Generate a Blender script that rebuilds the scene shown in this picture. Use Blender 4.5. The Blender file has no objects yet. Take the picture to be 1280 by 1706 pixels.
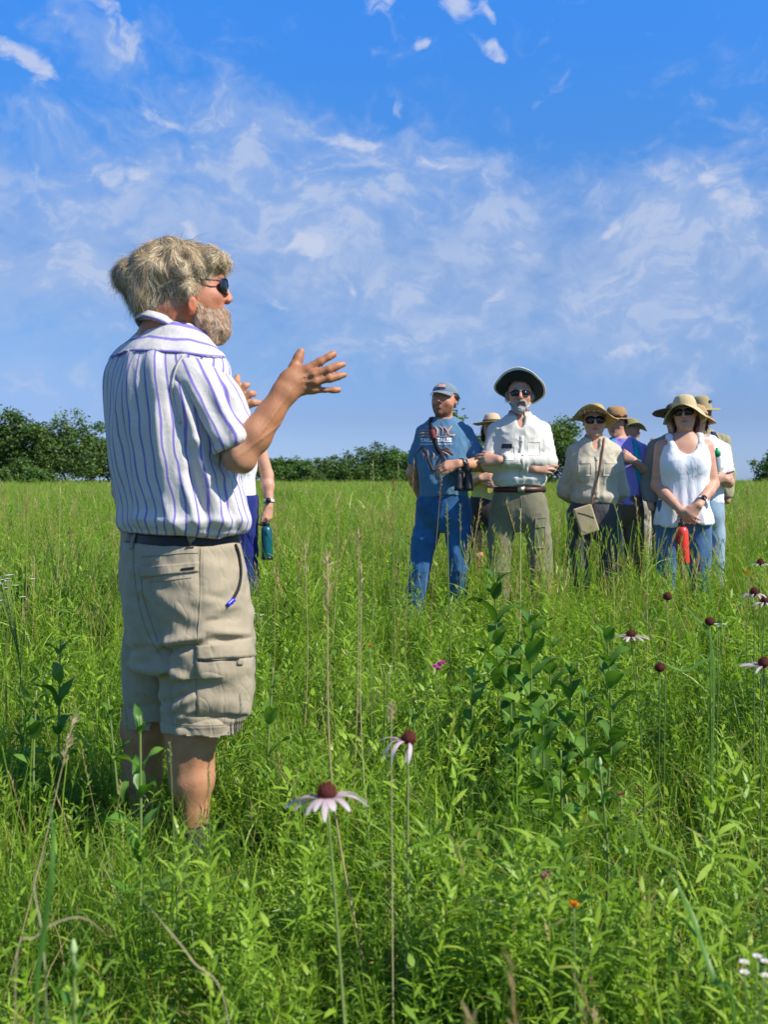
import bpy, math, random
import numpy as np
from mathutils import Vector, Matrix
from mathutils.bvhtree import BVHTree
rnd = random.Random(7)
rng = np.random.default_rng(7)
scene = bpy.context.scene
COL = scene.collection

# ------------------------------------------------------------------ camera, sky, sun, exposure
FPX, PX0, PY0, CAMH = 1659.0, 640.0, 853.0, 1.12      # the photograph is 1280 x 1706
PITCH = math.atan(53 / FPX)
cam_data = bpy.data.cameras.new('camera')
cam = bpy.data.objects.new('camera', cam_data)
COL.objects.link(cam)
scene.camera = cam
cam.location = (0, 0, CAMH)
cam.rotation_euler = (math.pi / 2 - PITCH, 0, 0)
cam_data.sensor_fit = 'VERTICAL'
cam_data.sensor_height = 36.0
cam_data.lens = 36.0 * FPX / 1706
cam_data.clip_start = 0.05
cam_data.clip_end = 3000
cam_data.dof.use_dof = True
cam_data.dof.focus_distance = 4.6
cam_data.dof.aperture_fstop = 5.6

SUN_AZ = math.radians(-27)      # from +X, negative = towards the camera's side
SUN_EL = math.radians(45)
sun_dir = Vector((math.cos(SUN_EL) * math.cos(SUN_AZ), math.cos(SUN_EL) * math.sin(SUN_AZ), math.sin(SUN_EL)))
sd = bpy.data.lights.new('sun', 'SUN')
sd.energy = 4.4
sd.angle = math.radians(0.5)
sd.color = (1.0, 0.94, 0.84)
sun = bpy.data.objects.new('sun', sd)
COL.objects.link(sun)
sun.rotation_euler = sun_dir.to_track_quat('Z', 'Y').to_euler()

scene.view_settings.view_transform = 'Standard'
scene.view_settings.look = 'None'
scene.view_settings.exposure = 0.55
scene.view_settings.gamma = 1.0
scene.cycles.use_denoising = True
scene.cycles.max_bounces = 6
scene.cycles.diffuse_bounces = 3
scene.cycles.glossy_bounces = 2
scene.cycles.transmission_bounces = 4
scene.cycles.use_adaptive_sampling = True
scene.cycles.adaptive_threshold = 0.012
scene.cycles.caustics_reflective = False
scene.cycles.caustics_refractive = False


class NT:
    """tiny node-tree helper"""
    def __init__(s, tree):
        s.t = tree; s.n = tree.nodes; s.l = tree.links
    def node(s, kind, **kw):
        n = s.n.new(kind)
        for k, v in kw.items():
            setattr(n, k, v)
        return n
    def link(s, a, b):
        s.l.new(a, b)
    def put(s, sock, v):
        if hasattr(v, 'is_output'):
            s.l.new(v, sock)
        else:
            sock.default_value = v
    def math(s, op, a, b=None, c=None, clamp=False):
        n = s.node('ShaderNodeMath', operation=op, use_clamp=clamp)
        s.put(n.inputs[0], a)
        if b is not None: s.put(n.inputs[1], b)
        if c is not None: s.put(n.inputs[2], c)
        return n.outputs[0]
    def vmath(s, op, a, b=None):
        n = s.node('ShaderNodeVectorMath', operation=op)
        s.put(n.inputs[0], a)
        if b is not None: s.put(n.inputs[1], b)
        return n.outputs['Value'] if op in ('LENGTH', 'DOT_PRODUCT', 'DISTANCE') else n.outputs[0]
    def mix(s, f, a, b, blend='MIX'):
        n = s.node('ShaderNodeMix', data_type='RGBA', blend_type=blend)
        n.clamp_factor = True
        s.put(n.inputs[0], f); s.put(n.inputs[6], a); s.put(n.inputs[7], b)
        return n.outputs[2]
    def ramp(s, f, stops, interp='LINEAR'):
        n = s.node('ShaderNodeValToRGB')
        n.color_ramp.interpolation = interp
        e = n.color_ramp.elements
        while len(e) > 1: e.remove(e[-1])
        e[0].position = stops[0][0]; e[0].color = stops[0][1] if len(stops[0][1]) == 4 else (*stops[0][1], 1)
        for p, c in stops[1:]:
            x = e.new(p); x.color = c if len(c) == 4 else (*c, 1)
        s.put(n.inputs[0], f)
        return n.outputs[0]
    def noise(s, vec, scale, detail=3, rough=0.5, dist=0.0, dims='3D'):
        n = s.node('ShaderNodeTexNoise', noise_dimensions=dims)
        if vec is not None: s.put(n.inputs['Vector'], vec)
        n.inputs['Scale'].default_value = scale
        n.inputs['Detail'].default_value = detail
        n.inputs['Roughness'].default_value = rough
        n.inputs['Distortion'].default_value = dist
        return n.outputs['Fac']
    def smooth(s, x, a, b):
        n = s.node('ShaderNodeMapRange', interpolation_type='SMOOTHSTEP')
        s.put(n.inputs['Value'], x)
        n.inputs['From Min'].default_value = a; n.inputs['From Max'].default_value = b
        return n.outputs['Result']


# world: physical sky, its colour deepened, with thin broken cloud in front
world = bpy.data.worlds.new('World')
scene.world = world
world.use_nodes = True
w = NT(world.node_tree)
for n in list(w.n): w.n.remove(n)
out = w.node('ShaderNodeOutputWorld')
bg = w.node('ShaderNodeBackground')
sky = w.node('ShaderNodeTexSky', sky_type='NISHITA')
sky.sun_disc = False
sky.sun_elevation = SUN_EL
sky.sun_rotation = math.pi / 2 - SUN_AZ
sky.altitude = 300
sky.air_density = 1.0
sky.dust_density = 0.4
sky.ozone_density = 2.5
geo = w.node('ShaderNodeTexCoord')
D = geo.outputs['Generated']
sep = w.node('ShaderNodeSeparateXYZ'); w.link(D, sep.inputs[0])
az = w.math('ARCTAN2', sep.outputs[0], sep.outputs[1])
el = w.math('ARCSINE', sep.outputs[2])
# colour balance of this sky by elevation (measured): bluer overhead, lavender haze instead of yellow at the horizon
tint = w.ramp(w.math('DIVIDE', el, 1.0, clamp=True), [(0.0, (0.50, 0.70, 1.34)), (0.06, (0.47, 0.57, 0.95)), (0.13, (0.56, 0.70, 0.98)), (0.21, (0.66, 0.81, 1.07)),
              (0.325, (0.43, 0.96, 1.52)), (0.49, (0.36, 1.22, 2.2)), (0.62, (0.6, 1.05, 1.5)), (1.0, (0.75, 1.0, 1.25))])
skyc = w.mix(1.0, sky.outputs[0], tint, 'MULTIPLY')
# cloud plane coordinates (a flat layer overhead)
elc = w.math('MAXIMUM', sep.outputs[2], 0.0)
den = w.math('ADD', elc, 0.16)
cp = w.node('ShaderNodeCombineXYZ')
w.link(w.math('DIVIDE', sep.outputs[0], den), cp.inputs[0])
w.link(w.math('DIVIDE', sep.outputs[1], den), cp.inputs[1])
cv = cp.outputs[0]
ae = w.node('ShaderNodeCombineXYZ'); w.link(az, ae.inputs[0]); w.link(el, ae.inputs[1])
wn = w.node('ShaderNodeTexNoise'); wn.inputs['Scale'].default_value = 9; wn.inputs['Detail'].default_value = 4
w.link(ae.outputs[0], wn.inputs['Vector'])
wofs = w.node('ShaderNodeVectorMath', operation='SCALE'); wofs.inputs['Scale'].default_value = 0.10
w.link(w.vmath('SUBTRACT', wn.outputs['Color'], (0.5, 0.5, 0.5)), wofs.inputs[0])
aew = w.vmath('ADD', ae.outputs[0], wofs.outputs[0])


def sky_at(px, py):
    """azimuth and elevation of a photo pixel"""
    u = (px - PX0) / FPX; v = -(py - PY0) / FPX
    y = math.cos(PITCH) + v * math.sin(PITCH); z = v * math.cos(PITCH) - math.sin(PITCH)
    r = math.sqrt(u * u + y * y + z * z)
    return math.atan2(u, y), math.asin(z / r)


def blob(px, py, rx, ry, rot=0.0, amp=1.0):
    a0, e0 = sky_at(px, py)
    s1 = w.node('ShaderNodeVectorMath', operation='SUBTRACT'); w.link(aew, s1.inputs[0]); s1.inputs[1].default_value = (a0, e0, 0)
    mp = w.node('ShaderNodeMapping', vector_type='TEXTURE')
    mp.inputs['Rotation'].default_value = (0, 0, rot)
    mp.inputs['Scale'].default_value = (rx / FPX, ry / FPX, 1)
    w.link(s1.outputs[0], mp.inputs['Vector'])
    sp = w.node('ShaderNodeSeparateXYZ'); w.link(mp.outputs[0], sp.inputs[0])
    cb = w.node('ShaderNodeCombineXYZ'); w.link(sp.outputs[0], cb.inputs[0]); w.link(sp.outputs[1], cb.inputs[1])
    r2 = w.math('POWER', w.vmath('LENGTH', cb.outputs[0]), 2.0)
    g = w.math('EXPONENT', w.math('MULTIPLY', r2, -1.0))
    return w.math('MULTIPLY', g, amp)


def total(lst):
    t = lst[0]
    for x in lst[1:]: t = w.math('ADD', t, x)
    return t


# soft veils (broad), and small bright puffs
veil = total([blob(160, 330, 230, 75, -0.1, 0.9), blob(420, 330, 260, 90, -0.25, 1.0), blob(760, 400, 330, 90, -0.1, 0.95),
              blob(1160, 390, 200, 110, 0.1, 1.0), blob(560, 480, 520, 80, 0, 0.6), blob(120, 470, 240, 70, 0, 0.85), blob(60, 600, 260, 60, 0, 0.6),
              blob(150, 70, 160, 80, -0.5, 0.7), blob(470, 190, 190, 45, -0.25, 0.7), blob(1010, 590, 260, 60, 0.0, 0.95), blob(620, 590, 200, 50, 0.0, 0.6), blob(880, 330, 200, 60, -0.2, 0.5),
              blob(700, 250, 200, 40, -0.1, 0.6), blob(1200, 200, 160, 90, 0.5, 0.25), blob(900, 500, 450, 60, 0, 0.5)])
puff = total([blob(30, 105, 62, 22, -0.55, 1.35), blob(195, 35, 75, 30, -0.75, 0.85), blob(250, 150, 60, 18, -0.5, 0.8),
              blob(646, 25, 26, 42, 0.35, 1.2), blob(744, 22, 26, 22, 0, 1.1), blob(803, 36, 20, 14, -0.4, 1.0),
              blob(818, 90, 48, 16, -0.1, 1.1), blob(697, 99, 11, 14, 0, 0.8), blob(575, 212, 75, 17, -0.2, 1.15),
              blob(650, 185, 45, 12, 0.1, 0.6), blob(722, 258, 50, 14, 0, 0.7), blob(195, 272, 48, 30, 0.2, 0.85),
              blob(500, 418, 32, 18, -0.3, 1.0), blob(578, 465, 30, 16, -0.4, 1.0), blob(795, 500, 22, 20, -0.7, 0.85),
              blob(1017, 362, 18, 16, 0, 1.1), blob(1185, 330, 34, 46, 0.4, 0.95), blob(1060, 582, 62, 15, -0.1, 0.9),
              blob(1160, 640, 40, 22, 0, 0.7), blob(1250, 380, 40, 30, 0, 0.8), blob(60, 262, 40, 22, 0, 0.6),
              blob(300, 385, 20, 12, 0, 0.8), blob(118, 315, 26, 18, -0.4, 0.8), blob(440, 510, 38, 26, 0, 0.6),
              blob(680, 340, 40, 22, -0.4, 0.6), blob(1095, 352, 26, 22, 0, 0.6), blob(924, 148, 12, 9, 0, 0.6)])
ms = w.node('ShaderNodeMapping'); ms.inputs['Scale'].default_value = (1.0, 1.55, 1.0); ms.inputs['Rotation'].default_value = (0, 0, 0.22)
w.link(aew, ms.inputs[0])
n1 = w.noise(ms.outputs[0], 7, 3, 0.5, 0.3)
n2 = w.noise(ms.outputs[0], 19, 5, 0.55, 0.35)
n3 = w.noise(ms.outputs[0], 44, 5, 0.6, 0.3)
tex = w.math('ADD', w.math('MULTIPLY', n1, 0.55), w.math('ADD', w.math('MULTIPLY', n2, 0.62), w.math('MULTIPLY', n3, 0.26)))
vmin = w.math('MINIMUM', veil, 1.15)
cover = w.math('ADD', tex, w.math('MULTIPLY', vmin, 0.30))
veil_d = w.math('ADD', w.math('MULTIPLY', w.smooth(cover, 0.74, 1.02), 0.55), w.math('MULTIPLY', w.smooth(cover, 0.94, 1.16), 0.45))
puff_d = w.smooth(w.math('ADD', w.math('MULTIPLY', puff, 0.60), w.math('ADD', w.math('MULTIPLY', w.math('SUBTRACT', n2, 0.5), 1.1), w.math('MULTIPLY', w.math('SUBTRACT', n3, 0.5), 0.9))), 0.24, 0.70)
hz = w.smooth(el, -0.01, 0.12)
mot = w.smooth(w.math('ADD', w.math('ADD', w.math('MULTIPLY', n2, 0.75), w.math('MULTIPLY', n3, 0.60)), w.math('MULTIPLY', vmin, 0.10)), 0.745, 0.89)
mot = w.math('MULTIPLY', w.math('MULTIPLY', mot, w.math('MINIMUM', w.math('MULTIPLY', vmin, 1.1), 1.0)), w.smooth(n1, 0.38, 0.62))
skyv = w.mix(w.math('MULTIPLY', w.math('MULTIPLY', veil_d, 0.76), hz), skyc, (3.1, 4.1, 6.2, 1))
skyfin = w.mix(w.math('MULTIPLY', w.math('MAXIMUM', w.math('MULTIPLY', puff_d, 0.74), w.math('MULTIPLY', mot, 0.38)), hz), skyv, (4.9, 5.3, 6.5, 1))
w.link(skyfin, bg.inputs['Color'])
bg.inputs['Strength'].default_value = 0.088
w.link(bg.outputs[0], out.inputs[0])
world.cycles.sampling_method = 'MANUAL'
world.cycles.sample_map_resolution = 512


# ------------------------------------------------------------------ helpers
def P(px, py, y):
    """world point on the ray of a photo pixel at world depth y"""
    u = (px - PX0) / FPX; v = -(py - PY0) / FPX
    dy = math.cos(PITCH) + v * math.sin(PITCH); dz = v * math.cos(PITCH) - math.sin(PITCH)
    t = y / dy
    return Vector((u * t, y, CAMH + dz * t))


def to_px(V):
    """photo pixels of world points (n,3)"""
    V = np.asarray(V, float)
    x = V[:, 0]; y = V[:, 1]; z = V[:, 2] - CAMH
    d = y * math.cos(PITCH) - z * math.sin(PITCH)
    h = y * math.sin(PITCH) + z * math.cos(PITCH)
    return PX0 + FPX * x / d, PY0 - FPX * h / d


def terrain(x, y):
    t = np.clip((np.asarray(y, float) - 11) / 60, 0, 1)
    s = t * t * (3 - 2 * t)
    und = 0.02 * np.sin(x * 0.31 + 1) * np.sin(np.asarray(y, float) * 0.23) * np.clip(np.asarray(y, float) / 12, 0, 1)
    return s * 0.40 + und


def setp(o, label=None, cat=None, group=None, kind=None):
    if label: o['label'] = label
    if cat: o['category'] = cat
    if group: o['group'] = group
    if kind: o['kind'] = kind
    return o


def empty(name, loc, label, cat, group=None, rz=0.0):
    o = bpy.data.objects.new(name, None)
    o.empty_display_size = 0.1
    COL.objects.link(o)
    o.location = loc
    o.rotation_euler = (0, 0, rz)
    return setp(o, label, cat, group)


def mk(name, V, F, mat, parent=None, smooth=True, attrs=None, mats=None, fmat=None, link=True):
    """mesh object from vertex array and faces (array of quads / tris or list)"""
    V = np.asarray(V, np.float32).reshape(-1, 3)
    me = bpy.data.meshes.new(name)
    if isinstance(F, np.ndarray):
        n, k = F.shape
        me.vertices.add(len(V)); me.vertices.foreach_set('co', V.ravel())
        me.loops.add(n * k); me.loops.foreach_set('vertex_index', F.astype(np.int32).ravel())
        me.polygons.add(n)
        me.polygons.foreach_set('loop_start', (np.arange(n) * k).astype(np.int32))
        me.update(calc_edges=True)
    else:
        me.from_pydata([tuple(map(float, v)) for v in V], [], [tuple(f) for f in F])
    if smooth:
        me.polygons.foreach_set('use_smooth', np.ones(len(me.polygons), bool))
    for m in (mats or [mat]):
        me.materials.append(m)
    if fmat is not None:
        me.polygons.foreach_set('material_index', np.asarray(fmat, np.int32))
    if attrs:
        for k, a in attrs.items():
            a = np.asarray(a, np.float32)
            if a.ndim == 1:
                at = me.attributes.new(k, 'FLOAT', 'POINT'); at.data.foreach_set('value', a)
            else:
                at = me.attributes.new(k, 'FLOAT_COLOR', 'POINT')
                if a.shape[1] == 3: a = np.hstack([a, np.ones((len(a), 1), np.float32)])
                at.data.foreach_set('color', a.ravel())
    me.update()
    o = bpy.data.objects.new(name, me)
    if link: COL.objects.link(o)
    if parent is not None: o.parent = parent
    return o


def join(parts):
    """parts: list of (V, F-quads or tris arrays); returns one V, list of faces"""
    Vs, Fs, n = [], [], 0
    for V, F in parts:
        V = np.asarray(V, float).reshape(-1, 3)
        Vs.append(V)
        Fs += [tuple(int(i) + n for i in f) for f in F]
        n += len(V)
    return np.vstack(Vs), Fs


def basis(d, up=(0, 0, 1)):
    d = np.asarray(d, float); d = d / np.linalg.norm(d)
    u = np.asarray(up, float)
    if abs(d @ u / np.linalg.norm(u)) > 0.95: u = np.array([1.0, 0, 0]) if abs(d[0]) < 0.9 else np.array([0, 1.0, 0])
    a = np.cross(u, d); a /= np.linalg.norm(a)
    b = np.cross(d, a)
    return a, b, d


def tube(pts, rad, n=8, cap=True):
    pts = np.asarray(pts, float); m = len(pts)
    rad = np.broadcast_to(np.asarray(rad, float), (m,))
    V = []
    T = np.gradient(pts, axis=0)
    a, b, _ = basis(T[0])
    for i in range(m):
        t = T[i] / (np.linalg.norm(T[i]) + 1e-9)
        a = a - t * (a @ t); a /= np.linalg.norm(a)
        b = np.cross(t, a)
        for k in range(n):
            th = 2 * math.pi * k / n
            V.append(pts[i] + rad[i] * (math.cos(th) * a + math.sin(th) * b))
    F = [(i * n + k, i * n + (k + 1) % n, (i + 1) * n + (k + 1) % n, (i + 1) * n + k) for i in range(m - 1) for k in range(n)]
    if cap:
        F.append(tuple(range(n))[::-1]); F.append(tuple((m - 1) * n + k for k in range(n)))
    return np.array(V), F


def spline(pts, n):
    """Catmull-Rom through points"""
    p = np.asarray(pts, float)
    p = np.vstack([2 * p[0] - p[1], p, 2 * p[-1] - p[-2]])
    out = []
    k = len(p) - 3
    for s in np.linspace(0, k - 1e-6, n):
        i = int(s); t = s - i
        a, b, c, d = p[i], p[i + 1], p[i + 2], p[i + 3]
        out.append(0.5 * ((2 * b) + (c - a) * t + (2 * a - 5 * b + 4 * c - d) * t * t + (3 * b - a - 3 * c + d) * t ** 3))
    return np.array(out)


def strip(path, width, up, thick=0.002, taper=None):
    """a thin solid band along a path; up = per-point surface normals"""
    path = np.asarray(path, float); up = np.asarray(up, float)
    if up.ndim == 1: up = np.broadcast_to(up, path.shape)
    T = np.gradient(path, axis=0); T /= np.linalg.norm(T, axis=1)[:, None] + 1e-9
    S = np.cross(T, up); S /= np.linalg.norm(S, axis=1)[:, None] + 1e-9
    wd = np.broadcast_to(np.asarray(width, float), (len(path),))[:, None] / 2
    N = up / (np.linalg.norm(up, axis=1)[:, None] + 1e-9) * thick
    V = np.vstack([path - S * wd, path - S * wd + N, path + S * wd + N, path + S * wd])
    n = len(path); F = []
    for i in range(n - 1):
        for a, b in ((0, 1), (1, 2), (2, 3), (3, 0)):
            F.append((a * n + i, a * n + i + 1, b * n + i + 1, b * n + i))
    F.append((0, n, 2 * n, 3 * n)); F.append((n - 1, 4 * n - 1, 3 * n - 1, 2 * n - 1))
    return V, F


def box(c, s, R=None):
    c = np.asarray(c, float); s = np.asarray(s, float) / 2
    V = np.array([[x, y, z] for x in (-1, 1) for y in (-1, 1) for z in (-1, 1)], float) * s
    if R is not None: V = V @ np.asarray(R).T
    return V + c, [(0, 1, 3, 2), (4, 6, 7, 5), (0, 4, 5, 1), (2, 3, 7, 6), (0, 2, 6, 4), (1, 5, 7, 3)]


def lathe(prof, n=32, c=(0, 0, 0)):
    """prof: (r, z) pairs; open ends closed when r > 0"""
    V = []; m = len(prof)
    for r, z in prof:
        for k in range(n):
            th = 2 * math.pi * k / n
            V.append((c[0] + r * math.cos(th), c[1] + r * math.sin(th), c[2] + z))
    F = [(i * n + k, i * n + (k + 1) % n, (i + 1) * n + (k + 1) % n, (i + 1) * n + k) for i in range(m - 1) for k in range(n)]
    F.append(tuple(range(n))[::-1]); F.append(tuple((m - 1) * n + k for k in range(n)))
    return np.array(V), F


def wob(V, freq, seed, n=7):
    """smooth pseudo-noise in about [-1,1] from a sum of sines; freq scalar or 3-vector (1/m)"""
    r = np.random.default_rng(seed)
    V = np.asarray(V, float) * np.asarray(freq, float)
    s = np.zeros(len(V))
    for i in range(n):
        d = r.normal(size=3); d /= np.linalg.norm(d)
        f = 2 * math.pi * r.uniform(0.6, 1.6)
        ph = r.uniform(0, 6.28)
        q = V @ d * f + ph
        s += np.sin(q + 1.3 * np.sin(V @ r.normal(size=3) * 2.2 + r.uniform(0, 6)))
    return s / math.sqrt(n)


# ------------------------------------------------------------------ materials
def new_mat(name):
    m = bpy.data.materials.new(name); m.use_nodes = True
    t = NT(m.node_tree)
    bs = t.n['Principled BSDF']
    return m, t, bs


_mc = {}


def plain(name, col, rough=0.7, spec=0.3, var=0.12, scale=30, bump=0.15, bscale=400, metal=0.0, sheen=0.0, trans=0.0, obj=True):
    """painted / cloth / plastic surface with tonal variation and a fine bump"""
    if name in _mc: return _mc[name]
    m, t, bs = new_mat(name)
    co = t.node('ShaderNodeTexCoord').outputs['Object']
    n = t.noise(co, scale, 4, 0.6)
    c1 = tuple(x * (1 - var) for x in col) + (1,); c2 = tuple(min(1, x * (1 + var)) for x in col) + (1,)
    t.link(t.ramp(n, [(0.3, c1), (0.7, c2)]), bs.inputs['Base Color'])
    bs.inputs['Roughness'].default_value = rough
    bs.inputs['Specular IOR Level'].default_value = spec
    bs.inputs['Metallic'].default_value = metal
    if sheen:
        bs.inputs['Sheen Weight'].default_value = sheen
    if bump:
        b = t.node('ShaderNodeBump'); b.inputs['Strength'].default_value = bump; b.inputs['Distance'].default_value = 0.002
        t.link(t.noise(co, bscale, 2, 0.6), b.inputs['Height']); t.link(b.outputs[0], bs.inputs['Normal'])
    _mc[name] = m
    return m


def cloth(name, col, var=0.08, rough=0.85, fold=0.5, weave=900):
    """fabric: slight tonal variation, small creases in the normal, fine weave"""
    if name in _mc: return _mc[name]
    m, t, bs = new_mat(name)
    co = t.node('ShaderNodeTexCoord').outputs['Object']
    mp = t.node('ShaderNodeMapping'); mp.inputs['Scale'].default_value = (1, 1, 0.55); t.link(co, mp.inputs[0])
    n = t.noise(mp.outputs[0], 9, 5, 0.6)
    t.link(t.ramp(n, [(0.3, tuple(x * (1 - var) for x in col)), (0.7, tuple(min(1, x * (1 + var)) for x in col))]), bs.inputs['Base Color'])
    bs.inputs['Roughness'].default_value = rough
    bs.inputs['Specular IOR Level'].default_value = 0.2
    bs.inputs['Sheen Weight'].default_value = 0.15
    f1 = t.noise(mp.outputs[0], 14, 3, 0.5, 0.6)
    f2 = t.noise(co, weave, 1, 0.5)
    m2 = t.node('ShaderNodeMapping'); m2.inputs['Scale'].default_value = (1, 1, 0.6); m2.inputs['Rotation'].default_value = (0.3, 0.5, 0.4); t.link(co, m2.inputs[0])
    n3 = t.noise(m2.outputs[0], 9, 2, 0.45, 0.5)
    cr = t.smooth(t.math('ABSOLUTE', t.math('SUBTRACT', n3, 0.5)), 0.0, 0.07)       # sharp crease lines
    n4 = t.noise(mp.outputs[0], 17, 1, 0.4, 0.4)
    cr2 = t.smooth(t.math('ABSOLUTE', t.math('SUBTRACT', n4, 0.52)), 0.0, 0.05)
    hgt = t.math('ADD', t.math('MULTIPLY', f1, 1.0), t.math('ADD', t.math('MULTIPLY', cr, 0.09), t.math('MULTIPLY', cr2, 0.08)))
    b = t.node('ShaderNodeBump'); b.inputs['Strength'].default_value = fold; b.inputs['Distance'].default_value = 0.010
    t.link(t.math('ADD', hgt, t.math('MULTIPLY', f2, 0.02)), b.inputs['Height']); t.link(b.outputs[0], bs.inputs['Normal'])
    _mc[name] = m
    return m


def skin_mat(name, col):
    """skin with mottling; the mesh colour attribute 'tint' multiplies (lips, stubble, sun-reddened parts)"""
    if name in _mc: return _mc[name]
    m, t, bs = new_mat(name)
    co = t.node('ShaderNodeTexCoord').outputs['Object']
    n = t.noise(co, 28, 5, 0.65)
    c = t.ramp(n, [(0.3, tuple(x * f for x, f in zip(col, (0.88, 0.80, 0.78)))), (0.7, tuple(x * f for x, f in zip(col, (1.06, 1.08, 1.10))))])
    at = t.node('ShaderNodeAttribute', attribute_name='tint')
    c2 = t.mix(1.0, c, at.outputs['Color'], 'MULTIPLY')
    t.link(c2, bs.inputs['Base Color'])
    bs.inputs['Roughness'].default_value = 0.52
    bs.inputs['Specular IOR Level'].default_value = 0.38
    bs.inputs['Subsurface Weight'].default_value = 0.0
    bs.inputs['Subsurface Radius'].default_value = (0.012, 0.004, 0.002)
    bs.inputs['Subsurface Scale'].default_value = 0.6
    b = t.node('ShaderNodeBump'); b.inputs['Strength'].default_value = 0.28; b.inputs['Distance'].default_value = 0.003
    t.link(t.math('ADD', t.noise(co, 160, 4, 0.6), t.math('MULTIPLY', t.noise(co, 42, 3, 0.5), 0.9)), b.inputs['Height']); t.link(b.outputs[0], bs.inputs['Normal'])
    _mc[name] = m
    return m


def leaf_mat(name, stops, trans=0.35, rough=0.45, hue=0.5, spec=0.35, dry=0.0):
    """foliage: colour from mesh attribute 'v' (0..1) through a ramp, nudged per instance, light passes through"""
    if name in _mc: return _mc[name]
    m, t, bs = new_mat(name)
    at = t.node('ShaderNodeAttribute', attribute_name='v')
    oi = t.node('ShaderNodeObjectInfo')
    v = t.math('ADD', at.outputs['Fac'], t.math('MULTIPLY', t.math('SUBTRACT', oi.outputs['Random'], 0.5), hue), clamp=True)
    c = t.ramp(v, stops)
    t.link(c, bs.inputs['Base Color'])
    bs.inputs['Roughness'].default_value = rough
    bs.inputs['Specular IOR Level'].default_value = spec
    tr = t.node('ShaderNodeBsdfTranslucent')
    t.link(t.mix(1.0, c, (1.25, 1.3, 0.55, 1), 'MULTIPLY'), tr.inputs['Color'])
    mx = t.node('ShaderNodeMixShader'); mx.inputs[0].default_value = trans
    t.link(bs.outputs[0], mx.inputs[1]); t.link(tr.outputs[0], mx.inputs[2])
    t.link(mx.outputs[0], t.n['Material Output'].inputs[0])
    _mc[name] = m
    return m


def vcol_mat(name, rough=0.6, spec=0.3, trans=0.0, aniso=0.0):
    """colour straight from the mesh attribute 'tint' (per strand or per petal)"""
    if name in _mc: return _mc[name]
    m, t, bs = new_mat(name)
    at = t.node('ShaderNodeAttribute', attribute_name='tint')
    t.link(at.outputs['Color'], bs.inputs['Base Color'])
    bs.inputs['Roughness'].default_value = rough
    bs.inputs['Specular IOR Level'].default_value = spec
    if trans:
        tr = t.node('ShaderNodeBsdfTranslucent'); t.link(at.outputs['Color'], tr.inputs['Color'])
        mx = t.node('ShaderNodeMixShader'); mx.inputs[0].default_value = trans
        t.link(bs.outputs[0], mx.inputs[1]); t.link(tr.outputs[0], mx.inputs[2])
        t.link(mx.outputs[0], t.n['Material Output'].inputs[0])
    _mc[name] = m
    return m
# ------------------------------------------------------------------ ground
gm, t, bs = new_mat('ground_soil')
co = t.node('ShaderNodeTexCoord').outputs['Object']
g1 = t.noise(co, 0.35, 6, 0.6); g2 = t.noise(co, 14, 5, 0.7)
t.link(t.mix(t.smooth(g2, 0.42, 0.62), t.ramp(g1, [(0.3, (0.05, 0.085, 0.02)), (0.7, (0.085, 0.12, 0.03))]), (0.035, 0.03, 0.018, 1)), bs.inputs['Base Color'])
bs.inputs['Roughness'].default_value = 0.95
ys = np.unique(np.concatenate([np.linspace(-8, 30, 60), np.linspace(30, 120, 50), np.geomspace(120, 2600, 24)]))
xs = np.concatenate([-np.geomspace(60, 1800, 14)[::-1], np.linspace(-56, 56, 57), np.geomspace(60, 1800, 14)])
X, Y = np.meshgrid(xs, ys)
Z = terrain(X, Y)
V = np.stack([X.ravel(), Y.ravel(), Z.ravel()], 1)
nx = len(xs)
I = (np.arange(len(ys) - 1)[:, None] * nx + np.arange(nx - 1)[None]).ravel()
ground = mk('ground', V, np.stack([I, I + 1, I + nx + 1, I + nx], 1), gm)
setp(ground, kind='structure')


# ------------------------------------------------------------------ leaf-sized geometry builders (arrays)
def ribbons(base, dirs, length, width, bend, seg=4, v=None, prof=None, side=None, twist=None, r=rng):
    """n ribbons: base (n,3), unit dirs (n,3), bend = downward sag fraction; returns V,F,v-attr"""
    base = np.asarray(base, float); n = len(base)
    L = np.broadcast_to(length, (n,)); W = np.broadcast_to(width, (n,)); B = np.broadcast_to(bend, (n,))
    if side is None:
        side = np.cross(dirs, r.normal(size=(n, 3)))
    side = side / (np.linalg.norm(side, axis=1)[:, None] + 1e-9)
    s = np.linspace(0, 1, seg + 1)
    if prof is None:
        prof = np.where(s < 0.35, 0.75 + 0.25 * s / 0.35, (1 - (s - 0.35) / 0.65) ** 0.8)
    prof = np.maximum(prof, 0.04)
    V = np.zeros((n, seg + 1, 2, 3))
    hor = dirs.copy(); hor[:, 2] = 0
    hn = np.linalg.norm(hor, axis=1)[:, None]
    rdir = r.normal(size=(n, 3)); rdir[:, 2] = 0
    hor = np.where(hn > 0.05, hor / (hn + 1e-9), rdir / (np.linalg.norm(rdir, axis=1)[:, None] + 1e-9))
    for i, q in enumerate(s):
        c = base + dirs * (L * q)[:, None] + hor * (L * B * q * q * 0.6)[:, None]
        c[:, 2] -= L * B * q ** 2.2 * 0.75
        hw = (W * prof[i] / 2)[:, None]
        V[:, i, 0] = c - side * hw; V[:, i, 1] = c + side * hw
    o = (np.arange(n) * (seg + 1) * 2)[:, None]
    k = np.arange(seg)[None]
    a = o + k * 2
    F = np.stack([a, a + 1, a + 3, a + 2], -1).reshape(-1, 4)
    if v is None: v = r.uniform(0.2, 0.8, n)
    va = np.repeat(v, (seg + 1) * 2)
    return V.reshape(-1, 3), F, va


def merge(parts):
    Vs, Fs, vs, n = [], [], [], 0
    for V, F, v in parts:
        Vs.append(V); Fs.append(F + n); vs.append(v); n += len(V)
    return np.vstack(Vs), np.vstack(Fs), np.concatenate(vs)


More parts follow.
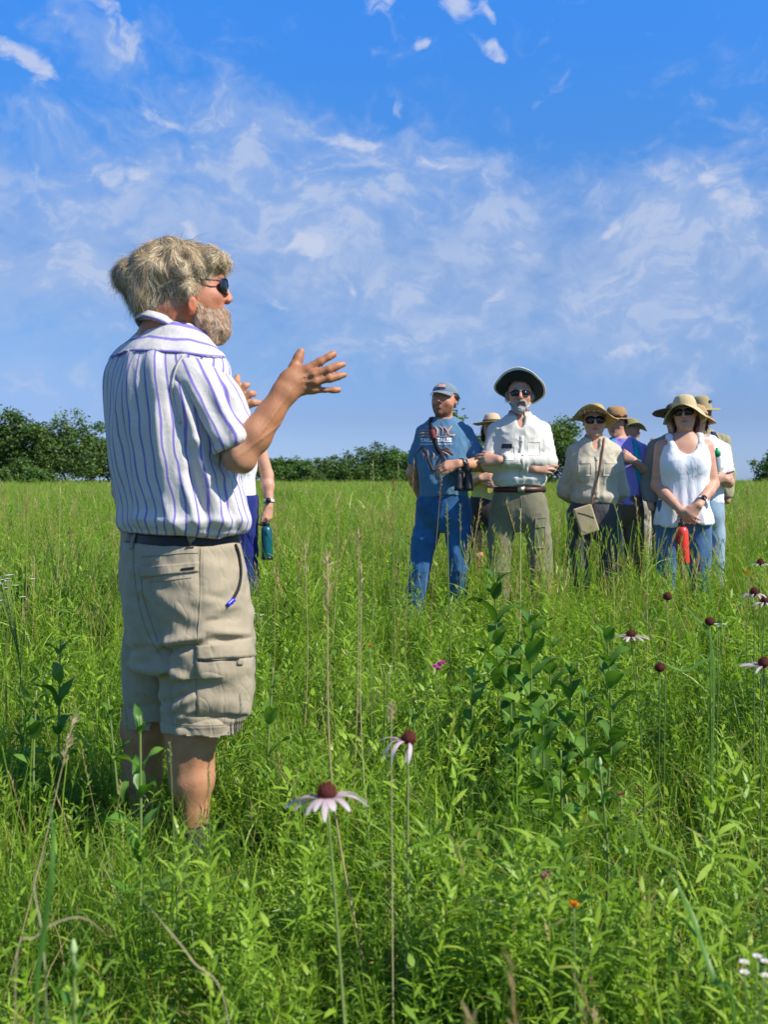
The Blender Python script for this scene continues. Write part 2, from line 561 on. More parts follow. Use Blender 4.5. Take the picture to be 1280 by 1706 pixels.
def rdirs(n, tilt, r):
    th = r.uniform(0, 2 * math.pi, n); ph = np.abs(r.normal(0, tilt, n))
    return np.stack([np.cos(th) * np.sin(ph), np.sin(th) * np.sin(ph), np.cos(ph)], 1)


LEAFSEG = np.array([0.15, 0.8, 1.0, 0.65, 0.05])
GREEN = [(0.0, (0.022, 0.052, 0.009)), (0.25, (0.070, 0.150, 0.016)), (0.5, (0.172, 0.305, 0.025)), (0.75, (0.30, 0.45, 0.038)),
         (0.90, (0.34, 0.45, 0.055)), (0.955, (0.44, 0.36, 0.12)), (1.0, (0.55, 0.40, 0.20))]
M_grass = leaf_mat('meadow_leaf', GREEN, trans=0.40, rough=0.42, hue=0.40)
M_dry = leaf_mat('dry_straw', [(0, (0.30, 0.17, 0.07)), (0.5, (0.52, 0.38, 0.19)), (1, (0.66, 0.55, 0.34))], trans=0.2, rough=0.6, hue=0.4)
M_broad = leaf_mat('broad_leaf', [(0, (0.040, 0.100, 0.018)), (0.5, (0.090, 0.200, 0.030)), (1, (0.17, 0.32, 0.050))], trans=0.32, rough=0.65, hue=0.4, spec=0.12)
M_stem = leaf_mat('plant_stem', [(0, (0.10, 0.16, 0.04)), (0.5, (0.20, 0.27, 0.07)), (1, (0.42, 0.36, 0.16))], trans=0.1, rough=0.5, hue=0.2)


def fine_tuft(seed, n=46, h=0.30, spread=0.06, w=0.0038, tilt=0.42, bend=0.35, dry=0.07):
    r = np.random.default_rng(seed)
    b = np.zeros((n, 3)); b[:, :2] = r.normal(0, spread, (n, 2))
    L = h * r.uniform(0.55, 1.2, n)
    v = np.clip(r.normal(0.52, 0.16, n), 0, 0.88)
    v[r.random(n) < dry] = 0.97
    return ribbons(b, rdirs(n, tilt, r), L, w * r.uniform(0.7, 1.5, n), bend * r.uniform(0.3, 1.6, n), 5, v, r=r)


def leafy_forb(seed, stems=4, h=0.30, ll=0.060, lw=0.0075, per=26, spread=0.05):
    r = np.random.default_rng(seed)
    parts = []
    for _ in range(stems):
        b = np.array([*r.normal(0, spread, 2), 0]); d = rdirs(1, 0.22, r)[0]; H = h * r.uniform(0.65, 1.15)
        n = int(per * r.uniform(0.8, 1.2))
        parts.append(ribbons(np.array([b, b]), np.array([d, d]), H, 0.0035, 0.05, 4, np.full(2, 0.62), r=r, prof=np.linspace(1, 0.5, 5)))
        s = np.linspace(0.18, 1.0, n) ** 0.85
        base = b + d * (s * H)[:, None]; base[:, 2] -= H * 0.05 * s ** 2
        th = np.arange(n) * 2.4 + r.uniform(0, 6); up = 0.35 + 0.9 * s ** 2
        dr = np.stack([np.cos(th), np.sin(th), up + r.normal(0, 0.15, n)], 1); dr /= np.linalg.norm(dr, axis=1)[:, None]
        sd = np.stack([-np.sin(th), np.cos(th), r.normal(0, 0.3, n)], 1)
        L = ll * (1.15 - 0.55 * s) * r.uniform(0.7, 1.25, n)
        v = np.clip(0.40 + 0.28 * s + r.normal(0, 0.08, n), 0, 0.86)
        parts.append(ribbons(base, dr, L, lw * r.uniform(0.7, 1.3, n), r.uniform(0.05, 0.6, n), 3, v, prof=np.array([0.3, 1.0, 0.8, 0.05]), side=sd, r=r))
    return merge(parts)


def low_leaves(seed, n=46, spread=0.11, h=0.13):
    r = np.random.default_rng(seed)
    b = np.zeros((n, 3)); b[:, :2] = r.normal(0, spread, (n, 2)); b[:, 2] = r.uniform(0.02, h, n)
    th = r.uniform(0, 6.28, n)
    d = np.stack([np.cos(th), np.sin(th), r.uniform(-0.1, 0.8, n)], 1); d /= np.linalg.norm(d, axis=1)[:, None]
    sd = np.stack([-np.sin(th), np.cos(th), r.normal(0, 0.25, n)], 1)
    return ribbons(b, d, r.uniform(0.03, 0.075, n), r.uniform(0.012, 0.024, n), 0.4, 4, np.clip(r.normal(0.36, 0.12, n), 0.02, 0.8), prof=LEAFSEG, side=sd, r=r)


def wide_tuft(seed, n=11, h=0.42):
    r = np.random.default_rng(seed)
    b = np.zeros((n, 3)); b[:, :2] = r.normal(0, 0.03, (n, 2))
    v = np.clip(r.normal(0.66, 0.10, n), 0, 0.9)
    return ribbons(b, rdirs(n, 0.38, r), h * r.uniform(0.6, 1.2, n), r.uniform(0.006, 0.012, n), r.uniform(0.2, 0.9, n), 8, v, r=r)


def tall_stalks(seed, n=4, h=0.62, dryness=0.5):
    """flowering grass culms with a narrow seed head"""
    r = np.random.default_rng(seed)
    parts = []
    b = np.zeros((n, 3)); b[:, :2] = r.normal(0, 0.05, (n, 2))
    d = rdirs(n, 0.16, r); H = h * r.uniform(0.7, 1.2, n)
    for i in range(n):
        dry = r.random() < dryness
        v0 = 0.93 if dry else 0.70
        parts.append(ribbons(b[i:i + 1].repeat(2, 0), d[i:i + 1].repeat(2, 0), H[i], 0.0024, 0.12, 6, np.full(2, v0), r=r, prof=np.ones(7)))
        m = 16
        s = np.linspace(0.80, 1.0, m)
        base = b[i] + d[i] * (s * H[i])[:, None]
        hor = d[i].copy(); hor[2] = 0; hor /= np.linalg.norm(hor) + 1e-9
        base = base + hor * (H[i] * 0.12 * s * s * 0.6)[:, None]; base[:, 2] -= H[i] * 0.12 * s ** 2.2 * 0.75
        th = r.uniform(0, 6.28, m)
        dr = np.stack([np.cos(th) * 0.35, np.sin(th) * 0.35, np.ones(m)], 1); dr /= np.linalg.norm(dr, axis=1)[:, None]
        parts.append(ribbons(base, dr, 0.022, 0.0035, 0.1, 2, np.full(m, 0.96 if dry else 0.84), r=r))
        k = 3
        parts.append(ribbons(b[i] + d[i] * (np.array([0.15, 0.3, 0.45]) * H[i])[:, None], rdirs(k, 0.6, r), 0.22, 0.0055, 0.6, 5, np.full(k, 0.6), r=r))
    return merge(parts)


def far_patch(seed, n=230, size=0.7, h=0.36, w=0.012):
    r = np.random.default_rng(seed)
    b = np.zeros((n, 3)); b[:, :2] = r.uniform(-size, size, (n, 2))
    v = np.clip(r.normal(0.63, 0.15, n), 0, 0.88); v[r.random(n) < 0.18] = 0.95
    a = ribbons(b, rdirs(n, 0.33, r), h * r.uniform(0.5, 1.25, n), w * r.uniform(0.6, 1.4, n), 0.35, 3, v, r=r)
    return a


protos = []
PC = bpy.data.collections.new('meadow_plants')      # not linked: only the scatter uses it


def proto(i, data):
    V, F, v = data
    o = mk('grass_clump_%02d' % i, V, F, M_grass, attrs={'v': v}, link=False)
    PC.objects.link(o)


K = 0
kinds = {}
def addp(kind, data):
    global K
    kinds.setdefault(kind, []).append(K); proto(K, data); K += 1


for s in range(5): addp('fine', fine_tuft(100 + s))
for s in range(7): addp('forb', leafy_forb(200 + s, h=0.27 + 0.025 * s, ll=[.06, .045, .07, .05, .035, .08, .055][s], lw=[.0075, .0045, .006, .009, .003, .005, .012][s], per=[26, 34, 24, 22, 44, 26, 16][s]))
for s in range(3): addp('low', low_leaves(300 + s))
for s in range(4): addp('wide', wide_tuft(400 + s))
for s in range(3): addp('thatch', fine_tuft(450 + s, n=24, h=0.34, spread=0.07, w=0.0026, tilt=0.85, bend=0.7, dry=0.8))
for s in range(4): addp('stalk', tall_stalks(500 + s, dryness=0.25 + 0.15 * s))
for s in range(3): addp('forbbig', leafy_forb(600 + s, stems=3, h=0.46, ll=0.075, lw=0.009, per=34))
for s in range(3): addp('mid', fine_tuft(700 + s, n=60, h=0.40, spread=0.12, w=0.0062, tilt=0.35))
for s in range(3): addp('midfine', fine_tuft(750 + s, n=70, h=0.50, spread=0.10, w=0.0030, tilt=0.25, bend=0.3))
for s in range(4): addp('far', far_patch(800 + s))
for s in range(3): addp('farhigh', far_patch(850 + s, n=60, h=0.62, w=0.010))

FIXED = []       # keep-out circles: (x, y, r, scale factor) where grass is trampled low


def scatter(y0, y1, dens, mix, smin, smax, hfun=None, half=0.50, margin=1.2, seed=0):
    r = np.random.default_rng(seed)
    wmax = y1 * half + margin
    n = int(dens * (y1 - y0) * 2 * wmax)
    x = r.uniform(-wmax, wmax, n); y = r.uniform(y0, y1, n)
    ok = np.abs(x) < np.maximum(y, 0) * half + margin
    x, y = x[ok], y[ok]; n = len(x)
    names = list(mix); p = np.array([mix[k] for k in names], float); p /= p.sum()
    # kinds come in drifts, not evenly
    q = np.stack([wob(np.stack([x, y, x * 0], 1), 0.45, 40 + i, 5) for i in range(len(names))], 1)
    pr = p[None] * np.exp(0.95 * q); pr /= pr.sum(1)[:, None]
    c = (pr.cumsum(1) < r.random(n)[:, None]).sum(1).clip(0, len(names) - 1)
    idx = np.array([r.choice(kinds[names[k]]) for k in c])
    sc = r.uniform(smin, smax, n)
    sc *= 1 + 0.20 * wob(np.stack([x, y, x * 0], 1), 0.8, 5, 6)
    if hfun is not None: sc = sc * hfun(x, y)
    for fx, fy, fr, fs in FIXED:
        d = np.hypot(x - fx, y - fy)
        sc = sc * (fs + (1 - fs) * np.clip(d / fr, 0, 1) ** 2)
    rot = np.zeros((n, 3)); rot[:, 2] = r.uniform(0, 6.28, n); rot[:, 0] = r.normal(0, 0.13, n); rot[:, 1] = r.normal(0, 0.13, n)
    return x, y, idx, sc, rot
def build_meadow():
    # the speaker's trampled spot, and a shallower strip between him and the camera
    FIXED.append((-0.55, 2.60, 0.60, 0.80))
    hf = lambda x, y: 0.86 + 0.26 * np.clip((y - 2.2) / 3.0, 0, 1) - 0.10 * np.clip((y - 4.5) / 1.0, 0, 1)
    near = scatter(0.55, 6.0, 175, dict(fine=4.6, forb=6.6, low=2.0, wide=1.7, stalk=0.35, forbbig=1.5, midfine=1.0, thatch=1.0), 0.68, 1.15, hf, margin=1.0, seed=1)
    mid = scatter(5.0, 17.0, 100, dict(fine=2.6, forb=2.6, low=0.7, wide=1.2, stalk=2.8, forbbig=0.9, mid=1.6, midfine=3.4, thatch=1.2), 0.80, 1.28, None, half=0.46, seed=2)
    mid2 = scatter(15.0, 40.0, 13, dict(mid=4, midfine=4, forbbig=1.5, stalk=2.4, far=1.2), 0.95, 1.5, None, half=0.44, seed=3)
    far = scatter(30.0, 150.0, 2.0, dict(far=5, farhigh=1.2), 0.95, 1.45, None, half=0.43, seed=4)
    x, y, idx, sc, rot = [np.concatenate(a) for a in zip(near, mid, mid2, far)]
    z = terrain(x, y) - 0.01
    V = np.stack([x, y, z], 1)
    me = bpy.data.meshes.new('meadow_grass')
    me.vertices.add(len(V)); me.vertices.foreach_set('co', V.astype(np.float32).ravel())
    a = me.attributes.new('pick', 'INT', 'POINT'); a.data.foreach_set('value', idx.astype(np.int32))
    a = me.attributes.new('size', 'FLOAT', 'POINT'); a.data.foreach_set('value', sc.astype(np.float32))
    a = me.attributes.new('turn', 'FLOAT_VECTOR', 'POINT'); a.data.foreach_set('vector', rot.astype(np.float32).ravel())
    me.update()
    o = bpy.data.objects.new('meadow_grass', me); COL.objects.link(o)
    me.materials.append(M_grass)
    ng = bpy.data.node_groups.new('meadow_scatter', 'GeometryNodeTree')
    ng.interface.new_socket('Geometry', in_out='INPUT', socket_type='NodeSocketGeometry')
    ng.interface.new_socket('Geometry', in_out='OUTPUT', socket_type='NodeSocketGeometry')
    N = ng.nodes; L = ng.links
    gi = N.new('NodeGroupInput'); go = N.new('NodeGroupOutput')
    ci = N.new('GeometryNodeCollectionInfo'); ci.inputs['Collection'].default_value = PC
    ci.inputs['Separate Children'].default_value = True
    ci.inputs['Reset Children'].default_value = True
    ip = N.new('GeometryNodeInstanceOnPoints')
    ip.inputs['Pick Instance'].default_value = True
    def na(name, typ):
        n = N.new('GeometryNodeInputNamedAttribute'); n.data_type = typ; n.inputs[0].default_value = name
        return [s for s in n.outputs if s.enabled][0]
    m2p = N.new('GeometryNodeMeshToPoints')
    L.new(gi.outputs[0], m2p.inputs[0]); L.new(m2p.outputs[0], ip.inputs['Points'])
    L.new(ci.outputs[0], ip.inputs['Instance'])
    L.new(na('pick', 'INT'), ip.inputs['Instance Index'])
    L.new(na('turn', 'FLOAT_VECTOR'), ip.inputs['Rotation'])
    L.new(na('size', 'FLOAT'), ip.inputs['Scale'])
    L.new(ip.outputs[0], go.inputs[0])
    md = o.modifiers.new('scatter', 'NODES'); md.node_group = ng
    setp(o, 'tall green prairie grass and leafy herbs covering the whole meadow', 'grass', kind='stuff')
    print('meadow instances', len(V))
    return o


build_meadow()

# ------------------------------------------------------------------ trees at the far edge of the meadow
M_bark = plain('bark', (0.075, 0.058, 0.042), 0.9, 0.1, 0.3, 6, 0.6, 40)
TREEG = [(0.0, (0.032, 0.065, 0.016)), (0.35, (0.075, 0.135, 0.026)), (0.7, (0.135, 0.215, 0.038)), (1.0, (0.21, 0.30, 0.055))]
M_tree = leaf_mat('tree_leaf', TREEG, trans=0.25, rough=0.5, hue=0.25)
M_tree2 = leaf_mat('tree_leaf_bright', [(0.0, (0.040, 0.085, 0.016)), (0.5, (0.095, 0.185, 0.030)), (1.0, (0.17, 0.28, 0.045))], trans=0.28, rough=0.5, hue=0.2)


def tree(px, ytop, half_px, depth, label, seed, leaves=6500, low=0.12, mat=None, lobes=13, name='broadleaf_tree', group='trees along the far edge of the meadow', gap=1.0, leaf=0.26, base_drop=0.0):
    r = np.random.default_rng(seed)
    c = P(px, 800, depth); gz = float(terrain(c.x, depth)) - base_drop
    H = P(px, ytop, depth).z - gz; W = half_px / FPX * depth
    root = empty(name, (c.x, depth, gz), label, 'tree', group)
    # trunk and limbs
    tips = []; parts = []
    fork = H * r.uniform(0.16, 0.26)
    lean = r.normal(0, 0.04 * H, 2)
    tp = np.array([[0, 0, -0.3], [lean[0] * .3, lean[1] * .3, fork * .6], [lean[0] * .6, lean[1] * .6, fork], [lean[0], lean[1], H * 0.6]])
    parts.append(tube(spline(tp, 8), np.linspace(0.035, 0.012, 8) * H * 0.62, 7))
    LB = []
    for i in range(lobes):
        th = 2.4 * i + r.uniform(-.4, .4)
        q = (i + 0.5) / lobes
        z = H * (low + 0.12 + (0.80 - low) * q)
        rr = W * 0.80 * math.sqrt(max(0.02, 1 - (max(q - 0.30, 0) / 0.78) ** 2)) * r.uniform(0.45, 1.0)
        e = np.array([math.cos(th) * rr, math.sin(th) * rr * 0.8, z])
        LB.append((e, W * r.uniform(0.24, 0.42) * (1.1 - 0.35 * q)))
        s = np.array([lean[0] * .6, lean[1] * .6, fork * r.uniform(0.8, 1.4)])
        m = (s + e) / 2 + np.array([0, 0, -0.05 * H * r.uniform(0, 1)]) + r.normal(0, 0.03 * H, 3)
        pp = spline([s, m, e], 7)
        parts.append(tube(pp, np.linspace(0.012, 0.003, 7) * H, 5))
        for _ in range(3):
            k = r.integers(3, 6); e2 = e + r.normal(0, 1, 3) * W * 0.32 * np.array([1, .8, .6])
            parts.append(tube(spline([pp[k], (pp[k] + e2) / 2 + r.normal(0, .02 * H, 3), e2], 5), np.linspace(0.005, 0.0015, 5) * H, 4))
            LB.append((e2, W * r.uniform(0.12, 0.22)))
    V, F = join(parts)
    mk('trunk', V, F, M_bark, root)
    # crown: leaves gathered in sprays inside the lobes
    vol = np.array([b[1] ** 2.2 for b in LB]); vol /= vol.sum()
    ns = leaves // 16
    pick = r.choice(len(LB), ns, p=vol)
    cc = np.array([LB[i][0] for i in pick]); rad = np.array([LB[i][1] for i in pick])
    dd = r.normal(size=(ns, 3)); dd /= np.linalg.norm(dd, axis=1)[:, None]
    rr = rad * r.random(ns) ** 0.38 * r.uniform(0.8, 1.22, ns)
    sc = cc + dd * rr[:, None] * np.array([1.08, 1, 0.74])
    sc = sc[sc[:, 2] > H * low * r.uniform(0.4, 1.0, len(sc))]
    # gaps
    keep = wob(sc, 1.9 / W, seed + 5, 6) > -0.95 * gap
    sc = sc[keep]; n = len(sc) * 16
    b = np.repeat(sc, 16, 0) + r.normal(0, 0.030 * H + 0.06, (n, 3)) * np.array([1.3, 1.3, 0.8])
    d = r.normal(size=(n, 3)); d[:, 2] *= 0.6; d /= np.linalg.norm(d, axis=1)[:, None]
    zz = b[:, 2] / H
    v = np.clip(0.42 + r.normal(0, 0.15, n) + 0.28 * np.repeat(wob(sc, 2.6 / W, seed, 5), 16) * 0.6, 0, 1)
    V, F, va = ribbons(b, d, leaf * r.uniform(0.6, 1.3, n), leaf * 0.62 * r.uniform(0.7, 1.2, n), 0.15, 2, v, prof=np.array([0.35, 1.0, 0.15]), r=r)
    mk('crown', V, F, mat or M_tree, root, attrs={'v': va})
    return root


tree(-30, 684, 62, 92, 'tall dark leafy tree at the far left edge of the photo', 11, 12000, low=0.05)
tree(36, 690, 60, 86, 'dense dark green tree left of the open-crowned tree', 12, 14000, low=0.04, lobes=15)
tree(112, 699, 64, 90, 'open-crowned tree with sky showing between its forked limbs', 13, 9500, low=0.16, lobes=16, gap=0.62, leaf=0.24)
tree(168, 722, 46, 94, 'rounded green tree just left of the striped shirt', 14, 9000, low=0.10, gap=0.8)
tree(38, 772, 40, 80, 'low dark shrub under the dense tree at left', 15, 5000, low=0.0, lobes=8, name='shrub', group='shrubs at the foot of the far trees', leaf=0.2)
tree(52, 784, 20, 76, 'small bright green shrub at the foot of the left trees', 16, 2500, low=0.0, lobes=6, mat=M_tree2, name='shrub', group='shrubs at the foot of the far trees', leaf=0.18)
tree(455, 768, 34, 120, 'low rounded tree just right of the hand with the teal bottle', 21, 5000, low=0.02, mat=M_tree2)
tree(494, 765, 44, 118, 'broad mid green tree, second from the bottle in the middle treeline', 122, 8000, low=0.02, mat=M_tree2)
tree(548, 766, 44, 124, 'dull green tree in the centre of the middle treeline', 23, 8000, low=0.02)
tree(584, 770, 36, 112, 'small tree between the middle treeline and the taller right end', 24, 4500, low=0.02)
tree(622, 752, 48, 120, 'tall dark tree in the middle treeline above the seed spikes', 25, 9000, low=0.02)
tree(664, 750, 46, 116, 'tree at the right end of the middle treeline beside the blue T-shirt', 26, 9000, low=0.02, mat=M_tree2)
tree(704, 760, 30, 122, 'tree hidden behind the man in the blue T-shirt', 27, 5000, low=0.02)
tree(752, 682, 15, 62, 'treetop peeking over the shoulder of the blue T-shirt', 28, 2600, low=0.35, mat=M_tree2, leaf=0.2)
tree(798, 722, 20, 66, 'tree glimpsed between the blue and the white-shirted man', 29, 3500, low=0.1, leaf=0.2)
tree(938, 697, 42, 74, 'airy dark tree between the white shirt and the beige shirt', 30, 8500, low=0.08, gap=0.55, lobes=15, leaf=0.2)
tree(900, 735, 24, 78, 'smaller tree behind the elbow of the white-shirted man', 32, 4500, low=0.04, leaf=0.2)
tree(1290, 752, 34, 88, 'grey-green tree cut by the right edge of the photo', 31, 5500, low=0.05, gap=0.55, leaf=0.2)
for i_, (px_, d_) in enumerate(((470, 114), (520, 113), (562, 116), (604, 114), (645, 112), (690, 115))):
    tree(px_, 783, 30, d_, ['low scrub at the left end of the middle treeline', 'low scrub beneath the second tree from the bottle', 'low scrub under the dull green centre tree', 'low scrub at the foot of the small tree in the middle treeline', 'low scrub under the tall dark tree of the middle treeline', 'low scrub beside the blue T-shirt'][i_], 40 + i_, 3500, low=0.0, lobes=8, name='shrub', group='shrubs at the foot of the far trees', leaf=.24, mat=M_tree if i_ % 2 else M_tree2)
# ------------------------------------------------------------------ solid modelling: distance fields meshed by surface nets
class Field:
    def __init__(s, lo, hi, h):
        s.lo = np.asarray(lo, float); s.h = h
        s.n = np.ceil((np.asarray(hi, float) - s.lo) / h).astype(int) + 1
        s.f = np.full(s.n, 1.0, np.float32)

    def _reg(s, lo, hi):
        i0 = np.clip(np.floor((np.asarray(lo) - s.lo) / s.h).astype(int), 0, s.n - 1)
        i1 = np.clip(np.ceil((np.asarray(hi) - s.lo) / s.h).astype(int) + 1, 1, s.n)
        sl = tuple(slice(a, b) for a, b in zip(i0, i1))
        g = [(s.lo[k] + s.h * np.arange(i0[k], i1[k])).astype(np.float32) for k in range(3)]
        return sl, np.meshgrid(*g, indexing='ij', sparse=True)

    def add(s, prim, k=0.01, op='u'):
        fn, lo, hi = prim
        pad = k + 3 * s.h
        sl, g = s._reg(np.asarray(lo) - pad, np.asarray(hi) + pad)
        b = fn(*g); a = s.f[sl]
        if op == 'u':
            t = np.clip(0.5 + 0.5 * (a - b) / k, 0, 1)
            s.f[sl] = a + (b - a) * t - k * t * (1 - t)
        elif op == 's':      # carve
            b = -b
            t = np.clip(0.5 - 0.5 * (a - b) / k, 0, 1)
            s.f[sl] = a + (b - a) * t + k * t * (1 - t)
        return s

    def cut(s, fn):
        """keep only where fn(x,y,z) < 0 (hard cut)"""
        sl, g = s._reg(s.lo, s.lo + s.h * s.n)
        s.f = np.maximum(s.f, fn(*g).astype(np.float32) + np.zeros(1, np.float32))
        return s

    def mesh(s, relax=1):
        f = s.f
        f[0], f[-1], f[:, 0], f[:, -1], f[:, :, 0], f[:, :, -1] = 1, 1, 1, 1, 1, 1
        ins = f < 0
        c = np.zeros(s.n - 1, np.int8)
        off = [(i, j, k) for i in (0, 1) for j in (0, 1) for k in (0, 1)]
        for i, j, k in off:
            c += ins[i:s.n[0] - 1 + i, j:s.n[1] - 1 + j, k:s.n[2] - 1 + k]
        act = (c > 0) & (c < 8)
        ijk = np.argwhere(act)
        idx = np.full(s.n - 1, -1, np.int32); idx[tuple(ijk.T)] = np.arange(len(ijk))
        fl = np.stack([f[ijk[:, 0] + i, ijk[:, 1] + j, ijk[:, 2] + k] for i, j, k in off], 1)
        pos = np.zeros((len(ijk), 3)); cnt = np.zeros(len(ijk))
        O = np.array(off, float)
        for a in range(8):
            for b in range(a + 1, 8):
                if np.abs(O[a] - O[b]).sum() != 1: continue
                fa, fb = fl[:, a], fl[:, b]
                m = (fa < 0) != (fb < 0)
                t = fa[m] / (fa[m] - fb[m])
                pos[m] += O[a] + (O[b] - O[a]) * t[:, None]; cnt[m] += 1
        pos /= cnt[:, None]
        V = s.lo + s.h * (ijk + pos)
        Fs = []
        for ax in range(3):
            u, v = (ax + 1) % 3, (ax + 2) % 3
            sh = [slice(0, s.n[k]) for k in range(3)]
            a = [slice(1, s.n[k] - 1) for k in range(3)]; b = list(a)
            a[ax] = slice(0, s.n[ax] - 1); b[ax] = slice(1, s.n[ax])
            A = ins[tuple(a)]; B = ins[tuple(b)]
            for sgn, M in ((1, A & ~B), (-1, ~A & B)):
                e = np.argwhere(M)
                if not len(e): continue
                e = e + np.array([1 if k != ax else 0 for k in range(3)])
                q = []
                for du, dv in ((1, 1), (0, 1), (0, 0), (1, 0)):
                    p = e.copy(); p[:, u] -= du; p[:, v] -= dv
                    q.append(idx[tuple(p.T)])
                q = np.stack(q, 1)
                Fs.append(q if sgn > 0 else q[:, ::-1])
        F = np.vstack(Fs)
        F = F[(F >= 0).all(1)]
        for _ in range(relax):
            V = lap(V, F, 0.5)
        return V, F


def lap(V, F, a):
    S = np.zeros_like(V); n = np.zeros(len(V))
    for i in range(4):
        for j in (1, 3):
            np.add.at(S, F[:, i], V[F[:, (i + j) % 4]]); np.add.at(n, F[:, i], 1)
    return V * (1 - a) + a * S / np.maximum(n, 1)[:, None]


def normals(V, F):
    N = np.cross(V[F[:, 2]] - V[F[:, 0]], V[F[:, 3]] - V[F[:, 1]])
    S = np.zeros_like(V)
    for i in range(4): np.add.at(S, F[:, i], N)
    return S / (np.linalg.norm(S, axis=1)[:, None] + 1e-12)


def cone(a, b, ra, rb, flat=None, ff=1.0):
    """tapered capsule; flat: direction in which the section is thinned by factor ff"""
    a = np.asarray(a, np.float32); b = np.asarray(b, np.float32); d = b - a; L2 = max(float(d @ d), 1e-9)
    if flat is not None:
        fl = np.asarray(flat, np.float32); fl = fl / np.linalg.norm(fl)
    def fn(x, y, z):
        px, py, pz = x - a[0], y - a[1], z - a[2]
        t = np.clip((px * d[0] + py * d[1] + pz * d[2]) / L2, 0, 1)
        qx, qy, qz = px - d[0] * t, py - d[1] * t, pz - d[2] * t
        if flat is not None:
            s = qx * fl[0] + qy * fl[1] + qz * fl[2]
            e = (1 / ff ** 2 - 1) * s * s
            return (np.sqrt(qx * qx + qy * qy + qz * qz + e) - (ra + (rb - ra) * t)) * (0.5 + 0.5 * ff)
        return np.sqrt(qx * qx + qy * qy + qz * qz) - (ra + (rb - ra) * t)
    r = max(ra, rb)
    return fn, np.minimum(a, b) - r, np.maximum(a, b) + r


def ell(c, r, R=None):
    c = np.asarray(c, np.float32); r = np.asarray(r, np.float32)
    R = np.eye(3) if R is None else np.asarray(R)     # columns = axes in space
    def fn(x, y, z):
        p = (x - c[0], y - c[1], z - c[2])
        k0 = 0; k1 = 0
        for i in range(3):
            u = p[0] * float(R[0, i]) + p[1] * float(R[1, i]) + p[2] * float(R[2, i])
            k0 = k0 + (u / r[i]) ** 2; k1 = k1 + (u / r[i] ** 2) ** 2
        k0 = np.sqrt(k0) + 1e-6; k1 = np.sqrt(k1) + 1e-6
        return k0 * (k0 - 1) / k1
    e = np.sqrt(((R * r) ** 2).sum(1))
    return fn, c - e, c + e


def loft(secs, yaw=0.0, p=2.3):
    """stack of super-elliptic sections (z, cx, cy, a, b[, yaw]) along z"""
    S = np.array([list(s) + ([yaw] if len(s) == 5 else []) for s in secs], float)
    S = S[np.argsort(S[:, 0])]
    zz = np.linspace(S[0, 0], S[-1, 0], 120)
    # smooth interpolation of the sections
    C = np.zeros((120, 5))
    for k in range(5):
        y = S[:, k + 1]; m = np.gradient(y, S[:, 0]) if len(S) > 2 else np.full(len(S), (y[-1] - y[0]) / (S[-1, 0] - S[0, 0]))
        i = np.clip(np.searchsorted(S[:, 0], zz) - 1, 0, len(S) - 2)
        h = S[i + 1, 0] - S[i, 0]; t = (zz - S[i, 0]) / h
        C[:, k] = (2 * t ** 3 - 3 * t ** 2 + 1) * y[i] + (t ** 3 - 2 * t ** 2 + t) * h * m[i] + (-2 * t ** 3 + 3 * t ** 2) * y[i + 1] + (t ** 3 - t ** 2) * h * m[i + 1]
    def fn(x, y, z):
        v = [np.interp(z, zz, C[:, k]).astype(np.float32) for k in range(5)]
        cs, sn = np.cos(v[4]), np.sin(v[4])
        px, py = x - v[0], y - v[1]
        u = px * cs + py * sn; w_ = -px * sn + py * cs
        q = (np.abs(u / v[2]) ** p + np.abs(w_ / v[3]) ** p) ** (1 / p)
        d = (q - 1) * np.minimum(v[2], v[3])
        return np.maximum(d, np.maximum(S[0, 0] - z, z - S[-1, 0]))
    R = np.maximum(C[:, 2], C[:, 3]).max()
    lo = np.array([C[:, 0].min() - R, C[:, 1].min() - R, S[0, 0]]); hi = np.array([C[:, 0].max() + R, C[:, 1].max() + R, S[-1, 0]])
    return fn, lo, hi


def plane_cut(p, n):
    p = np.asarray(p, float); n = np.asarray(n, float); n = n / np.linalg.norm(n)
    return lambda x, y, z: (x - p[0]) * n[0] + (y - p[1]) * n[1] + (z - p[2]) * n[2]


def inter(prim, *cuts):
    fn, lo, hi = prim
    def f2(x, y, z):
        d = fn(x, y, z)
        for c in cuts: d = np.maximum(d, c(x, y, z))
        return d
    return f2, lo, hi


def chain(fd, pts, rads, k=0.004, **kw):
    for i in range(len(pts) - 1):
        fd.add(cone(pts[i], pts[i + 1], rads[i], rads[i + 1], **kw), k)


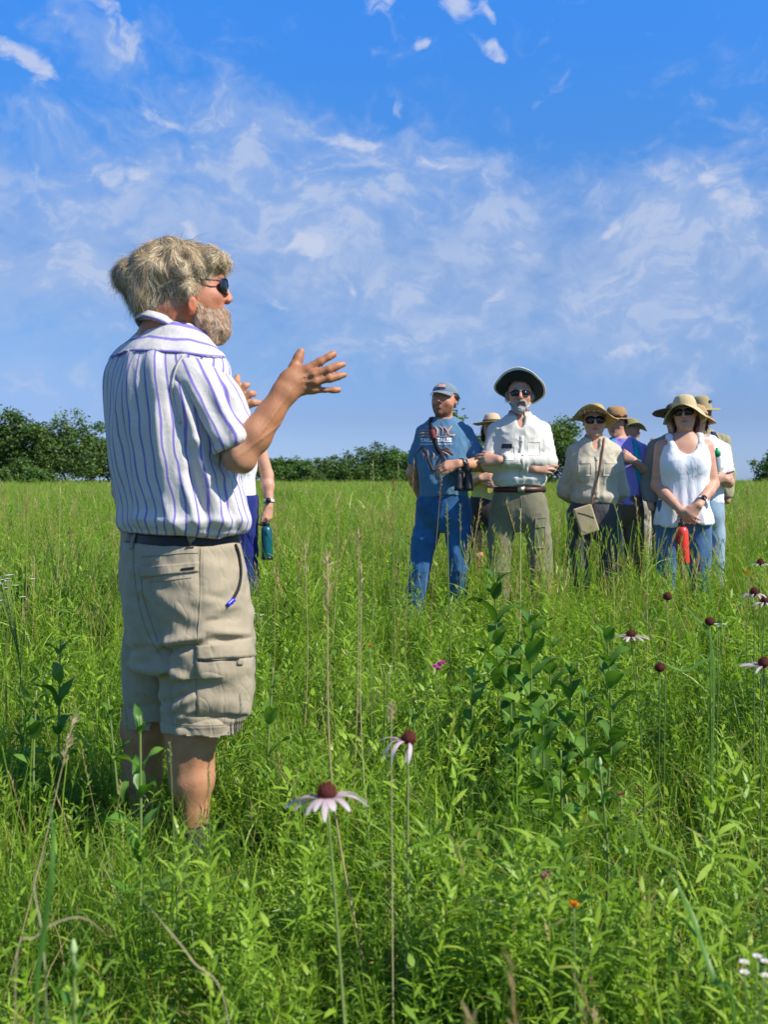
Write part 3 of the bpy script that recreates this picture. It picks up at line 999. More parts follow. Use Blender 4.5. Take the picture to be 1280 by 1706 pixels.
def hand(fd, wrist, d, nrm, thumb_side, size=1.0, curl=(0.35, 0.4, 0.3), spread=0.10, thumb=0.9, fk=0.0035, thumb_in=0.2, r0=None):
    """palm and five jointed fingers. d: wrist to knuckles, nrm: out of the BACK of the hand, thumb_side: +1 / -1 about nrm"""
    d = np.asarray(d, float); d /= np.linalg.norm(d)
    n = np.asarray(nrm, float); n = n - d * (n @ d); n /= np.linalg.norm(n)
    s = np.cross(n, d) * thumb_side               # towards the thumb
    w0 = np.asarray(wrist, float); z = size
    kn = []
    for i, (o, l) in enumerate(((0.030, 0.088), (0.010, 0.092), (-0.011, 0.087), (-0.030, 0.078))):
        k = w0 + d * l * z + s * o * z + n * (0.002 if i in (1, 2) else -0.002) * z
        kn.append(k)
        fd.add(cone(w0 + d * 0.012 * z + s * o * 0.55 * z, k, 0.0165 * z, 0.0125 * z, flat=n, ff=0.85), 0.016 * z)
    segs = ((0.042, 0.026, 0.022), (0.047, 0.030, 0.023), (0.043, 0.028, 0.023), (0.034, 0.021, 0.020))
    for i in range(4):
        a = (1.5 - i) * spread
        fd_dir = d * math.cos(a) + s * math.sin(a)
        p = kn[i]; ang = 0; pts = [p]; rr = 0.0098 if i < 3 else 0.0085
        for j in range(3):
            ang += curl[j] * (1 + 0.12 * (i - 1.5))
            p = p + (fd_dir * math.cos(ang) - n * math.sin(ang)) * segs[i][j] * z
            pts.append(p)
        chain(fd, pts, [rr * 1.08 * z, rr * z, rr * 0.9 * z, rr * 0.74 * z], fk)
    t0 = w0 + d * 0.022 * z + s * 0.020 * z - n * 0.008 * z
    a = thumb
    td = d * math.cos(a) + s * math.sin(a) * (1 - thumb_in) - n * thumb_in
    td /= np.linalg.norm(td)
    t1 = t0 + td * 0.040 * z
    td2 = td * 0.85 + d * 0.35 - n * 0.15 * thumb_in; td2 /= np.linalg.norm(td2)
    t2 = t1 + td2 * 0.032 * z; t3 = t2 + (td2 * 0.9 + d * 0.25) * 0.024 * z
    chain(fd, [t0, t1, t2, t3], [0.0165 * z, 0.0135 * z, 0.0115 * z, 0.009 * z], 0.008 * z)
    return kn


def head(fd, c, R, s=1.0, jaw=1.0, nose=1.0, nl=0.0):
    """head solids; R columns: x = person's left, y = back, z = up; c = centre of the head"""
    R = np.asarray(R, float); c = np.asarray(c, float)
    T = lambda x, y, z: c + R @ (np.array([x, y, z]) * s)
    fd.add(ell(T(0, 0.016, 0.024), np.array((0.076, 0.098, 0.094)) * s, R), 0.01)
    fd.add(ell(T(0, -0.022, -0.030), np.array((0.066 * jaw, 0.070, 0.082)) * s, R), 0.03)
    fd.add(ell(T(0, -0.040, -0.082), np.array((0.043 * jaw, 0.046, 0.034)) * s, R), 0.02)          # jaw
    fd.add(ell(T(0, -0.078, -0.101), np.array((0.019, 0.015, 0.016)) * s, R), 0.016)               # chin
    fd.add(cone(T(-0.034, -0.080, 0.030), T(0.034, -0.080, 0.030), 0.0115 * s, 0.0115 * s), 0.014)   # brow
    for q in (-1, 1):
        fd.add(ell(T(q * 0.043, -0.064, -0.024), np.array((0.018, 0.016, 0.018)) * s, R), 0.016)    # cheek
        fd.add(ell(T(q * 0.031, -0.094, 0.010), np.array((0.014, 0.012, 0.009)) * s, R), 0.008, 's')  # eye hollow
        fd.add(ell(T(q * 0.031, -0.077, 0.008), np.array((0.013, 0.012, 0.011)) * s, R), 0.003)    # eyeball and lids
        fd.add(ell(T(q * 0.079, 0.016, -0.004), np.array((0.007, 0.018, 0.031)) * s, R), 0.005)     # ear
        fd.add(ell(T(q * 0.086, 0.010, 0.002), np.array((0.005, 0.009, 0.016)) * s, R), 0.004, 's')
    fd.add(cone(T(0, -0.088, 0.020), T(0, -0.114 - 0.006 * nose - nl, -0.024), 0.0075 * s, 0.0125 * s * nose), 0.008)  # nose
    for q in (-1, 1):
        fd.add(ell(T(q * 0.012, -0.102, -0.030), np.array((0.0085, 0.010, 0.008)) * s, R), 0.006)   # nostril wing
    fd.add(ell(T(0, -0.088, -0.056), np.array((0.025, 0.0110, 0.0060)) * s, R), 0.006)              # lips
    fd.add(ell(T(0, -0.086, -0.068), np.array((0.022, 0.0120, 0.0070)) * s, R), 0.004)
    fd.add(cone(T(-0.026, -0.101, -0.0610), T(0.026, -0.101, -0.0610), 0.0026 * s, 0.0026 * s), 0.003, 's')
    return T


def headrot(yaw, pitch=0.0, roll=0.0):
    """yaw turns the face from -Y (camera) towards -X for positive values"""
    return np.array(Matrix.Rotation(-yaw, 3, 'Z') @ Matrix.Rotation(-pitch, 3, 'X') @ Matrix.Rotation(roll, 3, 'Y'))


def bvh_of(V, F):
    return BVHTree.FromPolygons([tuple(v) for v in V.tolist()], F.tolist())


def drop(bvh, o, d, fallback=None):
    h = bvh.ray_cast(Vector(o), Vector(d).normalized())
    return (np.array(h[0]), np.array(h[1])) if h[0] is not None else (None, None)


def strands(roots, dirs, length, width, tint, seg=5, curl=0.25, gravity=0.3, wavef=18.0, seed=0, flow=None):
    """hair: flat tapering strands grown from roots"""
    r = np.random.default_rng(seed)
    n = len(roots); L = np.broadcast_to(length, (n,)).copy() if np.ndim(length) == 0 else np.asarray(length)
    p = roots.copy(); d = dirs / np.linalg.norm(dirs, axis=1)[:, None]
    V = np.zeros((n, seg + 1, 2, 3)); sd = np.cross(d, r.normal(size=(n, 3))); sd /= np.linalg.norm(sd, axis=1)[:, None]
    for i in range(seg + 1):
        wv = width * (1 - (i / seg) ** 1.5 * 0.85) * 0.5
        V[:, i, 0] = p - sd * np.reshape(wv, (-1, 1)) if np.ndim(wv) else p - sd * wv
        V[:, i, 1] = p + sd * np.reshape(wv, (-1, 1)) if np.ndim(wv) else p + sd * wv
        w3 = np.stack([wob(p, wavef, seed + 1, 5), wob(p, wavef, seed + 2, 5), wob(p, wavef, seed + 3, 5)], 1)
        d = d + w3 * curl + np.array([0, 0, -gravity]) / seg
        if flow is not None: d = d + flow(p) / seg
        d /= np.linalg.norm(d, axis=1)[:, None]
        p = p + d * (L / seg)[:, None]
    o = (np.arange(n) * (seg + 1) * 2)[:, None]; k = np.arange(seg)[None]; a = o + k * 2
    F = np.stack([a, a + 1, a + 3, a + 2], -1).reshape(-1, 4)
    T = np.repeat(tint, (seg + 1) * 2, axis=0)
    return V.reshape(-1, 3), F, T
# ------------------------------------------------------------------ the speaker in the striped shirt
LY = 2.91
LROOT = np.array([P(300, 800, LY).x, LY, 0.0])
leader = empty('person', tuple(LROOT), 'bearded speaker with shaggy blond hair and purple-striped shirt, gesturing with raised hand', 'person')


def W(px, py, dd=0.0):
    return np.array(P(px, py, LY + dd))


def mkl(name, V, F, mat, parent=None, **kw):
    return mk(name, np.asarray(V) - LROOT, F, mat, parent or leader, **kw)


def fold_disp(V, N, folds, view=True):
    """ridges (+) and creases (-) along photo-space segments on the side facing the camera"""
    x, y = to_px(V)
    face = np.clip(-N @ np.array([0, 1.0, 0]) * 2.5 + 0.4, 0, 1) if view else 1.0
    d = np.zeros(len(V))
    for x0, y0, x1, y1, w_, amp in folds:
        dx, dy = x1 - x0, y1 - y0; L2 = dx * dx + dy * dy
        t = np.clip(((x - x0) * dx + (y - y0) * dy) / L2, -0.15, 1.15)
        e = (x - x0 - t * dx) ** 2 + (y - y0 - t * dy) ** 2
        tp = np.sin(np.clip((t + 0.15) / 1.3, 0, 1) * math.pi) ** 0.6
        d += 1.45 * amp * np.exp(-e / w_ ** 2) * tp
    return V + N * (d * face)[:, None]


SKL = skin_mat('speaker_skin', (0.50, 0.245, 0.130))
FW = np.array([math.cos(math.radians(40)), math.sin(math.radians(40)), 0]); RT = np.array([FW[1], -FW[0], 0])
YAWT = math.atan2(RT[1], RT[0])          # section x axis along his right

# ---- body: head, neck, arms, hands, legs as one surface
lo = W(150, 395, 0.5); lo = np.array([-1.02, 2.35, -0.02]); hi = np.array([-0.09, 3.35, 1.86])
fb = Field(lo, hi, 0.0045)
HC = W(318, 482, 0.0)
HR = np.array(Matrix.Rotation(math.radians(90 + 14), 3, 'Z') @ Matrix.Rotation(math.radians(-1), 3, 'X'))   # face (-y) turned to +X, a little away
TH = head(fb, HC, HR, 1.03, jaw=1.05, nose=0.95, nl=-0.013)
fb.add(cone(W(270, 574, 0.01), TH(0, 0.045, -0.07), 0.080, 0.074), 0.03)
fb.add(ell(W(319, 508, -.088), (.0155, .020, .029)), .006); fb.add(ell(W(321, 507, -.106), (.008, .006, .017)), .004, 's')      # near ear, showing below the hair
# chest core inside the shirt
fb.add(loft([(W(0, 900)[2], W(306, 0)[0], LY, .15, .11), (W(0, 760)[2], W(292, 0)[0], LY, .165, .12), (W(0, 640)[2], W(282, 0)[0], LY, .175, .11), (W(0, 590)[2], W(280, 0)[0], LY, .12, .08)], YAWT), 0.03)
SH = W(338, 626, -0.13); EL = W(400, 757, -0.20); WR = W(473, 655, -0.17)
fb.add(cone(SH, EL, 0.047, 0.043), 0.03)
mid_f = EL + (WR - EL) * 0.32
fb.add(cone(EL, mid_f, 0.043, 0.045), 0.02)
fb.add(cone(mid_f + np.array([0.003, 0, -0.003]), WR, 0.044, 0.0325), 0.02)
fb.add(ell(W(400, 768, -0.20), (0.036, 0.036, 0.030)), 0.02)
# right hand, back of the hand towards the camera
HY = -0.16
K = [W(513, 614, HY - .006), W(523, 624, HY - .011), W(526, 637, HY - .010), W(520, 650, HY - .002)]
WC = W(482, 638, HY - 0.008)
for i, k in enumerate(K):
    st = WC + (W(486, 660, HY) - W(486, 626, HY)) * ((i - 1.5) / 4.2)
    fb.add(cone(st, k, 0.0205, 0.0125, flat=(0.1, 1, 0), ff=0.72), 0.014)
    fb.add(ell(k + np.array([0, -0.004, 0.0]), (0.0115, 0.0105, 0.0105)), 0.007)
fb.add(cone(WR, WC, 0.034, 0.030, flat=(0, 1, 0), ff=0.8), 0.018)
tips = [[(534, 603, .004), (546, 595, .008), (555, 590, .014)], [(547, 616, -.004), (563, 610, .002), (573, 607, .009)],
        [(548, 631, -.004), (564, 627, .004), (574, 624, .010)], [(541, 650, .004), (555, 650, .010), (565, 649.5, .016)]]
for i, tp in enumerate(tips):
    pts = [K[i]] + [W(a, b, HY + c - 0.008) for a, b, c in tp]
    rr = np.array([0.0128, 0.0112, 0.0104, 0.0092]) * (1.0 if i < 3 else 0.86)
    chain(fb, pts, rr, 0.003)
    fb.add(ell(pts[1], np.full(3, rr[1] * 1.03)), 0.004)
chain(fb, [W(480, 630, HY + .004), W(490, 611, HY + .01), W(497, 597, HY + .016), W(502, 586, HY + .018)], [0.020, 0.0155, 0.0125, 0.0102], 0.008)
fb.add(cone(W(490, 616, HY), W(508, 617, HY), 0.011, 0.010), 0.008)     # web of the thumb
# tendons on the back of the hand
for i, k in enumerate(K):
    fb.add(cone(WC + (k - WC) * 0.25 + np.array([0, -0.0165, 0]), k + np.array([0, -0.010, 0]), 0.0028, 0.0042), 0.007)
# left arm and hand behind
SL = W(222, 628, 0.15); E2 = W(318, 762, 0.27); W2 = W(380, 690, 0.22)
fb.add(cone(SL, E2, 0.053, 0.045), 0.03); fb.add(cone(E2, W2, 0.046, 0.031), 0.02)
K2 = [W(401, 652, .17), W(407, 664, .17), W(410, 676, .175), W(406, 688, .19)]
for i, k in enumerate(K2):
    fb.add(cone(W2 + (W(384, 700, .2) - W(380, 672, .2)) * ((i - 1.5) / 4.0), k, 0.02, 0.0135, flat=(0, 1, 0), ff=0.8), 0.014)
for i, tp in enumerate([[(408, 643, 0), (413, 641, .02)], [(417, 656, 0), (422, 656, .02)], [(423, 671, 0), (432, 671, .02)], [(412, 695, .0), (416, 694, .02)]]):
    chain(fb, [K2[i]] + [W(a, b, .17 + c) for a, b, c in tp], [0.0125, 0.0112, 0.009], 0.003)
chain(fb, [W(386, 672, .2), W(391, 648, .17), W(394, 636, .17), W(396, 627, .18)], [0.018, 0.0145, 0.012, 0.0095], 0.008)
# legs
for a, b, c, r0, r1, r2 in ((W(318, 1150, -.06), W(322, 1222, -.06), None, .075, .069, 0),):
    fb.add(cone(a, b, r0, r1), 0.03)
fb.add(cone(W(317, 1215, -.06), W(319, 1300, -.05), 0.071, 0.060), 0.03)
fb.add(ell(W(318, 1268, -.035), (0.060, 0.064, 0.085)), 0.03)
fb.add(cone(W(319, 1300, -.05), W(327, 1395, -.05), 0.056, 0.0335), 0.03)
fb.add(cone(W(327, 1395, -.05), W(329, 1435, -.05), 0.034, 0.037), 0.02)
fb.add(cone(W(245, 1140, .15), W(240, 1215, .15), .070, .066), 0.03)
fb.add(cone(W(240, 1215, .15), W(237, 1290, .16), .066, .056), 0.03)
fb.add(cone(W(237, 1290, .16), W(240, 1372, .16), .055, .034), 0.03)
fb.add(cone(W(240, 1372, .16), W(240, 1405, .16), .034, .036), 0.02)
V, F = fb.mesh(1)
N = normals(V, F)
sg = 1.0 if ((V - V.mean(0)) * N).sum() > 0 else -1.0      # outward sign of the mesher
N *= sg
# veins and muscle play in the forearm, calf
V = V + N * (0.0016 * wob(V, (14, 14, 9), 3, 6))[:, None]
x, y = to_px(V)
for cx, cy, dx, dy, L in ((430, 735, .8, -.6, 60), (455, 690, .55, -.83, 45), (440, 712, .6, -.8, 70)):
    u = (x - cx) * dx + (y - cy) * dy; w_ = -(x - cx) * dy + (y - cy) * dx
    V = V + N * (0.0022 * np.exp(-(w_ / 2.6) ** 2) * np.exp(-(u / L) ** 4) * (N[:, 1] < 0))[:, None]
tint = np.ones((len(V), 3))
loc = (V - HC) @ HR / 1.03
red = np.exp(-((loc[:, 0] / .09) ** 2 + ((loc[:, 1] + .07) / .06) ** 2 + ((loc[:, 2] + .02) / .05) ** 2))
tint *= 1 - red[:, None] * np.array([-0.10, 0.22, 0.16])
earm = (np.abs(np.abs(loc[:, 0]) - .08) < .016) & (np.abs(loc[:, 2]) < .04) & (np.abs(loc[:, 1] - .015) < .03)
tint[earm] *= (1.05, .72, .66)
ex = np.exp(-(((V - W(319, 508, -.09)) / (.022, .03, .034)) ** 2).sum(1))
tint *= 1 - ex[:, None] * np.array([-.05, .26, .30])
nk = (loc[:, 2] < -.06) & (loc[:, 2] > -.25) & (V[:, 2] > 1.4) & (np.abs(loc[:, 0]) < .11) & (np.abs(loc[:, 1]) < .14)
tint[nk] *= (1.0, .74, .62)
arm = (x > 365) & (y < 800) & (y > 560) & (V[:, 1] < 2.95) & (x > 400)
fa = np.clip((x - 395) / 60, 0, 1) * arm
tint *= 1 - fa[:, None] * np.array([0.12, 0.22, 0.32])
kn = np.zeros(len(V))
for tp, k in zip(tips, K):
    for q in (0, 1):
        c = W(tp[q][0], tp[q][1], HY + tp[q][2] - 0.018)
        kn += np.exp(-(((V - c) / 0.0085) ** 2).sum(1))
    kn += np.exp(-(((V - k + np.array([0, .014, 0])) / 0.011) ** 2).sum(1))
tint *= 1 - np.clip(kn, 0, 1)[:, None] * np.array([0.04, 0.12, 0.12])
nail = np.zeros(len(V))
for tp in tips:
    c = W(tp[2][0] - 1, tp[2][1] - 1, HY + tp[2][2] - 0.016)
    nail += np.exp(-(((V - c) / 0.0058) ** 4).sum(1))
tint *= 1 + np.clip(nail, 0, 1)[:, None] * np.array([0.15, 0.28, 0.40])
body = mkl('body', V, F, SKL, attrs={'tint': tint})

# ---- hair: a shaggy mass under thousands of strands
def tone(n, r, a=(0.40, 0.30, 0.16), b=(0.20, 0.135, 0.065), c=(0.62, 0.54, 0.39)):
    q = r.random(n); a, b, c = map(np.array, (a, b, c))
    t = np.where((q < .42)[:, None], a, np.where((q < .68)[:, None], b, c))
    return t * r.uniform(0.8, 1.2, (n, 1))


fh = Field(np.array([-0.90, 2.66, 1.36]), np.array([-0.38, 3.16, 1.86]), 0.005)
for px, py, dd, rx, ry, rz in ((286, 446, 0, .098, .096, .083), (300, 457, 0, .106, .098, .074), (262, 463, 0, .096, .098, .074), (346, 438, 0, .056, .084, .036), (254, 492, 0, .052, .080, .052),
                               (318, 486, -.045, .032, .050, .030), (290, 500, 0, .040, .070, .024), (262, 515, 0, .050, .074, .036), (226, 462, 0, .052, .070, .042)):
    fh.add(ell(W(px, py, dd), (rx, ry, rz)), 0.03)
fh.add(ell(W(376, 512, -.04), (.068, .16, .068)), 0.012, 's')     # face and ear kept clear
fh.add(ell(W(321, 510, -.09), (.022, .06, .027)), 0.012, 's')
Vh, Fh = fh.mesh(1)
Nh = normals(Vh, Fh) * sg
Vh = Vh + Nh * (0.005 * wob(Vh, 16, 8, 7))[:, None]
M_hair = vcol_mat('hair_strands', 0.5, 0.35, 0.12)
r = np.random.default_rng(5)
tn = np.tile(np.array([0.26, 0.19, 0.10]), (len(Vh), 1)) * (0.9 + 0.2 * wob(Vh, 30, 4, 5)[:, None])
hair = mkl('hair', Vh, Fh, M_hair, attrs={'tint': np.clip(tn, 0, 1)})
hair['label'] = 'shaggy blond-grey hair swept back'
hb = bvh_of(Vh, Fh)
crown = W(282, 408, 0)


def groom(bvh, roots, nn, dirs, L, lift, width, tint, seg, curl, freq, seed, grav=0.1):
    """strands that follow the surface of the mass and leave it by `lift` towards the tip"""
    n = len(roots); p = roots.copy(); d = dirs / np.linalg.norm(dirs, axis=1)[:, None]; nr = nn.copy()
    V = np.zeros((n, seg + 1, 2, 3)); r = np.random.default_rng(seed)
    for i in range(seg + 1):
        q = i / seg
        sd = np.cross(d, nr) + r.normal(0, 0.25, (n, 3)) * 0; sd /= np.linalg.norm(sd, axis=1)[:, None] + 1e-9
        wv = (width * (1 - 0.8 * q ** 1.6) * 0.5)[:, None]
        V[:, i, 0] = p - sd * wv; V[:, i, 1] = p + sd * wv
        w3 = np.stack([wob(p, freq, seed + k, 5) for k in (1, 2, 3)], 1)
        d = d + w3 * curl + np.array([0, 0, -grav]); d -= nr * (d * nr).sum(1)[:, None] * 0.8
        d /= np.linalg.norm(d, axis=1)[:, None]
        p = p + d * (L / seg)[:, None]
        q = (i + 1) / seg
        for j in range(n):
            h = bvh.find_nearest(Vector(p[j]))
            if h[0] is not None:
                nj = np.array(h[1]); nj = nj if nj @ nr[j] > -0.3 else -nj
                t_ = np.array(h[0]) + nj * (0.0015 + lift[j] * q ** 1.7)
                p[j] = p[j] * 0.25 + t_ * 0.75; nr[j] = nj
    o = (np.arange(n) * (seg + 1) * 2)[:, None]; k = np.arange(seg)[None]; a = o + k * 2
    F = np.stack([a, a + 1, a + 3, a + 2], -1).reshape(-1, 4)
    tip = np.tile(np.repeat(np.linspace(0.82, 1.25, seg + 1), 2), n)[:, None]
    return V.reshape(-1, 3), F, np.clip(np.repeat(tint, (seg + 1) * 2, axis=0) * tip, 0, 1)


n = 19000
pk = r.choice(len(Vh), n); roots = Vh[pk] + r.normal(0, .002, (n, 3)); nn = Nh[pk]
keepm = ~((to_px(roots)[0] > 350) & (to_px(roots)[1] > 458)) & ~((np.hypot(to_px(roots)[0] - 320, (to_px(roots)[1] - 508) * .7) < 15) & (roots[:, 1] < LY))
roots, nn = roots[keepm], nn[keepm]; n = len(roots)
clump = wob(roots, 17, 31, 6)[:, None]
fl = roots - crown; fl[:, 1] *= 1.4; fl = fl - nn * (fl * nn).sum(1)[:, None]; fl /= np.linalg.norm(fl, axis=1)[:, None] + 1e-6
side1 = np.cross(nn, fl)
px_, py_ = to_px(roots)
back = np.clip((290 - px_) / 80, 0, 1)
dirs = fl + side1 * clump * 0.7 + r.normal(0, .10, (n, 3)) + back[:, None] * np.array([-0.2, 0, 0.05])
L = r.uniform(0.055, 0.12, n) * (1 - 0.55 * np.clip((py_ - 480) / 40, 0, 1))
lift = 0.004 + 0.016 * r.random(n) ** 2.5 + 0.020 * back * r.random(n) ** 2
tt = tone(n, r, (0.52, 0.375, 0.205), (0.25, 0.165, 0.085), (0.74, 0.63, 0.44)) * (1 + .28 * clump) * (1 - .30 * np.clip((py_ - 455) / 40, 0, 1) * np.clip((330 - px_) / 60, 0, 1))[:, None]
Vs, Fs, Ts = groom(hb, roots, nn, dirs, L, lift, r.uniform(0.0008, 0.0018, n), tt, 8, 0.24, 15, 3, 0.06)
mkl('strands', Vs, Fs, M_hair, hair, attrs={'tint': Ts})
n2_ = 700; pk = r.choice(n, n2_)                          # loose flyaway hairs
Vs, Fs, Ts = strands(roots[pk], dirs[pk] * .9 + nn[pk] * r.uniform(.1, .9, (n2_, 1)), r.uniform(.03, .075, n2_), np.full(n2_, .0009), tt[pk], 6, .28, .25, 24, 77)
mkl('flyaway_strands', Vs, Fs, M_hair, hair, attrs={'tint': np.clip(Ts, 0, 1)})

# ---- beard
fq = Field(np.array([-0.70, 2.72, 1.33]), np.array([-0.38, 3.10, 1.70]), 0.004)
for px, py, dd, rx, ry, rz in ((355, 544, 0.005, .046, .052, .043), (340, 537, -.012, .036, .056, .036), (357, 556, 0.01, .036, .044, .030), (330, 516, -.03, .016, .045, .036),
                               (369, 521, 0.01, .020, .040, .012), (350, 526, -.01, .020, .052, .020)):
    fq.add(ell(W(px, py, dd), (rx, ry, rz)), 0.018)
Vb, Fb = fq.mesh(1); Nb = normals(Vb, Fb) * sg
Vb = Vb + Nb * (0.003 * wob(Vb, 24, 3, 6))[:, None]
tn = np.tile(np.array([0.40, 0.28, 0.18]), (len(Vb), 1))
beard = mkl('beard', Vb, Fb, M_hair, attrs={'tint': tn})
n = 8000
pk = r.choice(len(Vb), n); roots = Vb[pk] + r.normal(0, .002, (n, 3)); nn = Nb[pk]
clump = wob(roots, 30, 71, 5)[:, None]
dirs = np.array([0.30, 0, -0.9]) + nn * 0.2 + r.normal(0, .22, (n, 3)) + np.cross(nn, [0, 0, 1.0]) * clump * .4
Vs, Fs, Ts = groom(bvh_of(Vb, Fb), roots, nn, dirs, r.uniform(0.012, 0.032, n), 0.002 + 0.007 * r.random(n) ** 2, np.full(n, 0.0012), tone(n, r, (0.52, 0.33, 0.19), (0.40, 0.22, 0.11), (0.68, 0.56, 0.42)), 4, 0.25, 40, 9, 0.1)
mkl('strands', Vs, Fs, M_hair, beard, attrs={'tint': Ts})

# ---- sunglasses
M_lens = plain('dark_lens', (0.012, 0.012, 0.016), 0.06, 0.6, 0, bump=0)
M_blackp = plain('black_plastic', (0.018, 0.018, 0.02), 0.35, 0.5, 0.1)


def sunglasses(T, parent, mk_, s=1.0, w_=0.030, hgt=0.021, y0=-0.103, fit=1.0):
    parts = []; lens = []
    for q in (-1, 1):
        cx = q * 0.033
        th = np.linspace(0, 2 * math.pi, 20, endpoint=False)
        ring = []
        for t_ in th:
            lx = cx + w_ * math.copysign(abs(math.cos(t_)) ** 0.8, math.cos(t_)); lz_ = 0.006 + hgt * math.copysign(abs(math.sin(t_)) ** 0.8, math.sin(t_)) - 0.003 * abs(math.cos(t_))
            ring.append((lx, y0 + 6.5 * lx * lx, lz_))
        ring = np.array(ring)
        f = np.vstack([ring, ring + [0, 0.003, 0], [[cx, y0 - .0015 + 6.5 * cx * cx, 0.006]]])
        n_ = 20
        Fc = [(2 * n_, k, (k + 1) % n_) for k in range(n_)] + [(k, k + n_, (k + 1) % n_ + n_, (k + 1) % n_) for k in range(n_)] + [tuple(range(n_, 2 * n_))]
        lens.append((np.array([T(*p) for p in f]), Fc))
        rp = np.array([T(*p) for p in np.vstack([ring, ring[:1]])])
        parts.append(tube(rp, 0.0016 * s, 5, cap=False))
        tm = [T(q * 0.062, y0 + 6.5 * .062 ** 2, 0.012), T(q * 0.0775 * fit, y0 + .045, 0.013), T(q * 0.082 * fit, 0.0, 0.010), T(q * 0.083 * fit, 0.024, -0.004)]
        parts.append(tube(spline(tm, 8), 0.0022 * s, 5))
    parts.append(tube(np.array([T(-0.009, y0, 0.012), T(0, y0 - .002, 0.014), T(0.009, y0, 0.012)]), 0.002 * s, 5))
    V, F = join(parts); g = mk_('sunglasses', V, F, M_blackp, parent)
    V, F = join(lens); mk_('lens', V, F, M_lens, g)
    return g


sunglasses(TH, leader, mkl, 1.1, 0.031, 0.020)

# ---- striped shirt
def stripe_mat(name, gap=0.034, wid=0.0032):
    m, t, bs = new_mat(name)
    a = t.node('ShaderNodeAttribute', attribute_name='su').outputs['Fac']
    b = t.node('ShaderNodeAttribute', attribute_name='sy').outputs['Fac']
    co = t.node('ShaderNodeTexCoord').outputs['Object']
    wbl = t.math('MULTIPLY', t.math('SUBTRACT', t.noise(co, 7, 2, 0.5), 0.5), 0.020)
    q = t.math('ADD', a, wbl)
    f = t.math('ABSOLUTE', t.math('SUBTRACT', t.math('FRACT', t.math('DIVIDE', q, gap)), 0.5))
    wd = t.math('ADD', wid / gap, t.math('MULTIPLY', t.math('SUBTRACT', t.noise(co, 20, 2, 0.5), 0.5), 0.03))
    line = t.math('SUBTRACT', 1.0, t.smooth(t.math('SUBTRACT', f, wd), -0.012, 0.022))
    fi = t.noise(co, 700, 2, 0.7)
    blue = t.ramp(fi, [(0.3, (0.15, 0.11, 0.47)), (0.7, (0.25, 0.20, 0.60))])
    base = t.ramp(t.noise(co, 160, 3, 0.7), [(0.3, (0.60, 0.565, 0.525)), (0.7, (0.71, 0.67, 0.625))])
    # thin woven cross threads
    t.link(t.mix(t.math('MULTIPLY', line, 0.92), base, blue), bs.inputs['Base Color'])
    bs.inputs['Roughness'].default_value = 0.85
    bs.inputs['Specular IOR Level'].default_value = 0.15
    bs.inputs['Sheen Weight'].default_value = 0.1
    mp = t.node('ShaderNodeMapping'); mp.inputs['Scale'].default_value = (1.2, 1.2, 0.5); t.link(co, mp.inputs[0])
    bp = t.node('ShaderNodeBump'); bp.inputs['Strength'].default_value = 0.55; bp.inputs['Distance'].default_value = 0.008
    t.link(t.math('ADD', t.noise(mp.outputs[0], 26, 4, 0.55, 0.8), t.math('MULTIPLY', t.noise(co, 1100, 1, 0.5), 0.05)), bp.inputs['Height'])
    t.link(bp.outputs[0], bs.inputs['Normal'])
    tr = t.node('ShaderNodeBsdfTranslucent'); tr.inputs['Color'].default_value = (0.7, 0.66, 0.64, 1)
    mx = t.node('ShaderNodeMixShader'); mx.inputs[0].default_value = 0.10
    t.link(bs.outputs[0], mx.inputs[1]); t.link(tr.outputs[0], mx.inputs[2]); t.link(mx.outputs[0], t.n['Material Output'].inputs[0])
    return m


M_stripe = stripe_mat('striped_cotton')
secs_px = [(897, 201, 411), (885, 199, 414), (865, 196, 416), (830, 189, 412), (795, 181, 404), (760, 174, 399), (720, 168, 396), (680, 164.5, 393), (640, 166, 390), (612, 173, 382), (590, 186, 366), (573, 203, 352), (558, 224, 338), (548, 240, 328)]


def secs_of(sp, ratio=0.68, grow=0.0, dd=0.0):
    out_ = []
    for yy, l, r_ in sp:
        c = W((l + r_) / 2, yy, dd); half = (W(r_, yy, dd)[0] - W(l, yy, dd)[0]) / 2 + grow
        a = half / math.sqrt(0.6428 ** 2 + (0.766 * ratio) ** 2)
        out_.append((c[2], c[0], LY + dd, a, a * ratio))
    return out_


fs = Field(np.array([-0.90, 2.50, 0.90]), np.array([-0.24, 3.30, 1.60]), 0.005)
fs.add(loft(secs_of(secs_px), YAWT, 2.15), 0.005)
# shoulder caps
fs.add(cone(W(300, 590, -.06), W(336, 620, -.125), 0.060, 0.074), 0.035)
fs.add(cone(W(258, 586, .06), W(220, 624, .14), 0.056, 0.072), 0.035)
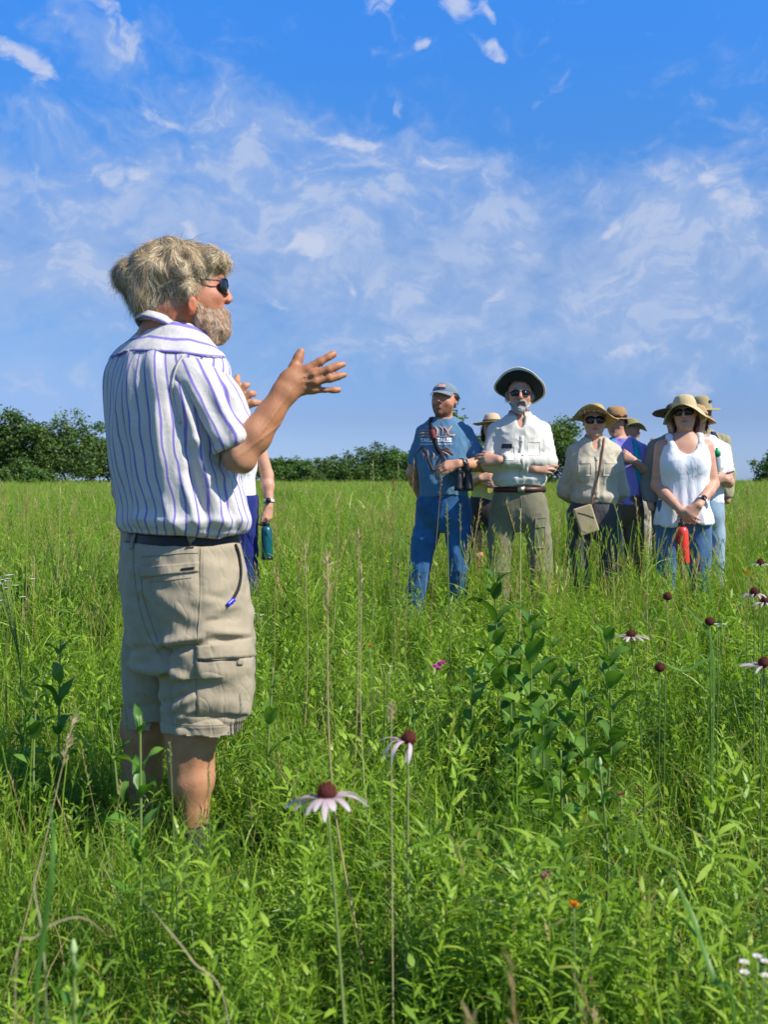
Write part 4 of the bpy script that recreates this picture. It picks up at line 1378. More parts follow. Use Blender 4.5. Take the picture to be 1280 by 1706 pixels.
# neck opening
fs.add(cone(W(286, 556, 0.0), W(296, 500, 0.0), 0.066, 0.075), 0.006, 's')
fyf = fs.f.copy()
hz_ = W(0, 893)[2]
fs.cut(lambda x, y, z: (hz_ + 0.008 * np.sin(x * 22 + y * 17)) - z)
V, F = fs.mesh(1)
N = normals(V, F) * sg
folds = [(214, 612, 232, 850, 7, .006), (236, 606, 250, 800, 6, -.004), (256, 604, 268, 760, 7, .005), (190, 640, 205, 860, 8, .004), (276, 606, 300, 780, 7, -.004),
         (300, 650, 345, 790, 10, .012), (288, 665, 325, 800, 9, -.012), (330, 770, 372, 868, 10, .010), (318, 790, 350, 880, 8, -.010), (305, 800, 330, 880, 7, .008), (352, 790, 385, 800, 9, .006),
         (380, 800, 400, 876, 8, .007), (366, 800, 392, 880, 5, -.006), (270, 830, 300, 884, 8, .007), (250, 840, 268, 886, 6, -.006), (230, 860, 300, 872, 8, .006), (300, 868, 400, 866, 7, .006),
         (345, 755, 400, 800, 6, -.007), (300, 730, 330, 735, 8, .005), (218, 880, 300, 888, 5, -.005), (320, 884, 395, 884, 5, -.005), (200, 700, 212, 800, 7, -.004), (262, 690, 275, 820, 8, .006)]
V = fold_disp(V, N, folds)
V = V + N * (0.0042 * wob(V, (5, 5, 2.2), 12, 7) + 0.0022 * wob(V, (13, 13, 6), 13, 7))[:, None]
# blousing at the hem
zz = V[:, 2] - hz_
V = V + N * (0.010 * np.exp(-((zz - 0.045) / 0.035) ** 2) - 0.014 * np.exp(-(zz / 0.015) ** 2))[:, None]


def torso_coord(V):
    z = V[:, 2]; S = np.array(sorted(secs_of(secs_px))); cx = np.interp(z, S[:, 0], S[:, 1])
    u = (V[:, 0] - cx) * RT[0] + (V[:, 1] - LY) * RT[1]; b_ = -((V[:, 0] - cx) * FW[0] + (V[:, 1] - LY) * FW[1])
    return u, b_, np.arctan2(u, b_ * 1.25)


u, b_, th = torso_coord(V)
su = th * 0.215 + 0.006 * wob(V, (2, 2, 5), 21, 5)
mkl('shirt', V, F, M_stripe, attrs={'su': su, 'sy': su * 0})
shirt_bvh = bvh_of(V, F)
shirtV, shirtF = V, F

# yoke over the shoulders: a second layer with its stripes running across
fy = Field(np.array([-0.90, 2.50, 0.90]), np.array([-0.24, 3.30, 1.60]), 0.005)
fy.f = fyf - 0.0022
yz = W(0, 586)[2]
fy.cut(lambda x, y, z: (yz - 0.03 * ((x - W(285, 0)[0]) ** 2 + (y - LY) ** 2) / 0.04) - z)
V, F = fy.mesh(1); N = normals(V, F) * sg
V = V + N * (0.0042 * wob(V, (5, 5, 2.2), 12, 7) + 0.0022 * wob(V, (13, 13, 6), 13, 7))[:, None]
u, b_, th = torso_coord(V)
yokeV, yokeF = V, F
mkl('yoke', V, F, M_stripe, attrs={'su': (V[:, 2] - b_ * 0.25) * 0.62 + 0.006 + 0.002 * wob(V, 6, 2, 4), 'sy': u * 0})

# sleeve
fv = Field(np.array([-0.62, 2.42, 1.12]), np.array([-0.25, 3.0, 1.52]), 0.0045)
ax = (W(400, 745, -.17) - W(341, 618, -.125)); ax /= np.linalg.norm(ax)
s0 = W(321, 632, -.135); s1 = W(358, 672, -.135); s2 = W(393, 738, -.172)
fv.add(cone(s0, s1, 0.082, 0.082), 0.02); fv.add(cone(s1, s2, 0.080, 0.068), 0.02)
fv.add(cone(s2, s2 + ax * 0.06, 0.068, 0.066), 0.02)
cutp = W(398, 731, -.16)
cn = np.array([W(434, 791, -.16)[0] - W(398, 731, -.16)[0], 0.02, W(434, 791, -.16)[2] - W(398, 731, -.16)[2]]); cn /= np.linalg.norm(cn)
fv.add(cone(s1 + (s2 - s1) * .8, s2 + ax * .12, 0.054, 0.061), 0.002, 's')
fv.cut(plane_cut(cutp, cn))
V, F = fv.mesh(1); N = normals(V, F) * sg
V = fold_disp(V, N, [(318, 640, 372, 738, 8, .008), (306, 652, 345, 745, 7, -.010), (345, 630, 392, 725, 8, .005), (362, 640, 408, 715, 6, -.005), (378, 640, 420, 705, 6, .004), (330, 690, 360, 730, 6, .006)])
q = (V - cutp) @ cn
V = V + N * (0.0035 * wob(V, (6, 6, 3), 17, 6) + 0.0030 * np.exp(-((q + 0.012) / 0.013) ** 2) - .0015 * np.exp(-((q + 0.027) / 0.004) ** 2))[:, None]
a1, b1, _ = basis(ax); rel = V - s0
an = np.arctan2(rel @ a1, rel @ b1)
mkl('sleeve', V, F, M_stripe, attrs={'su': an * 0.075 + 0.004 * wob(V, 5, 6, 4), 'sy': an * 0})
sleeveV, sleeveF = V, F
# far sleeve
fv = Field(np.array([-0.90, 2.9, 1.15]), np.array([-0.45, 3.32, 1.52]), 0.006)
fv.add(cone(W(225, 626, .14), W(275, 715, .22), 0.072, 0.068), 0.02)
fv.cut(plane_cut(W(280, 720, .22), W(275, 715, .22) - W(225, 626, .14)))
V, F = fv.mesh(1)
mkl('sleeve', V, F, M_stripe, attrs={'su': V[:, 0] * 0.8, 'sy': V[:, 0] * 0})
# sleeve-head seam: a thin welt
def on_cam(bvh, px, py, off=0.002):
    o = np.array([0, 0, CAMH]); d = np.array(P(px, py, 5.0)) - o
    h, nrm = drop(bvh, o, d)
    if h is None: return None, None
    if nrm @ d > 0: nrm = -nrm
    return h + nrm * off, nrm


def welt(bvh, pts, width, off, mat, name, parent, n=24, thick=0.0018, mk_=None):
    path = spline([(a, b, 0) for a, b in pts], n)
    H = [on_cam(bvh, a, b, off) for a, b, _ in path]
    H = [h for h in H if h[0] is not None]
    V, F = strip(np.array([h[0] for h in H]), width, np.array([h[1] for h in H]), thick)
    return (mk_ or mkl)(name, V, F, mat, parent)


ab = bvh_of(*(lambda a: (a[0], np.array(a[1])))(join([(shirtV, shirtF), (sleeveV, sleeveF)])))
welt(ab, [(306, 592), (294, 612), (287, 640), (288, 672), (300, 705)], .008, .0008, M_stripe, 'armhole_seam', leader, 30, .002)
yb = bvh_of(yokeV, yokeF); H = []
for px_i in np.linspace(196, 372, 40):
    for py_i in np.arange(566, 604, .7):
        h, nr = on_cam(yb, px_i, py_i, .0008)
        if h is not None and h[2] <= yz - 0.03 * ((h[0] - W(285, 0)[0]) ** 2 + (h[1] - LY) ** 2) / 0.04 + .0045:
            H.append((h, nr)); break
if len(H) > 8:
    P_ = np.array([h[0] for h in H]); N_ = np.array([h[1] for h in H])
    for _ in range(4): P_[1:-1] = (P_[:-2] + P_[1:-1] + P_[2:]) / 3; N_[1:-1] = (N_[:-2] + N_[1:-1] + N_[2:]) / 3
    V, F = strip(P_, .007, N_, .0022); mkl('yoke_seam', V, F, M_stripe, None, attrs={'su': np.full(len(V), .017), 'sy': np.zeros(len(V))})
# collar: stand and fall around the neck
M_collar = M_stripe
def ring(cx, cy, dd, ra, rb, tilt, n=48, yaw=0.0):
    c = W(cx, cy, dd); o = []
    for k in range(n):
        t_ = 2 * math.pi * k / n
        u_ = ra * math.cos(t_) * RT + rb * math.sin(t_) * FW
        o.append(c + u_ + np.array([0, 0, -tilt * (u_ @ FW)]))
    return np.array(o)


n = 48
prof = [ring(282, 560, 0, .078, .086, .46), ring(281, 550, 0, .077, .084, .44), ring(280.5, 544, 0, .075, .081, .42), ring(281, 542.5, 0, .077, .084, .42), ring(282, 545, 0, .082, .089, .44), ring(283, 553, 0, .088, .096, .46), ring(284, 562, 0, .095, .104, .50), ring(284, 564, 0, .092, .100, .50)]
V = np.vstack(prof); F = [(i * n + k, i * n + (k + 1) % n, (i + 1) * n + (k + 1) % n, (i + 1) * n + k) for i in range(len(prof) - 1) for k in range(n)]
V = V + 0.0012 * np.stack([wob(V, 9, 3), wob(V, 9, 4), wob(V, 9, 5)], 1)
mkl('collar', V, F, M_stripe, attrs={'su': np.repeat(np.array([0.0, .008, .012, .013, .014, .026, .036, .038]), n) + 0.012, 'sy': np.zeros(len(V))})

# ---- shorts
M_shorts = cloth('khaki_nylon', (0.37, 0.305, 0.205), 0.05, 0.7, 0.9)
M_dark = cloth('dark_belt', (0.035, 0.025, 0.022), 0.1, 0.5, 0.2)
fp = Field(np.array([-0.88, 2.52, 0.36]), np.array([-0.20, 3.34, 1.00]), 0.005)
pel = [(888, 212, 398), (905, 204, 402), (935, 198, 407), (970, 196, 411), (1010, 201, 414), (1050, 208, 418), (1085, 213, 421), (1110, 216, 422)]
fp.add(loft(secs_of(pel, 0.74), YAWT, 2.3), 0.005)
fp.add(cone(W(345, 1000, -.06), W(349, 1150, -.05), 0.118, 0.122), 0.02)
fp.add(loft([(W(0, 1250)[2], W(350.5, 1215)[0], LY - .05, .130, .112), (W(0, 1180)[2], W(349.5, 1180)[0], LY - .05, .129, .112), (W(0, 1090)[2], W(348, 1090)[0], LY - .05, .126, .115), (W(0, 1040)[2], W(345, 1040)[0], LY - .05, .11, .10)], 0.3), 0.02)
fp.add(loft([(W(0, 1250)[2], W(268, 1215, .16)[0], LY + .15, .110, .115), (W(0, 1180)[2], W(266, 1180, .16)[0], LY + .15, .110, .113), (W(0, 1090)[2], W(266, 1090, .16)[0], LY + .14, .112, .112), (W(0, 1040)[2], W(270, 1040, .16)[0], LY + .12, .10, .10)], 0.3), 0.02)
rh, lh = W(0, 1206)[2], W(0, 1208, .13)[2]
fp.cut(lambda x, y, z: z - W(0, 902)[2])
fp.cut(lambda x, y, z: np.where(y < LY + 0.045, rh + 0.06 * (0.3 * (x + 0.5)) + 0.004 * np.sin(x * 30), lh) - z)
# hollow legs at the hem
fp.add(loft([(rh - .05, W(350.5, 0)[0], LY - .05, .121, .103), (rh + .045, W(350.5, 0)[0], LY - .05, .118, .10)], 0.3), 0.002, 's')
fp.add(loft([(lh - .05, W(268, 0, .16)[0], LY + .15, .101, .106), (lh + .045, W(268, 0, .16)[0], LY + .15, .10, .103)], 0.3), 0.002, 's')
V, F = fp.mesh(1); N = normals(V, F) * sg
sf = [(232, 1000, 270, 1085, 9, -.010), (250, 1075, 330, 1062, 9, .014), (258, 1090, 335, 1075, 6, -.012), (275, 1120, 322, 1135, 7, .008), (280, 1145, 325, 1128, 6, -.008), (285, 1185, 322, 1160, 8, .009), (282, 1170, 318, 1150, 5, -.008),
      (296, 1200, 330, 1178, 6, .006), (215, 1010, 232, 1090, 8, .008), (214, 1085, 262, 1075, 7, -.007), (216, 1110, 270, 1120, 7, .007), (220, 1150, 268, 1160, 8, .006), (222, 1180, 270, 1172, 6, -.006),
      (245, 905, 250, 1000, 8, -.004), (338, 1050, 415, 1058, 8, .006), (330, 1068, 420, 1064, 6, -.006), (345, 1020, 400, 1010, 7, .004), (340, 990, 380, 1000, 6, -.003), (345, 1035, 395, 1030, 5, -.003), (262, 1000, 320, 1030, 12, .006),
      (340, 1120, 412, 1140, 8, .005), (345, 1145, 412, 1125, 8, -.004), (350, 1165, 412, 1180, 8, .005), (240, 960, 268, 1080, 9, -.006), (270, 1085, 283, 1215, 6, -.014), (330, 920, 335, 1000, 4, -.003), (300, 1190, 395, 1196, 4, -.004)]
V = fold_disp(V, N, sf)
V = V + N * (0.0035 * wob(V, (5, 5, 4), 32, 7) + 0.0024 * wob(V, (12, 12, 16), 33, 8))[:, None]
zz = V[:, 2] - rh
V = V + N * (-.003 * np.exp(-((zz - 0.03) / 0.004) ** 2))[:, None]
shorts = mkl('shorts', V, F, M_shorts)
sb = bvh_of(V, F)
M_seam = cloth('khaki_seam', (0.31, 0.255, 0.17), 0.05, 0.8, 0.3)
M_black = cloth('black_trim', (0.012, 0.012, 0.014), 0.1, 0.7, 0.2)


def flap(bvh, quad, off, thick, mat, name, parent, nu=14, nv=6, sag=0.0, seed=0):
    """patch lying on the cloth: quad = 4 photo corners (tl, tr, br, bl)"""
    q = np.array(quad, float); G = np.zeros((nv + 1, nu + 1, 3)); NN = np.zeros_like(G); ok = True
    for j in range(nv + 1):
        for i in range(nu + 1):
            a, b = i / nu, j / nv
            p = (1 - b) * ((1 - a) * q[0] + a * q[1]) + b * ((1 - a) * q[3] + a * q[2])
            h, nr = on_cam(bvh, p[0], p[1], off)
            if h is None: h, nr = G[j, i - 1] if i else G[j - 1, i], NN[j, i - 1] if i else NN[j - 1, i]
            G[j, i] = h; NN[j, i] = nr
    for _ in range(2):
        NN[1:-1, 1:-1] = (NN[1:-1, 1:-1] + NN[:-2, 1:-1] + NN[2:, 1:-1] + NN[1:-1, :-2] + NN[1:-1, 2:]) / 5
        G[1:-1, 1:-1] = (G[1:-1, 1:-1] * 2 + G[:-2, 1:-1] + G[2:, 1:-1] + G[1:-1, :-2] + G[1:-1, 2:]) / 6
    g0 = (G - NN * (off + 0.004)).reshape(-1, 3); g1 = (G + NN * thick).reshape(-1, 3)
    g1 = g1 + NN.reshape(-1, 3) * (0.0015 * wob(g1, 16, seed, 5))[:, None]
    V = np.vstack([g0, g1]); m = len(g0); w1 = nu + 1
    F = [(m + j * w1 + i, m + (j + 1) * w1 + i, m + (j + 1) * w1 + i + 1, m + j * w1 + i + 1) for j in range(nv) for i in range(nu)]
    ed = [j * w1 for j in range(nv + 1)] + [nv * w1 + i for i in range(1, nu + 1)] + [j * w1 + nu for j in range(nv - 1, -1, -1)] + [i for i in range(nu - 1, 0, -1)]
    F += [(ed[k], ed[(k + 1) % len(ed)], m + ed[(k + 1) % len(ed)], m + ed[k]) for k in range(len(ed))]
    return mkl(name, V, F, mat, parent)


flap(sb, [(232, 945), (332, 936), (331, 952), (236, 962)], .0015, .004, M_shorts, 'back_pocket_flap', leader, seed=1)
welt(sb, [(302, 949), (324, 946)], .006, .0062, M_black, 'pocket_tag', leader, 6)
flap(sb, [(327, 1078), (420, 1062), (423, 1094), (327, 1098)], .002, .005, M_shorts, 'cargo_pocket_flap', leader, seed=2)
flap(sb, [(327, 1099), (423, 1095), (420, 1190), (328, 1193)], .001, .0035, M_shorts, 'cargo_pocket', leader, nu=16, nv=14, seed=3)
welt(sb, [(329, 1099.5), (360, 1099), (396, 1098)], .0035, .006, M_black, 'pocket_edge', leader, 16)
flap(sb, [(393, 1098), (402, 1098), (402, 1107), (393, 1107)], .006, .003, M_seam, 'pull_tab', leader, 3, 3)
welt(sb, [(391, 907), (397, 925), (400, 955), (396, 980), (385, 1002)], .009, .002, M_black, 'side_pocket_opening', leader, 20, .003)
M_blueclip = plain('blue_clip', (0.02, 0.03, 0.75), 0.3, 0.5)
welt(sb, [(377, 1009), (383, 1003), (388, 999)], .011, .004, M_blueclip, 'blue_clip', leader, 6, .005)
for pts in ([(233, 945), (240, 1000), (262, 1068)], [(334, 905), (333, 1000), (328, 1078)], [(222, 895), (224, 960), (240, 1040), (270, 1098)], [(286, 1206), (340, 1209), (388, 1206)], [(262, 1080), (330, 1072)], [(250, 970), (320, 962)],
            [(236, 928), (300, 922), (330, 921)]):
    welt(sb, pts, .0022, .0004, M_seam, 'seam', shorts, 26, .0012)
# belt and loops
V, F = [], []
bz = [W(0, 905)[2], W(0, 886)[2]]
ba = secs_of([(905, 210, 400), (886, 214, 396)], 0.74)
fbt = Field(np.array([-0.86, 2.55, bz[0] - .02]), np.array([-0.22, 3.3, bz[1] + .02]), 0.005)
fbt.add(loft([(bz[0], ba[0][1], LY, ba[0][3] + .004, ba[0][4] + .004), (bz[1], ba[1][1], LY, ba[1][3] + .004, ba[1][4] + .004)], YAWT), .003)
V, F = fbt.mesh(1); mkl('belt', V, F, M_dark)
bb = bvh_of(V, F)
for a in ((320, 884, 317, 912), (226, 886, 220, 915)):
    H = []
    for t_ in np.linspace(0, 1, 7):
        h, nr = on_cam(bb if t_ < .75 else sb, a[0] + (a[2] - a[0]) * t_, a[1] + (a[3] - a[1]) * t_, .003)
        if h is None: h, nr = on_cam(sb, a[0] + (a[2] - a[0]) * t_, a[1] + (a[3] - a[1]) * t_, .006)
        if h is not None: H.append((h, nr))
    V, F = strip(np.array([h[0] for h in H]), .022, np.array([h[1] for h in H]), .003)
    mkl('belt_loop', V, F, M_seam, leader)
# ---- socks and shoes
M_sock = cloth('grey_sock', (0.075, 0.07, 0.065), 0.3, 0.95, 0.5, 300)
M_shoe = plain('trail_shoe', (0.06, 0.055, 0.05), 0.8, 0.3, 0.3, 60)
M_red = plain('red_trim', (0.55, 0.05, 0.03), 0.6, 0.3)
for (px, dd, ph) in ((328, -.05, 1397), (240, .16, 1374)):
    a = W(px, ph + 6, dd); a0 = W(px, ph + 38, dd); g = a0.copy(); g[2] = 0.035
    fk = Field(np.array([a[0] - .2, a[1] - .2, 0.0]), np.array([a[0] + .3, a[1] + .35, a[2] + .05]), 0.006)
    fk.add(cone(a, g, .038, .045), .01)
    V, F = fk.mesh(1); sk = mkl('sock', V, F, M_sock)
    fk = Field(np.array([a[0] - .2, a[1] - .2, -0.01]), np.array([a[0] + .35, a[1] + .35, .16]), 0.006)
    h = FW * 0.5 + np.array([0.5, 0, 0])
    fk.add(cone(g - h * .02, g + h * .16, .052, .042), .02); fk.add(cone(g, g + np.array([0, 0, .06]), .050, .048), .02)
    V, F = fk.mesh(1); V[:, 2] = np.maximum(V[:, 2], 0.002); sho = mkl('shoe', V, F, M_shoe)
    V, F = box(g + h * .05 + np.array([0, -.045, .03]), (.03, .010, .012)); mkl('trim', V, F, M_red, sho)
# ------------------------------------------------------------------ the listeners
M_skin = {'a': skin_mat('skin_tan', (0.50, 0.25, 0.15)), 'b': skin_mat('skin_fair', (0.60, 0.325, 0.21)), 'c': skin_mat('skin_ruddy', (0.58, 0.29, 0.175))}


def A3(*v): return np.array(v, float)


def crowd(px, depth, H, yaw, label, c):
    x0 = P(px, 800, depth).x; g = float(terrain(x0, depth)) + c.get('lift', 0)
    root = empty('person', (x0, depth, g), label, 'person', 'listeners standing in the meadow', rz=-math.radians(yaw))
    q = H / 1.75; h = c.get('h', 0.0065); w_ = c.get('w', 1.0); hp = c.get('hips', 1.0); bl = c.get('belly', 0.0)
    mkc = lambda name, V, F, mat, parent=None, **kw: mk(name, V, F, mat, parent or root, **kw)
    R = headrot(math.radians(c.get('hyaw', 0)), math.radians(c.get('pitch', 0)), math.radians(c.get('roll', 0)))
    hc = A3(c.get('hx', 0), -0.020 + c.get('hyo', 0), 1.627) * q
    shw = c.get('sh', 0.185) * w_
    TS = [(0.76, .10 * hp, .07), (0.80, .13 * hp, .09), (0.90, .150 * hp, .108), (1.00, .146 * w_ * hp ** .5, .104 + bl * .6), (1.10, .148 * w_ + bl * .35, .104 + bl), (1.22, .160 * w_ + bl * .1, .112 + bl * .5), (1.33, .168 * w_, .108), (1.41, .148 * w_, .092), (1.46, .100, .072), (1.495, .070, .060), (1.53, .056, .052)]
    tors = lambda gx, lo=0.7, hi=1.5, flare=0.0: [(z * q, 0, -(0.012 + bl * .35 * math.exp(-((z - 1.08) / .12) ** 2)) * q, (a + gx + flare * max(0, 1.05 - z)) * q, (b + gx + flare * max(0, 1.05 - z)) * q) for z, a, b in TS if lo - .001 <= z <= hi]
    F_ = Field((-0.50 * q, -0.42, -0.02), (0.50 * q, 0.34, H + 0.04), h)
    F_.add(loft(tors(0.0), 0, 2.2), 0.02)
    if c.get('bust'):
        for s in (-1, 1): F_.add(ell(A3(s * .072, -.095, 1.265) * q, A3(.072, .058, .07) * q), 0.04)
    F_.add(cone(A3(0, .012, 1.44) * q, hc + R @ A3(0, .012, -.06) * q, .058 * q, .054 * q * c.get('neck', 1)), 0.025)
    T = head(F_, hc, R, q * c.get('hs', 1.0), c.get('jaw', 1.0), c.get('nose', 1.0))
    arms = {}
    for s, key in ((-1, 'armR'), (1, 'armL')):
        a = c[key]
        S = A3(s * shw * 0.93, 0.0, 1.395) * q; E = A3(*a['e']) * q; Wr = A3(*a['w']) * q
        k = c.get('arm', 1.0)
        F_.add(cone(S, E, .052 * q * k, .040 * q * k), 0.03)
        F_.add(cone(E, E + (Wr - E) * .35, .040 * q * k, .041 * q * k), 0.02); F_.add(cone(E + (Wr - E) * .35, Wr, .040 * q * k, .0265 * q), 0.02)
        if 'd' in a:
            hand(F_, Wr, a['d'], a['n'], a.get('t', 1), a.get('s', 0.98) * q, a.get('curl', (.35, .45, .35)), a.get('spread', .06), a.get('th', .6), 0.003)
        arms[s] = (S, E, Wr)
    legs = c.get('legs', [(-.095, -.105, -.115, 0, 0), (.095, .105, .115, 0, 0)])
    LG = []
    for hx, kx, ax_, ky, ay in legs:
        Hp, Kn, An = A3(hx, 0, .88) * q, A3(kx, -.015 + ky, .49) * q, A3(ax_, .02 + ay, .085) * q
        LG.append((Hp, Kn, An))
        F_.add(cone(Hp, Kn, .074 * q * hp, .050 * q), .03); F_.add(cone(Kn, Kn + (An - Kn) * .35, .054 * q, .054 * q), .02)
        F_.add(cone(Kn + (An - Kn) * .35, An, .052 * q, .036 * q), .02)
        F_.add(cone(An + A3(0, 0, -.04), An + A3(0, -.12, -.06), .036 * q, .03 * q), .02)
    V, F = F_.mesh(1)
    loc = (V - hc) @ R / q
    t = np.ones((len(V), 3))
    def spot(cx, cy, cz, rx, ry, rz, col, k=1.0):
        g_ = np.exp(-(((loc[:, 0] - cx) / rx) ** 2 + ((loc[:, 1] - cy) / ry) ** 2 + ((loc[:, 2] - cz) / rz) ** 2)) * k
        t[:] = t * (1 - g_[:, None] * (1 - np.array(col)))
    spot(0, -.10, -.062, .024, .03, .010, (.80, .42, .45))
    spot(0, -.105, -.0615, .022, .03, .003, (.4, .25, .25))
    for s in (-1, 1):
        spot(s * .045, -.075, -.022, .024, .03, .022, (1.03, .82, .80))
        spot(s * .030, -.09, .010, .016, .03, .006, c.get('eyes', (.35, .28, .26)))
        spot(s * .032, -.09, .032, .020, .03, .005, (.45, .38, .33))
        spot(s * .081, .012, 0, .014, .03, .04, (1.02, .78, .72))
    spot(0, -.118, -.02, .016, .03, .018, (1.04, .80, .78))
    if c.get('smile'):
        spot(0, -.105, -.0605, .019, .03, .0042, (1.9, 2.8, 3.4)); spot(.024, -.1, -.056, .006, .03, .006, (.55, .4, .4)); spot(-.024, -.1, -.056, .006, .03, .006, (.55, .4, .4))
    if c.get('stubble'):
        m = ((loc[:, 2] < -.035) & (loc[:, 2] > -.125) & (loc[:, 1] < .01) & (np.abs(loc[:, 0]) < .075))
        mo = np.exp(-((loc[:, 0] / .022) ** 2 + ((loc[:, 2] + .064) / .010) ** 2))
        k = (np.clip((-.032 - loc[:, 2]) / .02, 0, 1) * np.clip((.01 - loc[:, 1]) / .03, 0, 1) * m * (1 - mo))[:, None]
        t = t * (1 - k) + k * np.array(c['stubble'])
    body = mkc('body', V, F, M_skin[c.get('skin', 'b')], attrs={'tint': t})
    # ---- beard solids
    if c.get('goatee'):
        fg = Field(hc - .16, hc + .13, .0045)
        fg.add(ell(T(0, -.070, -.100), A3(.036, .034, .030) * q, R), .012); fg.add(ell(T(0, -.102, -.046), A3(.028, .010, .007) * q, R), .006)
        for s in (-1, 1): fg.add(cone(T(s * .028, -.094, -.050), T(s * .036, -.072, -.095), .009 * q, .013 * q), .008)
        for s in (-1, 1): fg.add(cone(T(s * .036, -.072, -.095), T(s * .066, -.02, -.05), .010 * q, .007 * q), .008)
        fg.add(ell(T(0, -.105, -.064), A3(.019, .016, .006) * q, R), .004, 's')
        Vg, Fg = fg.mesh(1); Vg += .0016 * rng.normal(size=Vg.shape)
        mkc('beard', Vg, Fg, plain('grey_beard', c['goatee'], 0.9, 0.1, .3, 120, .8, 900))
    # ---- shirt
    sc = c['shirt']; kind = sc['kind']; m_s = cloth('shirt_' + sc['name'], sc['col'], 0.05, 0.88, sc.get('fold', .7))
    hem = sc.get('hem', 1.0)
    fs = Field((-0.50 * q, -0.42, (hem - .1) * q), (0.50 * q, 0.34, 1.56 * q), h)
    gr = sc.get('g', .016)
    fs.add(loft(tors(gr, 0.7, 1.50 if kind != 'tank' else 1.43, sc.get('flare', .05)), 0, 2.2), .02)
    if c.get('bust'):
        for s in (-1, 1): fs.add(ell(A3(s * .072, -.095, 1.265) * q, A3(.082, .070, .085) * q), 0.05)
    if kind == 'tank':
        for s in (-1, 1):
            chain(fs, [A3(s * .098, -.098, 1.33) * q, A3(s * .103, -.076, 1.415) * q, A3(s * .106, -.028, 1.468) * q, A3(s * .106, .030, 1.472) * q, A3(s * .10, .085, 1.38) * q], [.030 * q, .024 * q, .021 * q, .021 * q, .028 * q], .012)
            fs.add(cone(A3(s * (shw + .035), 0, 1.47) * q, A3(s * (shw + .022), 0, 1.30) * q, .062 * q, .052 * q), .02, 's')
        fs.add(ell(A3(0, -.115, 1.435) * q, A3(.076, .075, .098) * q), .010, 's')
        fs.add(ell(A3(0, 0.01, 1.50) * q, A3(.074, .12, .06) * q), .010, 's')
        fs.add(ell(A3(0, .1, 1.46) * q, A3(.085, .06, .06) * q), .012, 's')
    else:
        for s in (-1, 1):
            S, E, Wr = arms[s]
            fs.add(cone(A3(s * .05, .0, 1.478) * q, S + A3(0, 0, .004) * q, .040 * q, (.056 if kind != 'tank' else .05) * q * c.get('arm', 1) ** .5), .03)
            if kind == 'tee':
                k = sc.get('sleeve', .62); e2 = S + (E - S) * k; d_ = (E - S) / np.linalg.norm(E - S)
                slv = inter(cone(S, e2 + d_ * .05, .057 * q, .066 * q), plane_cut(e2, d_)); fs.add(slv, .016)
                fs.add(inter(cone(e2 - d_ * .03, e2 + d_ * .08, .055 * q, .058 * q), plane_cut(e2 - d_ * .03, -d_)), .002, 's')
            else:
                ce = sc.get('cuff', 1.0); W2 = E + (Wr - E) * ce; d_ = (Wr - E) / np.linalg.norm(Wr - E)
                fs.add(cone(S, E, .060 * q * c.get('arm', 1), .060 * q * c.get('arm', 1)), .025)
                fs.add(inter(cone(E, W2 + d_ * .03, .060 * q * c.get('arm', 1), .043 * q), plane_cut(W2, d_)), .012)
        nk = sc.get('neck', (.064, .055, 1.535))
        fs.add(ell(A3(0, -.02, nk[2]) * q, A3(nk[0], nk[0] * 1.02, nk[1]) * q), .008, 's')
        if sc.get('vneck'):
            fs.add(ell(A3(0, -.10, 1.485) * q, A3(.028, .06, .075) * q), .012, 's')
    hz = hem * q
    fs.cut(lambda x, y, z: (hz + sc.get('wave', .006) * np.sin(x * 24 + 1) - sc.get('arch', 0) * (x * 4) ** 2 * 0.05 + sc.get('slope', 0) * x) - z)
    V, F = fs.mesh(1); N = normals(V, F) * sg
    a_ = sc.get('amp', .005)
    n1 = wob(V, (5, 4, 3.0), 50 + int(px), 6); n2 = wob(V, (11, 9, 7), 51 + int(px), 6)
    V = V + N * (a_ * (0.55 * n1 + 0.32 * (1 - 2 * np.abs(n2))))[:, None]
    if sc.get('drape'):
        V = V + N * (sc['drape'] * np.clip((1.25 * q - V[:, 2]) / .25, 0, 1) * np.sin(np.arctan2(V[:, 0], -V[:, 1]) * 15 + 5 * V[:, 2]))[:, None]
    if sc.get('blouse', kind != 'tank' and hem > .98):
        V = V + N * (.014 * np.exp(-((V[:, 2] - hz - .045) / .03) ** 2))[:, None]
    shirt = mkc('shirt', V, F, m_s)
    sb_ = bvh_of(V, F)
    # ---- trousers
    pc = c['pants']; m_p = cloth('trousers_' + pc['name'], pc['col'], pc.get('var', 0.10), 0.85, pc.get('fold', .6))
    hm = pc.get('hem', .07)
    fp = Field((-0.42 * q, -0.34, (hm - .08) * q), (0.42 * q, 0.34, 1.12 * q), h)
    top = pc.get('top', 1.035)
    pl = [(z, (a + .012) * hp ** 0, b + .012) for z, a, b in ((.74, .10, .06), (.80, .145 * hp, .10), (.88, .168 * hp, .124), (.95, .168 * hp, .124 + bl * .2), (1.0, .163 * w_ * hp ** .5, .116 + bl * .5), (top, .158 * w_ * hp ** .4, .110 + bl * .7))]
    fp.add(loft([(z * q, 0, -.008 * q, a * q, b * q) for z, a, b in pl], 0, 2.3), .02)
    for (Hp, Kn, An) in LG:
        kw = pc.get('knee', .076) * q; aw = pc.get('ankle', .068) * q
        fp.add(cone(Hp + A3(0, 0, -.02), Kn, .092 * q * hp, kw), .02)
        fp.add(cone(Kn, An + A3(0, 0, -.02), kw, aw), .015)
    fp.cut(lambda x, y, z: hm * q - z)
    V, F = fp.mesh(1); N = normals(V, F) * sg
    n1 = wob(V, (4, 4, 3.5), 60 + int(px), 6); n2 = wob(V, (7, 7, 6.5), 61 + int(px), 7)
